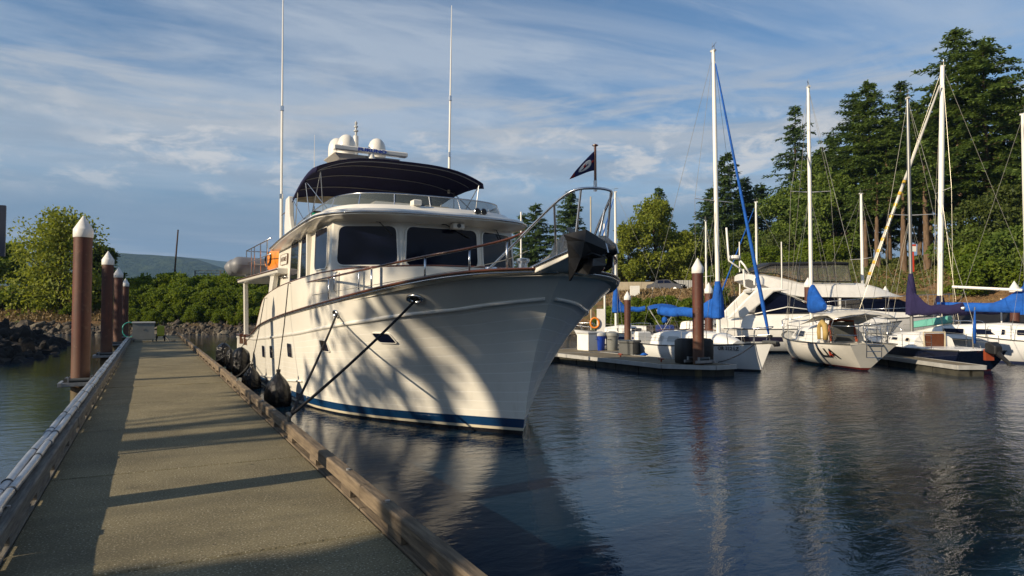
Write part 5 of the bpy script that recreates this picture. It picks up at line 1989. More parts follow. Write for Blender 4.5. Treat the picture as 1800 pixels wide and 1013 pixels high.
# furled main bundled on a short boom, grey cockpit awning on hoops
rows_ = []
for k, (x, h, w_) in enumerate(((5.36, .25, .10), (5.2, .9, .2), (5.0, .95, .24), (4.75, .72, .26), (4.4, .42, .24), (4.1, .25, .18), (3.85, .12, .08))):
    rows_.append([(x, w_ * math.cos(an), 2.35 + (h if math.sin(an) > 0 else .30 * min(1, h + .4)) * math.sin(an)) for an in np.linspace(0, 2 * math.pi, 14, endpoint=False)])
MB().loft(rows_).build("sail_bundle", M["blue"], s3, smooth=60)
MB().tube([(5.2, 0, 2.05), (2.6, 0, 2.1)], .05, 8).build("boom", M["alu"], s3)
rows_ = [[(x, y_, z0 + .18 * (1 - (y_ / 1.15) ** 2)) for y_ in (-1.15, -.9, -.5, 0, .5, .9, 1.15)] for x, z0 in ((.55, 1.86), (1.0, 1.98), (1.6, 1.98), (2.2, 1.92), (2.9, 1.72), (3.5, 1.60))]
aw = MB().grid(rows_).build("awning", M["canvasgrey"], s3, smooth=True)
sm = aw.modifiers.new("solid", "SOLIDIFY")
sm.thickness = .02
for x0, x1 in ((1.3, .55), (1.4, 2.2), (1.3, 1.2)):
    MB().tube([(x0, -1.1, 1.0), (x1, -1.13, 1.86), (x1, 0, 2.06), (x1, 1.13, 1.86), (x0, 1.1, 1.0)], .014, 6).build("awning_hoop", M["chrome"], aw, smooth=True)
# stern rails, ladder, buoy
for s in (-1, 1):
    MB().tube([(1.1, s * 1.05, .95), (1.05, s * 1.05, 1.62), (.15, s * .9, 1.62), (.02, s * .5, 1.62), (.02, s * .5, .97)], .015, 8).build("stern_rail", M["chrome"], s3, smooth=True)
    MB().tube([(1.05, s * 1.05, 1.3), (.15, s * .9, 1.3), (.02, s * .5, 1.3)], .012, 6).build("stern_rail", M["chrome"], s3)
ld = MB().tube([(.0, -.26, 1.55), (-.06, -.26, .95), (-.03, -.26, .52)], .017, 6).build("ladder", M["chrome"], s3)
MB().tube([(.0, .26, 1.55), (-.06, .26, .95), (-.03, .26, .52)], .017, 6).build("ladder_rail", M["chrome"], ld)
for z in (1.52, 1.25, .98, .74, .52):
    MB().tube([(-.04, -.26, z), (-.04, .26, z)], .014, 6).build("rung", M["chrome"], ld)
hs_ = tag(empty("horseshoe_buoy", s3.matrix_basis @ Vector((1.35, 1.17, 1.02)), s3.rotation_euler.z), "yellow horseshoe lifebuoy hanging on the lettered sloop's stern rail", "lifebuoy")
MB().tube([(-.24, .02, .08), (-.27, .02, .35), (-.2, .02, .6), (0, .02, .72), (.2, .02, .6), (.27, .02, .35), (.24, .02, .08)], [.09, .10, .105, .105, .105, .10, .09], 10).build("buoy", M["yellow"], hs_, smooth=True)
MB().box(-.06, .06, -.04, .06, .1, .55, .02).build("light_bracket", M["boatwhite"], hs_)
# lettering on the port quarter (the side that faces the dock)
xx = 2.15
ys_ = lambda x: itp(x, [q[4][0] for q in rows], [q[4][1] for q in rows])
zl = .55
def side_pt(x, z, off=.03):
    best = min(range(len(rows)), key=lambda i: abs(rows[i][3][0] - x))
    sec = rows[best]
    zz_ = [q[2] for q in sec][::-1]
    yy_ = [q[1] for q in sec][::-1]
    return Vector((x, float(np.interp(z, zz_, yy_)) + off, z))
def strk(pts2, name, mat, w_):
    mb = MB()
    for (xa, za, xb, zb) in pts2:
        p, q_ = side_pt(xa, za), side_pt(xb, zb)
        mb.loft([[p + Vector((w_, 0, 0)), p - Vector((w_, 0, 0)), p + Vector((-w_, .012, 0)), p + Vector((w_, .012, 0))], [q_ + Vector((w_, 0, 0)), q_ - Vector((w_, 0, 0)), q_ + Vector((-w_, .012, 0)), q_ + Vector((w_, .012, 0))]])
    mb.build(name, mat, s3)
xd_ = side_pt(1.0, .6) - side_pt(1.9, .6)
yd_ = side_pt(1.45, .78) - side_pt(1.45, .46)
tx_ = text("LIA", .56, M["letter_black"], s3, side_pt(1.42, .58, .045), rot_from(xd_, yd_), name="boat_name", bold=.012, shear=-.12, sx=1.15, depth=.004)
text("A", .34, M["letter_red"], s3, side_pt(1.24, .56, .06), rot_from(xd_, yd_), name="boat_name_inlay", sx=.9, depth=.004)
strk([(1.52, .86, 1.46, .86)], "red_dot", M["letter_red"], .05)
strk([(2.9, .86, 1.75, .85)], "pin_stripe", M["letter_red"], .012)

# ---- 4: navy hulled sloop with faded canvas and an outboard
NAVY = band_hull("navy_hull_banded", (0.006, 0.010, 0.030), [(.03, (0.10, 0.012, 0.012))], .12)
d4 = HEAD
st0 = pz(1728, 653, 0)
s4 = tag(empty("sailboat", (st0.x, st0.y, 0), math.atan2(d4.y, d4.x)), "dark navy hulled sloop with purple boom cover behind the small finger float", "sailboat", "sailboats in the marina")
L = 8.6
rows = boat_hull(s4, L, 2.7, .72, .98, NAVY, "boatwhite", stern=.62, sover=.09, over=.07)
st = [(3.0, .85, .68, .66, 1.15), (3.3, .9, .7, .66, 1.28), (5.0, .85, .6, .72, 1.22), (6.4, .45, .25, .82, .95)]
cb = coach(s4, st)
for s in (-1, 1):
    side_win(cb, s, 4.3, 5.1, st, .92, 1.03, frame="boatwhite")
    side_win(cb, s, 3.35, 3.6, st, .92, 1.04, frame="beige")
MB().box(2.93, 3.0, -.35, .35, .7, 1.25, .01).build("companionway", M["teak"], cb)
MB().tube([(2.95, -.4, .7), (2.97, -.42, 1.3), (2.97, .42, 1.3), (2.95, .4, .7)], .04, 6).build("hatch_trim", M["beige"], cb)
MB().box(.6, 2.9, -.95, .95, .62, .74, .03).build("cockpit_seat", M["boatwhite"], s4)
stanchions(s4, rows, 4, 21, 5, .55)
pulpit(s4, rows, .55)
mz4 = 2.2 + (545 - 163) * 28.6 / 1200
mast_rig(s4, rows, 4.6, 1.2, mz4, .072, "mastgrey", L, spread=((.50, .95),), furl=None, boomlen=3.6, boomz=2.15, cover="purple", coverh=(1.0, .22), boom_mat="alu")
MB().tube([(.5, -.9, .75), (.5, -.9, 1.25), (.1, -.6, 1.27)], .014, 6).build("stern_rail", M["chrome"], s4)
MB().tube([(.2, .2, .8), (.15, .25, 1.2), (-.1, .3, 2.3)], .02, 6).build("flag_staff", M["wire"], s4)
MB().tube([(-.02, .28, 1.0), (-.05, .30, 1.5), (-.1, .3, 2.2)], [.04, .06, .02], 8).build("rolled_flag", M["blue"], s4, smooth=True)
ob = tag(empty("outboard_motor", s4.matrix_basis @ Vector((-.22, -.15, .75)), s4.rotation_euler.z), "tilted black outboard motor on the navy sloop's stern", "outboard")
MB().loft([[(.12, -.16, -.05), (.12, .16, -.05), (.12, .14, .28), (.12, -.14, .28)], [(-.14, -.18, -.1), (-.14, .18, -.1), (-.14, .17, .32), (-.14, -.17, .32)], [(-.42, -.14, -.12), (-.42, .14, -.12), (-.42, .12, .18), (-.42, -.12, .18)]]).build("cowl", M["black"], ob, bevel=.04)
MB().tube([(-.2, 0, 0), (-.6, 0, -.2), (-1.0, 0, -.42)], [.09, .06, .05], 8, squash=1.4).build("leg", M["black"], ob)
MB().box(.05, .2, -.14, .14, -.35, .05).build("bracket", M["redwood"], ob)
MB().lathe([(.02, -.04), (.13, -.02), (.13, .02), (.02, .04)], 10, (-1.02, 0, -.42)).build("propeller", M["black"], ob)
for k, (a, b_) in enumerate(((6.2, "pale fender hanging on the navy sloop beside the float, nearer its bow"), (5.5, "larger pale fender hanging on the navy sloop's side"))):
    f = tag(MB().lathe([(.02, .5), (.03, .42), (.09, .36), (.10, .1), (.09, .02), (.02, -.02)], 12).build("small_fender", M["boatwhite"], loc=s4.matrix_basis @ Vector((a, itp(a, [q[0][0] for q in rows], [q[0][1] for q in rows]) + .12, .35)), smooth=True), b_, "fender", "small pale fenders")

# ---- 5: white sloop at the right edge
a, b = pd(1990, 640, 26.0), pd(1668, 632, 30.5)
s5 = tag(empty("sailboat", (a.x, a.y, 0), math.atan2(b.y - a.y, b.x - a.x)), "white sloop with long blue boom cover cut off by the right edge", "sailboat", "sailboats in the marina")
L = (b - a).length
rows = boat_hull(s5, L, 2.9, .95, 1.22, band_hull("white_right_hull", (.68, .69, .70), [(.10, (.04, .05, .12))]), over=.09)
st = [(2.2, .95, .75, .9, 1.50), (4.0, 1.0, .78, .92, 1.62), (6.2, .85, .6, .98, 1.50), (7.4, .45, .25, 1.06, 1.2)]
cb = coach(s5, st)
for s in (-1, 1):
    for (x0, x1) in ((2.6, 3.4), (3.8, 4.9), (5.3, 6.1)):
        side_win(cb, s, x0, x1, st, 1.16, 1.38)
stanchions(s5, rows, 3, 21, 4, .6)
pulpit(s5, rows, .6)
xm = loc_xy(s5, pd(1807, 500, 28.6)).x
mast_rig(s5, rows, xm, 1.5, 10.4, .08, "mastwhite", L, spread=((.42, .9),), furl=None, boomlen=0)
# boom cover towards the left of the picture
rows_ = []
for u in np.linspace(0, 1, 15):
    c = Vector((xm + 3.3 * u, 0, 2.28 + .10 * u))
    h = lerp(.18, 1.05, max(0, 1 - u / .38) ** 1.4)
    rows_.append([(c.x, lerp(.17, .11, u) * math.cos(an), c.z + (h if math.sin(an) > 0 else .22) * math.sin(an)) for an in np.linspace(0, 2 * math.pi, 14, endpoint=False)])
MB().loft(rows_).build("sail_cover", M["blue"], s5, smooth=60)
MB().tube([(xm, 0, 2.0), (xm, 0, 2.9), (xm, 0, 3.4)], [.26, .2, .1], 12).build("mast_collar", M["blue"], s5, smooth=60)
MB().tube([(xm + .1, .3, 3.02), (xm + 2.6, .4, 3.22)], .06, 10).build("spare_pole", M["mastwhite"], s5)
MB().tube([(xm + 1.1, -.9, 1.0), (xm + 1.1, -.9, 2.7)], .03, 8).build("antenna_post", M["mastwhite"], s5)
MB().tube([(xm - .1, -.9, 1.0), (xm - .1, -.9, 3.1)], .03, 8).build("antenna_post", M["mastwhite"], s5)
MB().loft([[(6.0, -.5, 1.6), (6.0, .5, 1.6), (6.0, .3, 1.95), (6.0, -.3, 1.95)], [(7.6, -.3, 1.35), (7.6, .3, 1.35), (7.6, .15, 1.65), (7.6, -.15, 1.65)]]).build("sail_bag", pmat("teal_canvas", (.10, .33, .27), .8), s5, bevel=.08)


# ---- 6, 7: boats half hidden behind the others; their masts carry the view
def hidden_sloop(px, py_t, depth, heading, label, mat, r_, spread, furl=None, L=8.5, rake=0.0, zt=None, leanpx=0, hullm=None, boom=None, low=1.3):
    base = pd(px, 545, depth)
    d = Vector((math.cos(heading), math.sin(heading), 0))
    c = Vector((base.x, base.y, 0)) - d * (L * .55)
    rt = tag(empty("sailboat", c, heading), label, "sailboat", "sailboats in the marina")
    rw = boat_hull(rt, L, 2.7, .85, 1.1, hullm or HM1)
    s_ = [(2.0, .85, .7, .8, 1.35), (4.5, .9, .65, .84, 1.4), (6.2, .5, .3, .92, 1.1)]
    c_ = coach(rt, s_)
    for s in (-1, 1):
        side_win(c_, s, 2.5, 3.3, s_, 1.0, 1.2)
        side_win(c_, s, 3.8, 4.5, s_, 1.0, 1.2)
    stanchions(rt, rw, 3, 21, 5, .55)
    pulpit(rt, rw, .55)
    mast_rig(rt, rw, L * .55, low, 2.2 + (545 - py_t) * depth / FPX, r_, mat, L, spread=spread, furl=furl, rake=rake, **(boom or {}))
    return rt


s6 = hidden_sloop(1651, 113, 33.5, math.atan2(_r.y, _r.x) + R(168), "sloop with the thickest white mast and a pale furled jib, behind the navy sloop", "mastwhite", .125,
                  ((.52, .95),), L=9.0, rake=.028, boom=dict(boomlen=3.0, boomz=2.1, cover="navy", coverh=(.5, .2)))
# its furled jib with yellow bands
fa, fbm = pd(1521, 505, 34.5), pd(1652, 150, 33.6)
o = MB().tube([fa, fa.lerp(fbm, .05), fa.lerp(fbm, .5), fbm], [.04, .09, .075, .04], 10).build("furled_jib", M["canvasgrey"], smooth=True)
o.parent = s6
o.matrix_parent_inverse = s6.matrix_basis.inverted()
for k in np.linspace(.06, .52, 9):
    y2 = MB().tube([fa.lerp(fbm, k), fa.lerp(fbm, k + .016)], .096 - .025 * k, 10).build("yellow_band", pmat("jib_yellow", (.55, .36, .04), .7) if "jy" not in M else M["jy"], smooth=True)
    M["jy"] = y2.data.materials[0]
    y2.parent = s6
    y2.matrix_parent_inverse = s6.matrix_basis.inverted()
hidden_sloop(1517, 340, 42, math.atan2(_r.y, _r.x) + R(10), "sloop hidden behind the cruisers with a short white mast before the grass slope", "mastwhite", .09, ((.50, 1.0),), L=7.5)
hidden_sloop(1331, 355, 47, math.atan2(_r.y, _r.x) + R(150), "sloop far behind with a slim white mast left of the tallest slim mast", "mastwhite", .08, ((.45, .9),), L=7.5, furl="blue")
hidden_sloop(1242, 388, 50, math.atan2(_r.y, _r.x) + R(30), "sloop far back with a slim white mast just left of the blue covered one", "mastwhite", .07, ((.45, .8),), L=7)

# single poles and far masts showing above the yacht's foredeck
for (x, yt, dpt, r_, lb, mt) in ((1063, 393, 53, .09, "white mast showing right behind the yacht's anchors", "mastwhite"), (1039, 345, 53, .07, "tan mast tip seen through the yacht's pulpit", "beige"), (916, 372, 53, .08, "white mast tip beside the yacht's wheelhouse roof", "mastwhite"),
                             (1301, 425, 45, .05, "thin pale flag pole left of the furled blue jib", "mastwhite"), (1375, 425, 38, .04, "thin whip aerial between two white masts", "mastwhite")):
    b = pd(x, 545, dpt)
    o = MB().tube([(0, 0, -2.0), (0, 0, 2.2 + (545 - yt) * dpt / FPX)], [r_, r_ * .8], 10).build("bare_mast", M[mt], loc=(b.x, b.y, 0), smooth=40)
    tag(o, lb, "mast", "bare masts")

# ------------------------------------------------------------------ motor cruisers
RT = math.atan2(_r.y, _r.x)


def cruiser(px0, px1, depth0, depth1, label):
    a, b = pd(px0, 545, depth0), pd(px1, 545, depth1)
    rt = tag(empty("motor_cruiser", (a.x, a.y, 0), math.atan2(b.y - a.y, b.x - a.x)), label, "cruiser", "motor cruisers in the marina")
    return rt, Vector((b.x - a.x, b.y - a.y, 0)).length


# express cruiser, bow to the right
m1, L = cruiser(1262, 1585, 36, 35, "white express cruiser with raked arch and dark windscreen behind the sloops")
k1 = L
rows = boat_hull(m1, L, 3.3, 1.25, 1.62, band_hull("express_hull", (.78, .77, .74), [(.85, (.02, .018, .04)), (.60, (.72, .72, .7)), (.12, (.02, .02, .03))]), "boatwhite", stern=.9, over=.16, draft=.3)
st = [(.3, 1.35, 1.2, 1.1, 1.75), (2.2, 1.4, 1.2, 1.2, 2.02), (4.4, 1.35, 1.1, 1.3, 2.05), (6.5, 1.0, .7, 1.42, 1.95), (8.4, .5, .3, 1.55, 1.72)]
cb = coach(m1, st, "foredeck")
# windscreen and canopy: dark glazed wedge
gl = [(1.6, 1.95), (5.3, 2.06), (4.4, 2.42), (3.3, 2.95), (2.6, 3.18), (1.9, 2.95)]
wsm = MB().loft([[(x, -1.15 + .10 * (z - 1.9), z) for x, z in gl], [(x, 1.15 - .10 * (z - 1.9), z) for x, z in gl]]).build("windscreen", M["glass_dark"], m1, bevel=.12)
for s in (-1, 1):
    MB().tube([(5.35, s * 1.16, 2.06), (3.3, s * 1.06, 2.97), (2.55, s * 1.05, 3.2)], .035, 6).build("screen_frame", M["canvasgrey"], wsm, smooth=True)
    MB().tube([(1.6, s * 1.18, 2.0), (3.2, s * 1.16, 2.35), (5.0, s * 1.16, 2.12)], .03, 6).build("screen_bar", M["boatwhite"], wsm, smooth=True)
    arch = [(.2, 1.75), (1.0, 1.8), (1.9, 2.55), (2.5, 3.1), (3.3, 3.22), (2.3, 3.32), (1.6, 3.2), (1.0, 2.6)]
    MB().loft([[(x, s * 1.22, z) for x, z in arch], [(x, s * 1.38, z) for x, z in arch]]).build("radar_arch", M["boatwhite"], m1, bevel=.07)
MB().box(1.55, 3.0, -1.22, 1.22, 3.12, 3.32, .09).build("arch_top", M["boatwhite"], m1)
MB().lathe([(.26, 0), (.28, .05), (.28, .3), (.18, .46), (.01, .5)], 18, (2.1, 0, 3.5)).build("radar_dome", M["boatwhite"], m1, smooth=40)
MB().lathe([(.2, 0), (.12, .2)], 14, (2.1, 0, 3.3)).build("dome_stand", M["boatwhite"], m1)
MB().tube([(1.5, -.8, 3.25), (1.2, -.8, 3.4), (1.15, -.8, 4.3)], .05, 8).build("horn_post", M["boatwhite"], m1)
MB().tube([(3.0, -1.5, 1.7), (5.5, -1.4, 2.2), (8.0, -.9, 2.25), (9.4, 0, 2.3), (8.0, .9, 2.25), (5.5, 1.4, 2.2), (3.0, 1.5, 1.7)], .018, 6).build("bow_rail", M["chrome"], m1, smooth=True)

# flybridge cruiser with clear canopy
m2, L = cruiser(1318, 1715, 42.5, 42, "large white flybridge cruiser with a black topped clear canopy")
rows = boat_hull(m2, L, 4.2, 1.6, 2.05, band_hull("fly_hull", (.78, .77, .74), [(.5, (.02, .02, .03))]), "boatwhite", stern=.9, over=.14, draft=.4)
st = [(.4, 1.8, 1.7, 1.5, 2.5), (3.0, 1.8, 1.65, 1.6, 2.75), (8.6, 1.55, 1.3, 1.75, 2.6), (11.0, .9, .6, 1.9, 2.3)]
coach(m2, st, "deckhouse")
# saloon glazing
gl = [(3.2, 2.02), (10.6, 2.08), (9.6, 2.35), (8.3, 2.84), (3.2, 2.92)]
sg_ = MB().loft([[(x, -1.62 + .06 * max(0, x - 7.5), z) for x, z in gl], [(x, 1.62 - .06 * max(0, x - 7.5), z) for x, z in gl]]).build("saloon_glazing", M["glass_dark"], m2, bevel=.03)
for s in (-1, 1):
    MB().box(4.9, 6.0, s * 1.63 - .012, s * 1.63 + .012, 2.1, 2.78).build("side_pane", M["vinyl"], sg_)
    MB().box(4.75, 4.87, s * 1.63 - .03, s * 1.63 + .03, 2.0, 2.9).build("pillar", M["boatwhite"], sg_)
# flybridge moulding
fly = coach(m2, [(-.5, 1.5, 1.45, 4.05, 4.42), (.4, 1.68, 1.6, 3.65, 4.38), (1.4, 1.74, 1.64, 3.2, 4.16), (2.6, 1.76, 1.62, 2.98, 3.86), (6.4, 1.72, 1.48, 2.94, 3.80), (7.4, 1.56, 1.22, 2.96, 3.56), (8.3, 1.30, .85, 2.98, 3.24), (8.9, .95, .5, 3.0, 3.05)], "flybridge")
fly.data.polygons.foreach_set("use_smooth", [True] * len(fly.data.polygons))
# clear canopy: panels framed in black
can_b = [(.2, 4.46), (2.6, 3.86), (6.55, 3.82)]
top_ = [(.9, 4.95), (5.9, 5.08)]


def quad_panel(root, pts_, mat, name):
    mb = MB()
    mb.plate(pts_, .012)
    return mb.build(name, M[mat], root)


cx = [-.4, 1.1, 2.5, 3.6, 4.6, 5.5]
cz0 = lambda x: itp(x, [-1.2, 1.2, 2.6, 6.6], [4.5, 4.35, 3.90, 3.86])
ct = lambda x: itp(x, [-.4, .8, 4.5, 5.6], [4.5, 5.0, 5.06, 5.0])
for s in (-1, 1):
    for i in range(len(cx) - 1):
        x0, x1 = cx[i], cx[i + 1]
        pn = quad_panel(fly, [(x0, s * 1.6, cz0(x0) + .02), (x1, s * 1.6, cz0(x1) + .02), (x1 * .97, s * 1.45, ct(x1)), (x0 * .97, s * 1.45, ct(x0))], "vinyl", "canopy_panel")
        MB().tube([(x1, s * 1.61, cz0(x1)), (x1 * .97, s * 1.46, ct(x1))], .035, 6).build("canopy_seam", M["black"], pn)
        MB().tube([(x0, s * 1.61, cz0(x0) + .02), (x1, s * 1.61, cz0(x1) + .02)], .03, 6).build("canopy_hem", M["black"], pn)
quad_panel(fly, [(5.55, -1.6, 3.88), (5.55, 1.6, 3.88), (5.35, 1.45, 5.0), (5.35, -1.45, 5.0)], "vinyl", "canopy_panel")
rows_ = [[(x, y_, ct(x) + .02 + .10 * (1 - (y_ / 1.5) ** 2)) for y_ in (-1.52, -1.3, -.7, 0, .7, 1.3, 1.52)] for x in (-.35, .8, 2.0, 3.4, 4.6, 5.45)]
MB().grid(rows_).build("canopy_top", M["black"], fly, smooth=True)
for s in (-1, 1):
    MB().tube([(x, s * 1.47, ct(x) - .06) for x in (-.35, .8, 2.0, 3.4, 4.6, 5.4)], .10, 8).build("canopy_valance", M["black"], fly, smooth=True)
MB().tube([(-.4, -1.3, 4.4), (-.7, -1.3, 4.9), (-.9, -.9, 5.3)], .06, 8).build("radar_arm", M["boatwhite"], m2, smooth=True)
MB().lathe([(.30, 0), (.36, .04), (.36, .16), (.3, .22), (.01, .26)], 20, (-1.15, -.9, 5.3)).build("radar_dome", M["boatwhite"], m2, smooth=35)
MB().tube([(-.5, -1.2, 4.4), (-1.6, -1.2, 5.2), (-1.72, -1.2, 7.2)], .06, 8).build("aerial_post", M["boatwhite"], m2, smooth=True)
MB().tube([(3.0, -2.0, 2.6), (7.5, -1.95, 3.0), (11.5, -1.1, 3.15), (13.2, 0, 3.2), (11.5, 1.1, 3.15), (7.5, 1.95, 3.0), (3.0, 2.0, 2.6)], .02, 6).build("bow_rail", M["chrome"], m2, smooth=True)
for x in (5.0, 7.5, 9.5, 11.5):
    for s in (-1, 1):
        yy = itp(x, [3, 7.5, 11.5], [2.0, 1.95, 1.1])
        MB().tube([(x, s * yy, 1.8), (x, s * yy, itp(x, [3, 7.5, 11.5, 13], [2.6, 3.0, 3.15, 3.2]))], .014, 6).build("rail_post", M["chrome"], m2)
# covered boat behind the right hand sloops
m3, L = cruiser(1668, 1900, 36, 34, "boat under a black tarpaulin behind the right hand sloops")
rows = boat_hull(m3, 7.5, 2.8, 1.1, 1.4, HM1, stern=.9)
MB().loft([[(.3, -1.3, 1.3), (.3, 1.3, 1.3), (.3, .3, 2.2), (.3, -.3, 2.2)], [(4, -1.35, 1.3), (4, 1.35, 1.3), (4, .3, 2.5), (4, -.3, 2.5)], [(7, -.5, 1.4), (7, .5, 1.4), (7, .1, 1.9), (7, -.1, 1.9)]]).build("tarpaulin", M["black"], m3, bevel=.1)
# ------------------------------------------------------------------ vegetation
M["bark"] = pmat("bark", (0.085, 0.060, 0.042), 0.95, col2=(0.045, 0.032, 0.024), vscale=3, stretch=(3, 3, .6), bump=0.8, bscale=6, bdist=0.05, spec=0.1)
M["barkr"] = pmat("sunlit_fir_bark", (0.17, 0.115, 0.075), 0.95, col2=(0.09, 0.062, 0.042), vscale=3, stretch=(3, 3, .6), bump=0.8, bscale=6, bdist=0.05, spec=0.1)  # brighter, warmer copy of the bark with sunlight put into its colour
M["fir"] = leaf_mat("fir_needles", (0.056, 0.105, 0.024), (0.160, 0.225, 0.050), 0.4)
M["fird"] = leaf_mat("dark_fir_needles", (0.042, 0.084, 0.026), (0.110, 0.170, 0.046), 0.36)
M["leaf"] = leaf_mat("bright_leaves", (0.110, 0.155, 0.018), (0.270, 0.300, 0.040), 0.45)
M["leafm"] = leaf_mat("green_leaves", (0.052, 0.100, 0.018), (0.150, 0.205, 0.034), 0.4)
M["leafd"] = leaf_mat("dark_leaves", (0.030, 0.054, 0.012), (0.100, 0.125, 0.024), 0.35)
M["bushm"] = leaf_mat("bush_leaves", (0.070, 0.125, 0.012), (0.200, 0.255, 0.024), 0.45)
M["straw"] = leaf_mat("dry_grass", (0.15, 0.105, 0.055), (0.26, 0.19, 0.095), 0.25)
M["grassg"] = leaf_mat("green_grass", (0.055, 0.075, 0.016), (0.12, 0.13, 0.030), 0.3)


def cards(P, A, Wd, taper=0.45):
    """leaf quads: base centre P, length vector A, width vector Wd"""
    n = len(P)
    V = np.empty((n, 4, 3), np.float32)
    V[:, 0] = P - Wd * .5 * taper
    V[:, 1] = P + Wd * .5 * taper
    V[:, 2] = P + A + Wd * .5
    V[:, 3] = P + A - Wd * .5
    return V.reshape(-1, 3), np.arange(n * 4).reshape(n, 4)


def unit(v):
    return v / np.maximum(np.linalg.norm(v, axis=1, keepdims=True), 1e-9)


def conifer(h, r_, clear, seed, dens=1.0, droop=0.25, shape=0.85, spray=0.42, narrow_top=1.0):
    """crown of drooping whorled branches; returns (V, F) of the needle sprays and branch centre lines"""
    rg = np.random.default_rng(seed)
    Ps, As, Ws = [], [], []
    branches = []
    z = clear
    lop = rg.uniform(.75, 1.25, 9)
    while z < h - .15:
        u = (z - clear) / (h - clear)
        ln0 = r_ * (1 - u) ** shape * (0.55 + 0.45 * min(1, u * 6 + .3)) * narrow_top + .12
        nb = rg.integers(4, 7) if u < .85 else 4
        a0 = rg.uniform(0, 6.28)
        for b in range(nb):
            a = a0 + b * 6.283 / nb + rg.normal(0, .25)
            ln = ln0 * rg.uniform(.6, 1.18) * lop[int((a % 6.283) / 6.284 * 9)]
            if rg.random() < .06:
                continue
            ns = max(3, int(ln / .32))
            t = np.linspace(.12, 1, ns)
            up = rg.uniform(-.05, .25) + .35 * u
            dz = ln * (t * up - droop * t ** 2 * rg.uniform(.7, 1.3))
            d2 = np.array([math.cos(a), math.sin(a)])
            z1 = z + rg.normal(0, .22)
            cen = np.column_stack([d2[0] * ln * t, d2[1] * ln * t, z1 + dz])
            branches.append((np.array([0, 0, z1]), cen[-1]))
            m = max(3, int(round(9.0 * dens)))
            C = np.repeat(cen, m, 0)
            tt = np.repeat(t, m)
            side = rg.choice([-1, 1], len(C)) * rg.uniform(.35, 1.15, len(C))
            lat = np.array([-d2[1], d2[0], 0])
            fw = np.array([d2[0], d2[1], 0])
            A = fw[None] * rg.uniform(.35, 1.0, (len(C), 1)) + lat[None] * side[:, None] + np.array([0, 0, -1])[None] * rg.uniform(-.25, .75, (len(C), 1))
            A = unit(A) * (spray * rg.uniform(.6, 1.35, (len(C), 1)) * (1 - .25 * tt[:, None]))
            W = np.cross(A, np.array([0, 0, 1.0])[None] + rg.normal(0, .35, (len(C), 3)))
            W = unit(W) * spray * rg.uniform(.20, .36, (len(C), 1))
            Ps.append(C + rg.normal(0, .05, C.shape))
            As.append(A)
            Ws.append(W)
        z += rg.uniform(.28, .52) * (1 + .4 * (1 - u)) / max(dens, .6) ** .3
    # leader
    k = 14
    zz = np.linspace(h - .9, h, k)
    Ps.append(np.column_stack([rg.normal(0, .02, k), rg.normal(0, .02, k), zz]))
    A = unit(rg.normal(0, .5, (k, 3)) + np.array([0, 0, 1.0])) * .3
    As.append(A)
    Ws.append(unit(np.cross(A, rg.normal(0, 1, (k, 3)))) * .12)
    return cards(np.vstack(Ps), np.vstack(As), np.vstack(Ws), .5), branches


def broadleaf(h, w_, seed, clear=0.2, nlobe=26, leaf=0.30, per=260, flat=0.75, top=0.8, shift=(0, 0)):
    """crown made of leaf clumps on limbs; returns ((V,F), limb end points)"""
    rg = np.random.default_rng(seed)
    cz = clear * h
    lob = []
    for i in range(nlobe):
        u = rg.uniform(0, 1) ** .8
        z = cz + (h - cz) * (.08 + .84 * u)
        rr = w_ * math.sqrt(max(.05, 1 - (abs(u - .38) / .68) ** 2)) * rg.uniform(.15, .82) * (1 if u < top else .6)
        a = rg.uniform(0, 6.283)
        lob.append((rr * math.cos(a) + shift[0], rr * math.sin(a) + shift[1], z, w_ * rg.uniform(.20, .40) * (1 - .35 * u)))
    lob.append((0, 0, h - w_ * .3, w_ * .3))
    Ps, As, Ws = [], [], []
    for (x, y_, z, r2) in lob:
        n = int(per * (r2 / (w_ * .3)) ** 2)
        d = unit(rg.normal(0, 1, (n, 3)))
        rad = r2 * rg.uniform(.35, 1.12, (n, 1)) ** .55
        # twigs: gather leaves along a few sprigs so the edge is ragged
        sp = unit(rg.normal(0, 1, (max(6, n // 14), 3)))
        which = rg.integers(0, len(sp), n)
        mixd = unit(d * .62 + sp[which] * .75)
        P = np.array([x, y_, z]) + mixd * rad * np.array([1, 1, flat]) + rg.normal(0, .05 * w_ * .3, (n, 3))
        A = unit(mixd * .6 + rg.normal(0, .7, (n, 3)) + np.array([0, 0, -.15])) * leaf * rg.uniform(.6, 1.3, (n, 1))
        W = unit(np.cross(A, rg.normal(0, 1, (n, 3)))) * leaf * rg.uniform(.5, .8, (n, 1))
        Ps.append(P)
        As.append(A)
        Ws.append(W)
    return cards(np.vstack(Ps), np.vstack(As), np.vstack(Ws), .6), lob


def make_conifer(loc, h, r_, clear, seed, label, mat="fir", bark="bark", tr=None, **kw):
    root = tag(empty("conifer_tree", loc), label, "tree", "trees on the bank")
    (V, F), br_ = conifer(h, r_, clear, seed, **kw)
    tri_mesh("crown", V, F, M[mat], root)
    tr = tr or h * .013
    rg = random.Random(seed)
    mb = MB()
    kx, ky = rg.uniform(-.01, .01) * h, rg.uniform(-.01, .01) * h
    mb.tube([(0, 0, -.6), (0, 0, 0), (kx, ky, h * .3), (kx * .5, 0, h * .65), (0, 0, h * .97)], [tr * 1.3, tr * 1.15, tr * .85, tr * .5, .03], 10)
    mb.build("trunk", M[bark], root, smooth=50)
    mb = MB()
    for (a, b) in br_[::2]:
        mb.tube([a, a * .5 + b * .5 + np.array([0, 0, .03 * np.linalg.norm(b - a)]), b], [.035, .022, .008], 4, cap=False)
    mb.build("branches", M[bark], root)
    return root


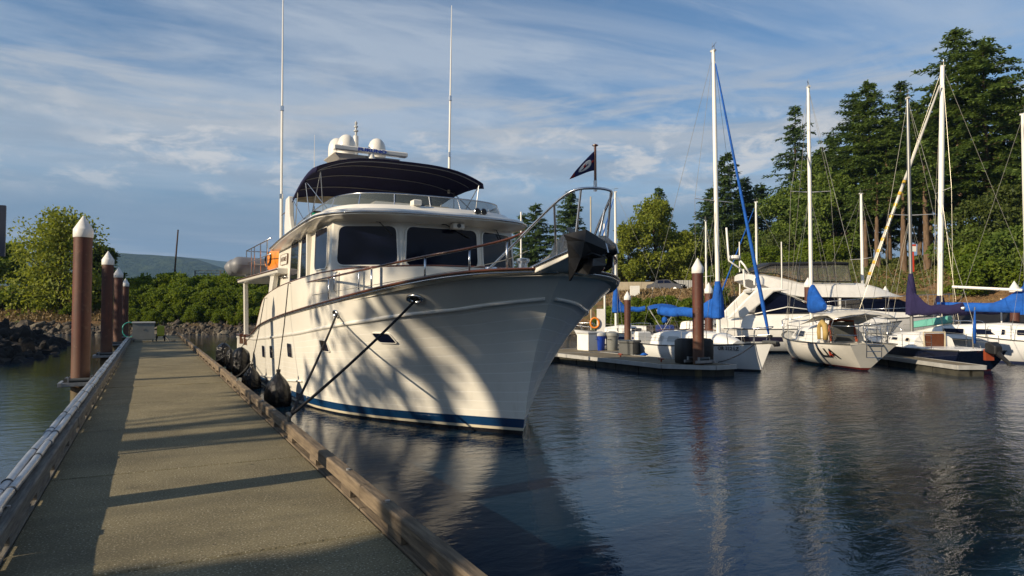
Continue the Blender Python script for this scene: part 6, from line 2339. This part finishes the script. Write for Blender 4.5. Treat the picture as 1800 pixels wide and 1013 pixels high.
def make_broadleaf(loc, h, w_, seed, label, mat="leaf", name="deciduous_tree", cat="tree", group="trees on the bank", tr=None, trunk_mat="bark", tap=(1.3, 1.0, .75, .4), **kw):
    root = tag(empty(name, loc), label, cat, group)
    (V, F), lob = broadleaf(h, w_, seed, **kw)
    tri_mesh("crown", V, F, M[mat], root)
    tr = tr or h * .018
    mb = MB()
    mb.tube([(0, 0, -.5), (0, 0, 0), (.02 * h, 0, h * .3), (0, .02 * h, h * .62), (0, 0, h * .85)], [tr * tap[0], tr * tap[1], tr * tap[2], tr * tap[3], .02], 9)
    for (x, y_, z, r2) in lob:
        zb = max(.12 * h, z - .55 * math.hypot(x, y_) - .12 * h)
        mb.tube([(0, 0, zb), (x * .5, y_ * .5, lerp(zb, z, .55)), (x, y_, z)], [tr * .35, tr * .2, .015], 5, cap=False)
    mb.build("trunk", M[trunk_mat], root, smooth=50)
    return root


def at(x, depth):
    p = pd(x, 545, depth)
    return Vector((p.x, p.y, gz(p.x, p.y)))


def hgt(x, ytop, depth):
    """height of a tree standing at (x, depth) whose tip shows at ytop"""
    return 2.2 + (545 - ytop) * depth / FPX - at(x, depth).z


# right bank conifers: (px, top y, depth, half width m, clear height, label, material)
CON = [(1692, 48, 62, 5.2, 5.5, "tallest fir with a ragged drooping top at right", "fir", .9), (1738, 62, 59, 5.6, 4.0, "tall fir with layered branches at the far right", "fir", 1.0),
       (1800, 190, 60, 4.6, 3.0, "fir cut off by the right edge of the picture", "fir", 1.0), (1590, 140, 76, 4.6, 3.0, "slim fir top just left of the tallest fir", "fird", .9),
       (1532, 140, 72, 4.8, 3.0, "pointed dense fir left of the grey mast", "fir", 1.1), (1505, 158, 76, 5.0, 2.0, "broad dark fir beside the pointed fir", "fird", 1.0), (1640, 200, 66, 4.8, 4.5, "shorter fir filling the gap below the tallest fir", "fird", 1.0),
       (1402, 185, 96, 4.4, 3.0, "tall lone fir with gaps in its crown, left of the main group", "fird", .7), (1277, 268, 96, 3.9, 2.0, "dark fir behind the blue covered mast", "fird", 1.0),
       (1312, 312, 100, 3.8, 2.0, "shorter dark fir right of the blue furled jib", "fird", 1.0), (1340, 322, 98, 3.6, 2.0, "shortest dark fir beside the blue furled jib", "fird", 1.0), (1252, 330, 104, 3.8, 2.0, "dark fir partly behind the bright broadleaf trees", "fird", 1.0),
       (1160, 328, 118, 3.4, 2.0, "fir tip rising behind the bright broadleaf tree", "fird", 1.0), (1003, 336, 112, 5.2, 2.0, "broad fir seen through the yacht's pulpit", "fird", 1.0), (942, 358, 114, 4.0, 2.0, "fir above the yacht's foredeck", "fird", 1.0),
       (920, 378, 118, 3.4, 2.0, "small fir beside the wheelhouse roof", "fird", 1.0), (1085, 430, 112, 3.2, 1.0, "low dark fir right of the yacht's anchors", "fird", 1.0), (1225, 395, 100, 3.0, 1.0, "low fir beside the bright broadleaf tree", "fird", 1.0)]
CON += [(1562, 205, 69, 4.4, 5.0, "fir filling the gap right of the pointed fir", "fir", 1.1), (1618, 178, 70, 4.6, 6.0, "fir behind the yellow banded jib", "fir", 1.0), (1662, 160, 67, 4.8, 6.0, "fir close behind the thickest mast", "fir", 1.0),
        (1470, 236, 80, 4.4, 3.0, "fir left of the pointed dense fir", "fir", 1.0), (1772, 140, 63, 4.6, 4.0, "fir between the tall layered fir and the right edge", "fir", 1.0), (1448, 262, 84, 4.2, 2.0, "small fir above the canopy cruiser", "fird", 1.0)]
for k, (x, yt, dp, rr, cl_, lb, mt, dn) in enumerate(CON):
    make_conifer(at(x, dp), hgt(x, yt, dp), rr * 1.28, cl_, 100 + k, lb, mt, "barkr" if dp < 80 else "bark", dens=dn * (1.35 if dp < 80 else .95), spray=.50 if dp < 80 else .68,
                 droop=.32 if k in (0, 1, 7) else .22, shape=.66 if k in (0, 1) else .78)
# trunks standing on the brown slope, their crowns high up
for k, (x, yt, dp, rr, cl_, lb) in enumerate([(1632, 250, 57, 3.0, 6.5, "fir with a long bare leaning trunk on the brown slope"), (1590, 300, 58, 2.8, 6.0, "fir with a straight bare trunk left of the red notice"),
                                              (1545, 300, 60, 2.8, 5.5, "bare trunked fir behind the white capped piling"), (1565, 320, 63, 2.6, 5.5, "thin bare trunked fir on the grassy slope"), (1523, 330, 61, 2.6, 5.0, "bare trunked fir behind the canopy cruiser's bow")]):
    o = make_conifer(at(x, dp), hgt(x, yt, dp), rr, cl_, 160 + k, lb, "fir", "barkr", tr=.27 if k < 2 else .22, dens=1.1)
    o.rotation_euler = (0, R(-1.5 if k == 0 else .5), 0)
BL = [(1152, 346, 90, 5.4, "tallest bright green broadleaf tree behind the parked cars", "leaf"), (1105, 392, 88, 4.0, "bright green broadleaf tree right of the yacht's bow", "leaf"), (1200, 405, 90, 4.2, "rounded bright green tree beside the tallest broadleaf", "leaf"),
      (1070, 440, 92, 3.6, "small bright green tree just behind the yacht's bow", "leaf"), (1435, 272, 82, 5.6, "mid green broadleaf tree left of the firs", "leafm"), (1385, 330, 84, 4.6, "mid green tree below the lone fir", "leafm"), (1470, 300, 72, 4.6, "green tree in front of the broad dark fir", "leafm"),
      (1765, 330, 54, 4.6, "dark green tree with pale limbs at the right", "leafd"), (1715, 400, 55, 3.2, "low leafy tree on the slope behind the right sloops", "leafm"), (1800, 400, 50, 3.4, "leafy tree overhanging the bank at the right edge", "leafm"), (1320, 400, 88, 4.6, "dark leafy tree behind the radar arch", "leafd"),
      (1265, 415, 90, 4.2, "dark leafy tree behind the blue sail cover", "leafd"), (1410, 400, 80, 4.2, "dark leafy tree behind the canopy cruiser", "leafd"), (1365, 395, 86, 4.2, "dark leafy tree between two white masts", "leafd")]
for k, (x, yt, dp, ww, lb, mt) in enumerate(BL):
    make_broadleaf(at(x, dp), hgt(x, yt, dp), ww, 200 + k, lb, mt, clear=.06, nlobe=36, per=420, leaf=.31 if dp > 70 else .24)
# left bank tree
make_broadleaf(at(108, 67), hgt(108, 378, 67), 5.9, 300, "spreading young tree with upright shoots on the left bank", "leaf", clear=.02, nlobe=64, per=260, leaf=.27, flat=1.3)
make_broadleaf(at(20, 70), hgt(20, 430, 70), 3.8, 301, "lower leafy tree at the left edge of the bank", "leafm", clear=.02, nlobe=30, per=220, leaf=.36)
make_broadleaf(at(172, 72), hgt(172, 430, 72), 3.0, 302, "dark leafy tree behind the second piling", "leafd", clear=.02, nlobe=26, per=220, leaf=.36)

# bushes
BSH = [make_broadleaf((0, 0, 0), 2.6, 1.7, 400 + k, "leafy green bush on the bank", "bushm", "bush", "bush", "bushes on the bank", clear=-.05, nlobe=26, per=260, leaf=.17, tr=.04, flat=1.0) for k in range(4)]
rb = random.Random(9)
spots = []
for x in np.arange(215, 480, 17):
    spots.append((x + rb.uniform(-6, 6), rb.uniform(63.6, 64.8), rb.uniform(.42, .68)))
for x in np.arange(212, 475, 9.5):
    spots.append((x + rb.uniform(-4, 4), rb.uniform(65.5, 68), rb.uniform(.75, 1.1)))
    spots.append((x + rb.uniform(-5, 5), rb.uniform(69, 72), rb.uniform(.9, 1.25)))
for x in np.arange(-30, 215, 20):
    spots.append((x + rb.uniform(-8, 8), rb.uniform(66, 72), rb.uniform(.4, .75)))
left_n = len(spots)
for x in np.arange(1060, 1260, 9):
    spots.append((x + rb.uniform(-6, 6), 55 + rb.uniform(2.5, 6.5), rb.uniform(.55, .95)))
for x in np.arange(1250, 1480, 22):
    spots.append((x + rb.uniform(-6, 6), 64 + rb.uniform(0, 12), rb.uniform(.6, 1.1)))
for x in np.arange(1690, 1830, 14):
    spots.append((x + rb.uniform(-6, 6), 49 + rb.uniform(0, 6), rb.uniform(.7, 1.2)))
for i, (x, dp, s) in enumerate(spots):
    o = BSH[i] if i < 4 else copy_tree(BSH[i % 4])
    o.location = at(x, dp) - Vector((0, 0, .1))
    o.scale = (s * 1.1, s * 1.1, s)
    o.rotation_euler = (0, 0, rb.uniform(0, 6.28))
    if i < left_n:
        o["label"] = "one of the leafy bushes crowding the bank behind the dock's far end" if x > 205 else "one of the low shrubs around the spreading tree on the left bank"
        o["group"] = "bushes behind the dock" if x > 205 else "shrubs on the left bank"
    else:
        o["label"] = "one of the bushes below the road behind the bins" if x < 1262 else ("one of the bushes behind the cruisers" if x < 1600 else "one of the bushes on the slope at the right edge")
        o["group"] = "bushes below the road" if x < 1262 else ("bushes behind the cruisers" if x < 1600 else "bushes on the right slope")


def grass(name, n, region, hlo, hhi, mat, label, seed, wd=.10):
    """blades scattered over a part of the bank: region(rng) -> px, depth"""
    rg = np.random.default_rng(seed)
    px, dp = region(rg, n)
    d = np.array([list(pd(float(a), 545, float(b)))[:2] for a, b in zip(px, dp)])
    z = ground_z(d)
    ok = (shore_dist(d) > 3.2)
    d, z = d[ok], z[ok]
    P = np.column_stack([d, z - .03])
    m = len(P)
    A = unit(rg.normal(0, .75, (m, 3)) + np.array([0, 0, 1.0])) * rg.uniform(hlo, hhi, (m, 1))
    W = unit(np.cross(A, rg.normal(0, 1, (m, 3)))) * wd
    V, F = cards(P, A, W * .5, 2.0)
    o = tri_mesh(name, V, F, M[mat])
    return struct(o, "stuff", label)


grass("dry_grass", 16000, lambda g, n: (g.uniform(-60, 480, n), g.uniform(63, 76, n)), .12, .45, "straw", "dry tawny grass on the left bank", 1, .16)
grass("dry_grass", 9000, lambda g, n: (g.uniform(1060, 1420, n), g.uniform(58, 80, n)), .12, .42, "straw", "dry tawny grass below the road", 2, .16)
grass("dry_grass", 3500, lambda g, n: (g.uniform(1420, 1830, n), g.uniform(46, 60, n)), .06, .2, "straw", "dry grass on the brown slope at right", 3, .14)
grass("green_grass", 14000, lambda g, n: (g.uniform(1400, 1830, n), g.uniform(53, 74, n)), .12, .4, "grassg", "green grass at the top of the right slope", 4, .16)

# ------------------------------------------------------------------ trees left of the dock, out of the picture: their shade falls on dock and hull
for k, (x, y_, h, ww, cl_, nl, pr) in enumerate([(-24.0, 7.35, 18.0, 4.0, .56, 10, 38), (-25.5, 8.35, 18.0, 4.2, .55, 11, 38), (-24.0, 1.75, 15.5, 2.1, .33, 22, 34), (-27, 35, 16, 6.0, .15, 40, 200), (-26, 46, 15, 5.6, .15, 40, 200), (-20, 52, 13, 5.0, .15, 36, 200), (-18, 28.5, 9.0, 3.6, .1, 30, 200)]):
    make_broadleaf((x, y_, gz(x, y_)), h, ww, 500 + k, ["tall shade tree standing left of the dock outside the picture", "second tall shade tree left of the dock outside the picture", "third shade tree left of the dock nearest the camera", "dense tree on the left shore shading the boulders",
                   "dense tree on the left shore behind the first", "small dense tree at the tip of the left shore", "low dense tree on the left shore"][k], "leafm", clear=cl_, nlobe=nl, per=pr, leaf=.46 if k < 3 else .34, shift=(0, 2.0) if k == 1 else (0, 0), tap=(1.15, 1.0, .92, .85) if k < 2 else (1.3, 1.0, .75, .4), tr=.40 if k == 0 else (.24 if k == 1 else .2))

# woods on the bank behind the camera: mirrored in the glass, the hull and the near water
WOOD = make_broadleaf((-60, -62, gz(-60, -62)), 21, 8.5, 520, "large dark tree of the wood behind the camera", "leafd", clear=.05, nlobe=40, per=150, leaf=.8, tr=.35)
WOOD["group"] = "wood behind the camera"
for k in range(1, 13):
    o = copy_tree(WOOD)
    xx, yy = -60 + k * 9.5, -64 - 9 * (k % 2)
    o.location = (xx, yy, gz(xx, yy))
    o.rotation_euler = (0, 0, k * 1.7)
    o.scale = (1, 1, .85 + .05 * (k % 5))

# ------------------------------------------------------------------ roadside: cars, wall, fences, poles
def car(x, depth, hdg, paint, label):
    p = at(x, depth)
    root = tag(empty("parked_car", p + Vector((0, 0, .02)), hdg), label, "car", "cars parked on the bank")
    prof = [(-2.1, .35), (-2.15, .62), (-2.0, .86), (-1.5, .92), (-.95, 1.36), (.2, 1.42), (.6, 1.34), (1.15, .95), (1.95, .82), (2.15, .6), (2.1, .32)]
    wd_ = lambda z: .86 if z < .95 else lerp(.86, .66, (z - .95) / .47)
    rows = []
    for s in (-1, -.94, .94, 1):
        rows.append([(a, s * wd_(z) if abs(s) < 1 else s * wd_(z), z if abs(s) < 1 else z * .97 + .02) for a, z in prof])
    mb = MB()
    mb.loft(rows)
    mb.build("body", paint, root, smooth=35)
    for s in (-1, 1):
        for (c4) in ([(-.85, .98), (-.05, .98), (-.05, 1.32), (-.72, 1.32)], [(.03, .98), (.95, .98), (.52, 1.30), (.03, 1.33)]):
            c = [(a, s * (wd_(z) + .012), z) for a, z in c4]
            window(root, c if s < 0 else [c[1], c[0], c[3], c[2]], frame="black", d=.012, w_=.02, r_=.06, name="side_window")
        for xx in (-1.35, 1.35):
            wl2 = MB().tube([(xx, s * .70, .32), (xx, s * .87, .32)], .32, 18).build("wheel", M["black"], root, smooth=40)
            MB().tube([(xx, s * .872, .32), (xx, s * .882, .32)], .19, 14).build("rim", M["alu"], wl2)
    window(root, [(1.16, -.62, .98), (1.16, .62, .98), (.66, .52, 1.31), (.66, -.52, 1.31)], frame="black", d=.012, w_=.02, r_=.08, name="windscreen")
    window(root, [(-1.47, .62, .96), (-1.47, -.62, .96), (-1.0, -.52, 1.31), (-1.0, .52, 1.31)], frame="black", d=.012, w_=.02, r_=.08, name="rear_window")
    for s in (-1, 1):
        MB().box(2.06, 2.18, s * .7 - .16, s * .7 + .16, .58, .72, .03).build("headlight", M["lightgrey"], root)
    MB().box(2.09, 2.19, -.4, .4, .42, .56, .02).build("grille", M["black"], root)
    return root


CARP = pmat("car_slate", (.025, .030, .045), .55, spec=.2)
car(1172, 79, RT + R(-35), CARP, "dark slate parked sedan on the bank left of the tall finger piling")
car(1268, 77, RT + R(20), pmat("car_grey", (.04, .04, .042), .55, spec=.2), "grey parked car half hidden behind the blue sail cover")
p = at(1135, 83)
wll = tag(empty("roadside_wall", p, RT), "low pale concrete wall behind the slate sedan", "wall")
for k in range(4):
    MB().box(-3.6 + k * 1.55, -3.6 + k * 1.55 + 1.53, -.15, .15, -.3, 1.15, .03).build("panel", M["beige"], wll)
p = at(1205, 84)
fn = tag(empty("corrugated_fence", p, RT), "pale corrugated metal fence beside the slate sedan", "fence")
for k in range(16):
    MB().box(-1.7 + k * .30, -1.7 + k * .30 + .26, -.03 + .05 * (k % 2), .03 + .05 * (k % 2), -.3, 1.65).build("slat", M["lightgrey"], fn)
p = at(1116, 70)
bxx = tag(MB().box(-.45, .45, -.3, .3, -.3, 1.0, .03).build("utility_box", M["boatwhite"], loc=p, rot=(0, 0, RT)), "small white utility box at the top of the dry bank", "utility box")
# leaning pole and pipe fence on the left bank
p = at(305, 73)
o = tag(empty("leaning_pole", p), "thin dark pole leaning on the left bank", "pole")
MB().tube([(0, 0, -.5), (.08, 0, 3), (.35 * _r.x, .35 * _r.y, 2.2 + (545 - 405) * 73 / FPX - p.z)], [.11, .09, .07], 8).build("shaft", M["bark"], o, smooth=True)
MB().lathe([(.08, 0), (.09, .06), (.02, .09)], 8, (.35 * _r.x, .35 * _r.y, 2.2 + (545 - 405) * 73 / FPX - p.z)).build("pole_cap", M["bark"], o)
p = at(342, 73)
g_ = tag(empty("pipe_fence", p, RT), "dark pipe rail fence on top of the bank behind the yacht", "fence")
zt = 2.2 + (545 - 476) * 73 / FPX - p.z
for k in range(5):
    MB().tube([(0, 0, zt - k * .27), (9, 0, zt - k * .27)], .035, 6).build("rail", M["dkgrey"], g_)
for xx in (0, 2.7, 5.4, 8.1):
    MB().box(xx - .05, xx + .05, -.05, .05, -.4, zt + .03).build("post", M["dkgrey"], g_)
# notice on the slope and street lamp
p = at(1607, 57)
n_ = tag(empty("warning_notice", p, RT), "small red and white notice on a red post on the brown slope", "sign")
MB().box(-.05, .05, -.04, .04, -.3, 2.2).build("post", M["letter_red"], n_)
MB().box(-.22, .22, -.07, -.045, 1.75, 2.35).build("panel", M["boatwhite"], n_)
MB().box(-.22, .22, -.078, -.072, 2.2, 2.35).build("panel_stripe", M["letter_red"], n_)
p = at(1460, 76)
lp = tag(empty("street_lamp", p, RT), "pale street lamp pole behind the canopy cruiser", "lamp")
hh = 2.2 + (545 - 405) * 76 / FPX - p.z
MB().tube([(0, 0, -.4), (0, 0, hh)], [.17, .11], 10).build("pole", M["lightgrey"], lp, smooth=True)
MB().tube([(0, 0, hh - .1), (-.8, 0, hh + .5), (-1.5, 0, hh + .6)], .05, 8).build("arm", M["lightgrey"], lp)
MB().loft([[(-1.4, -.12, hh + .5), (-1.4, .12, hh + .5), (-1.4, .1, hh + .66), (-1.4, -.1, hh + .66)], [(-2.1, -.14, hh + .52), (-2.1, .14, hh + .52), (-2.1, .08, hh + .64), (-2.1, -.08, hh + .64)]]).build("lamp_head", M["lightgrey"], lp)

# ------------------------------------------------------------------ air: haze over the river valley
hz = MB().box(-4200, 4200, -1500, 5000, -6, 420).build("haze", None)
hz.data.materials.clear()
hm = bpy.data.materials.new("haze_air")
hm.use_nodes = True
hm.node_tree.nodes.clear()
pv = nn(hm.node_tree, "ShaderNodeVolumePrincipled")
pv.inputs["Color"].default_value = (0.36, 0.62, 1.0, 1)
pv.inputs["Density"].default_value = 0.00014
pv.inputs["Anisotropy"].default_value = 0.1
ho = nn(hm.node_tree, "ShaderNodeOutputMaterial")
hm.node_tree.links.new(pv.outputs[0], ho.inputs["Volume"])
hz.data.materials.append(hm)
struct(hz, "stuff", "thin blue haze over the valley")
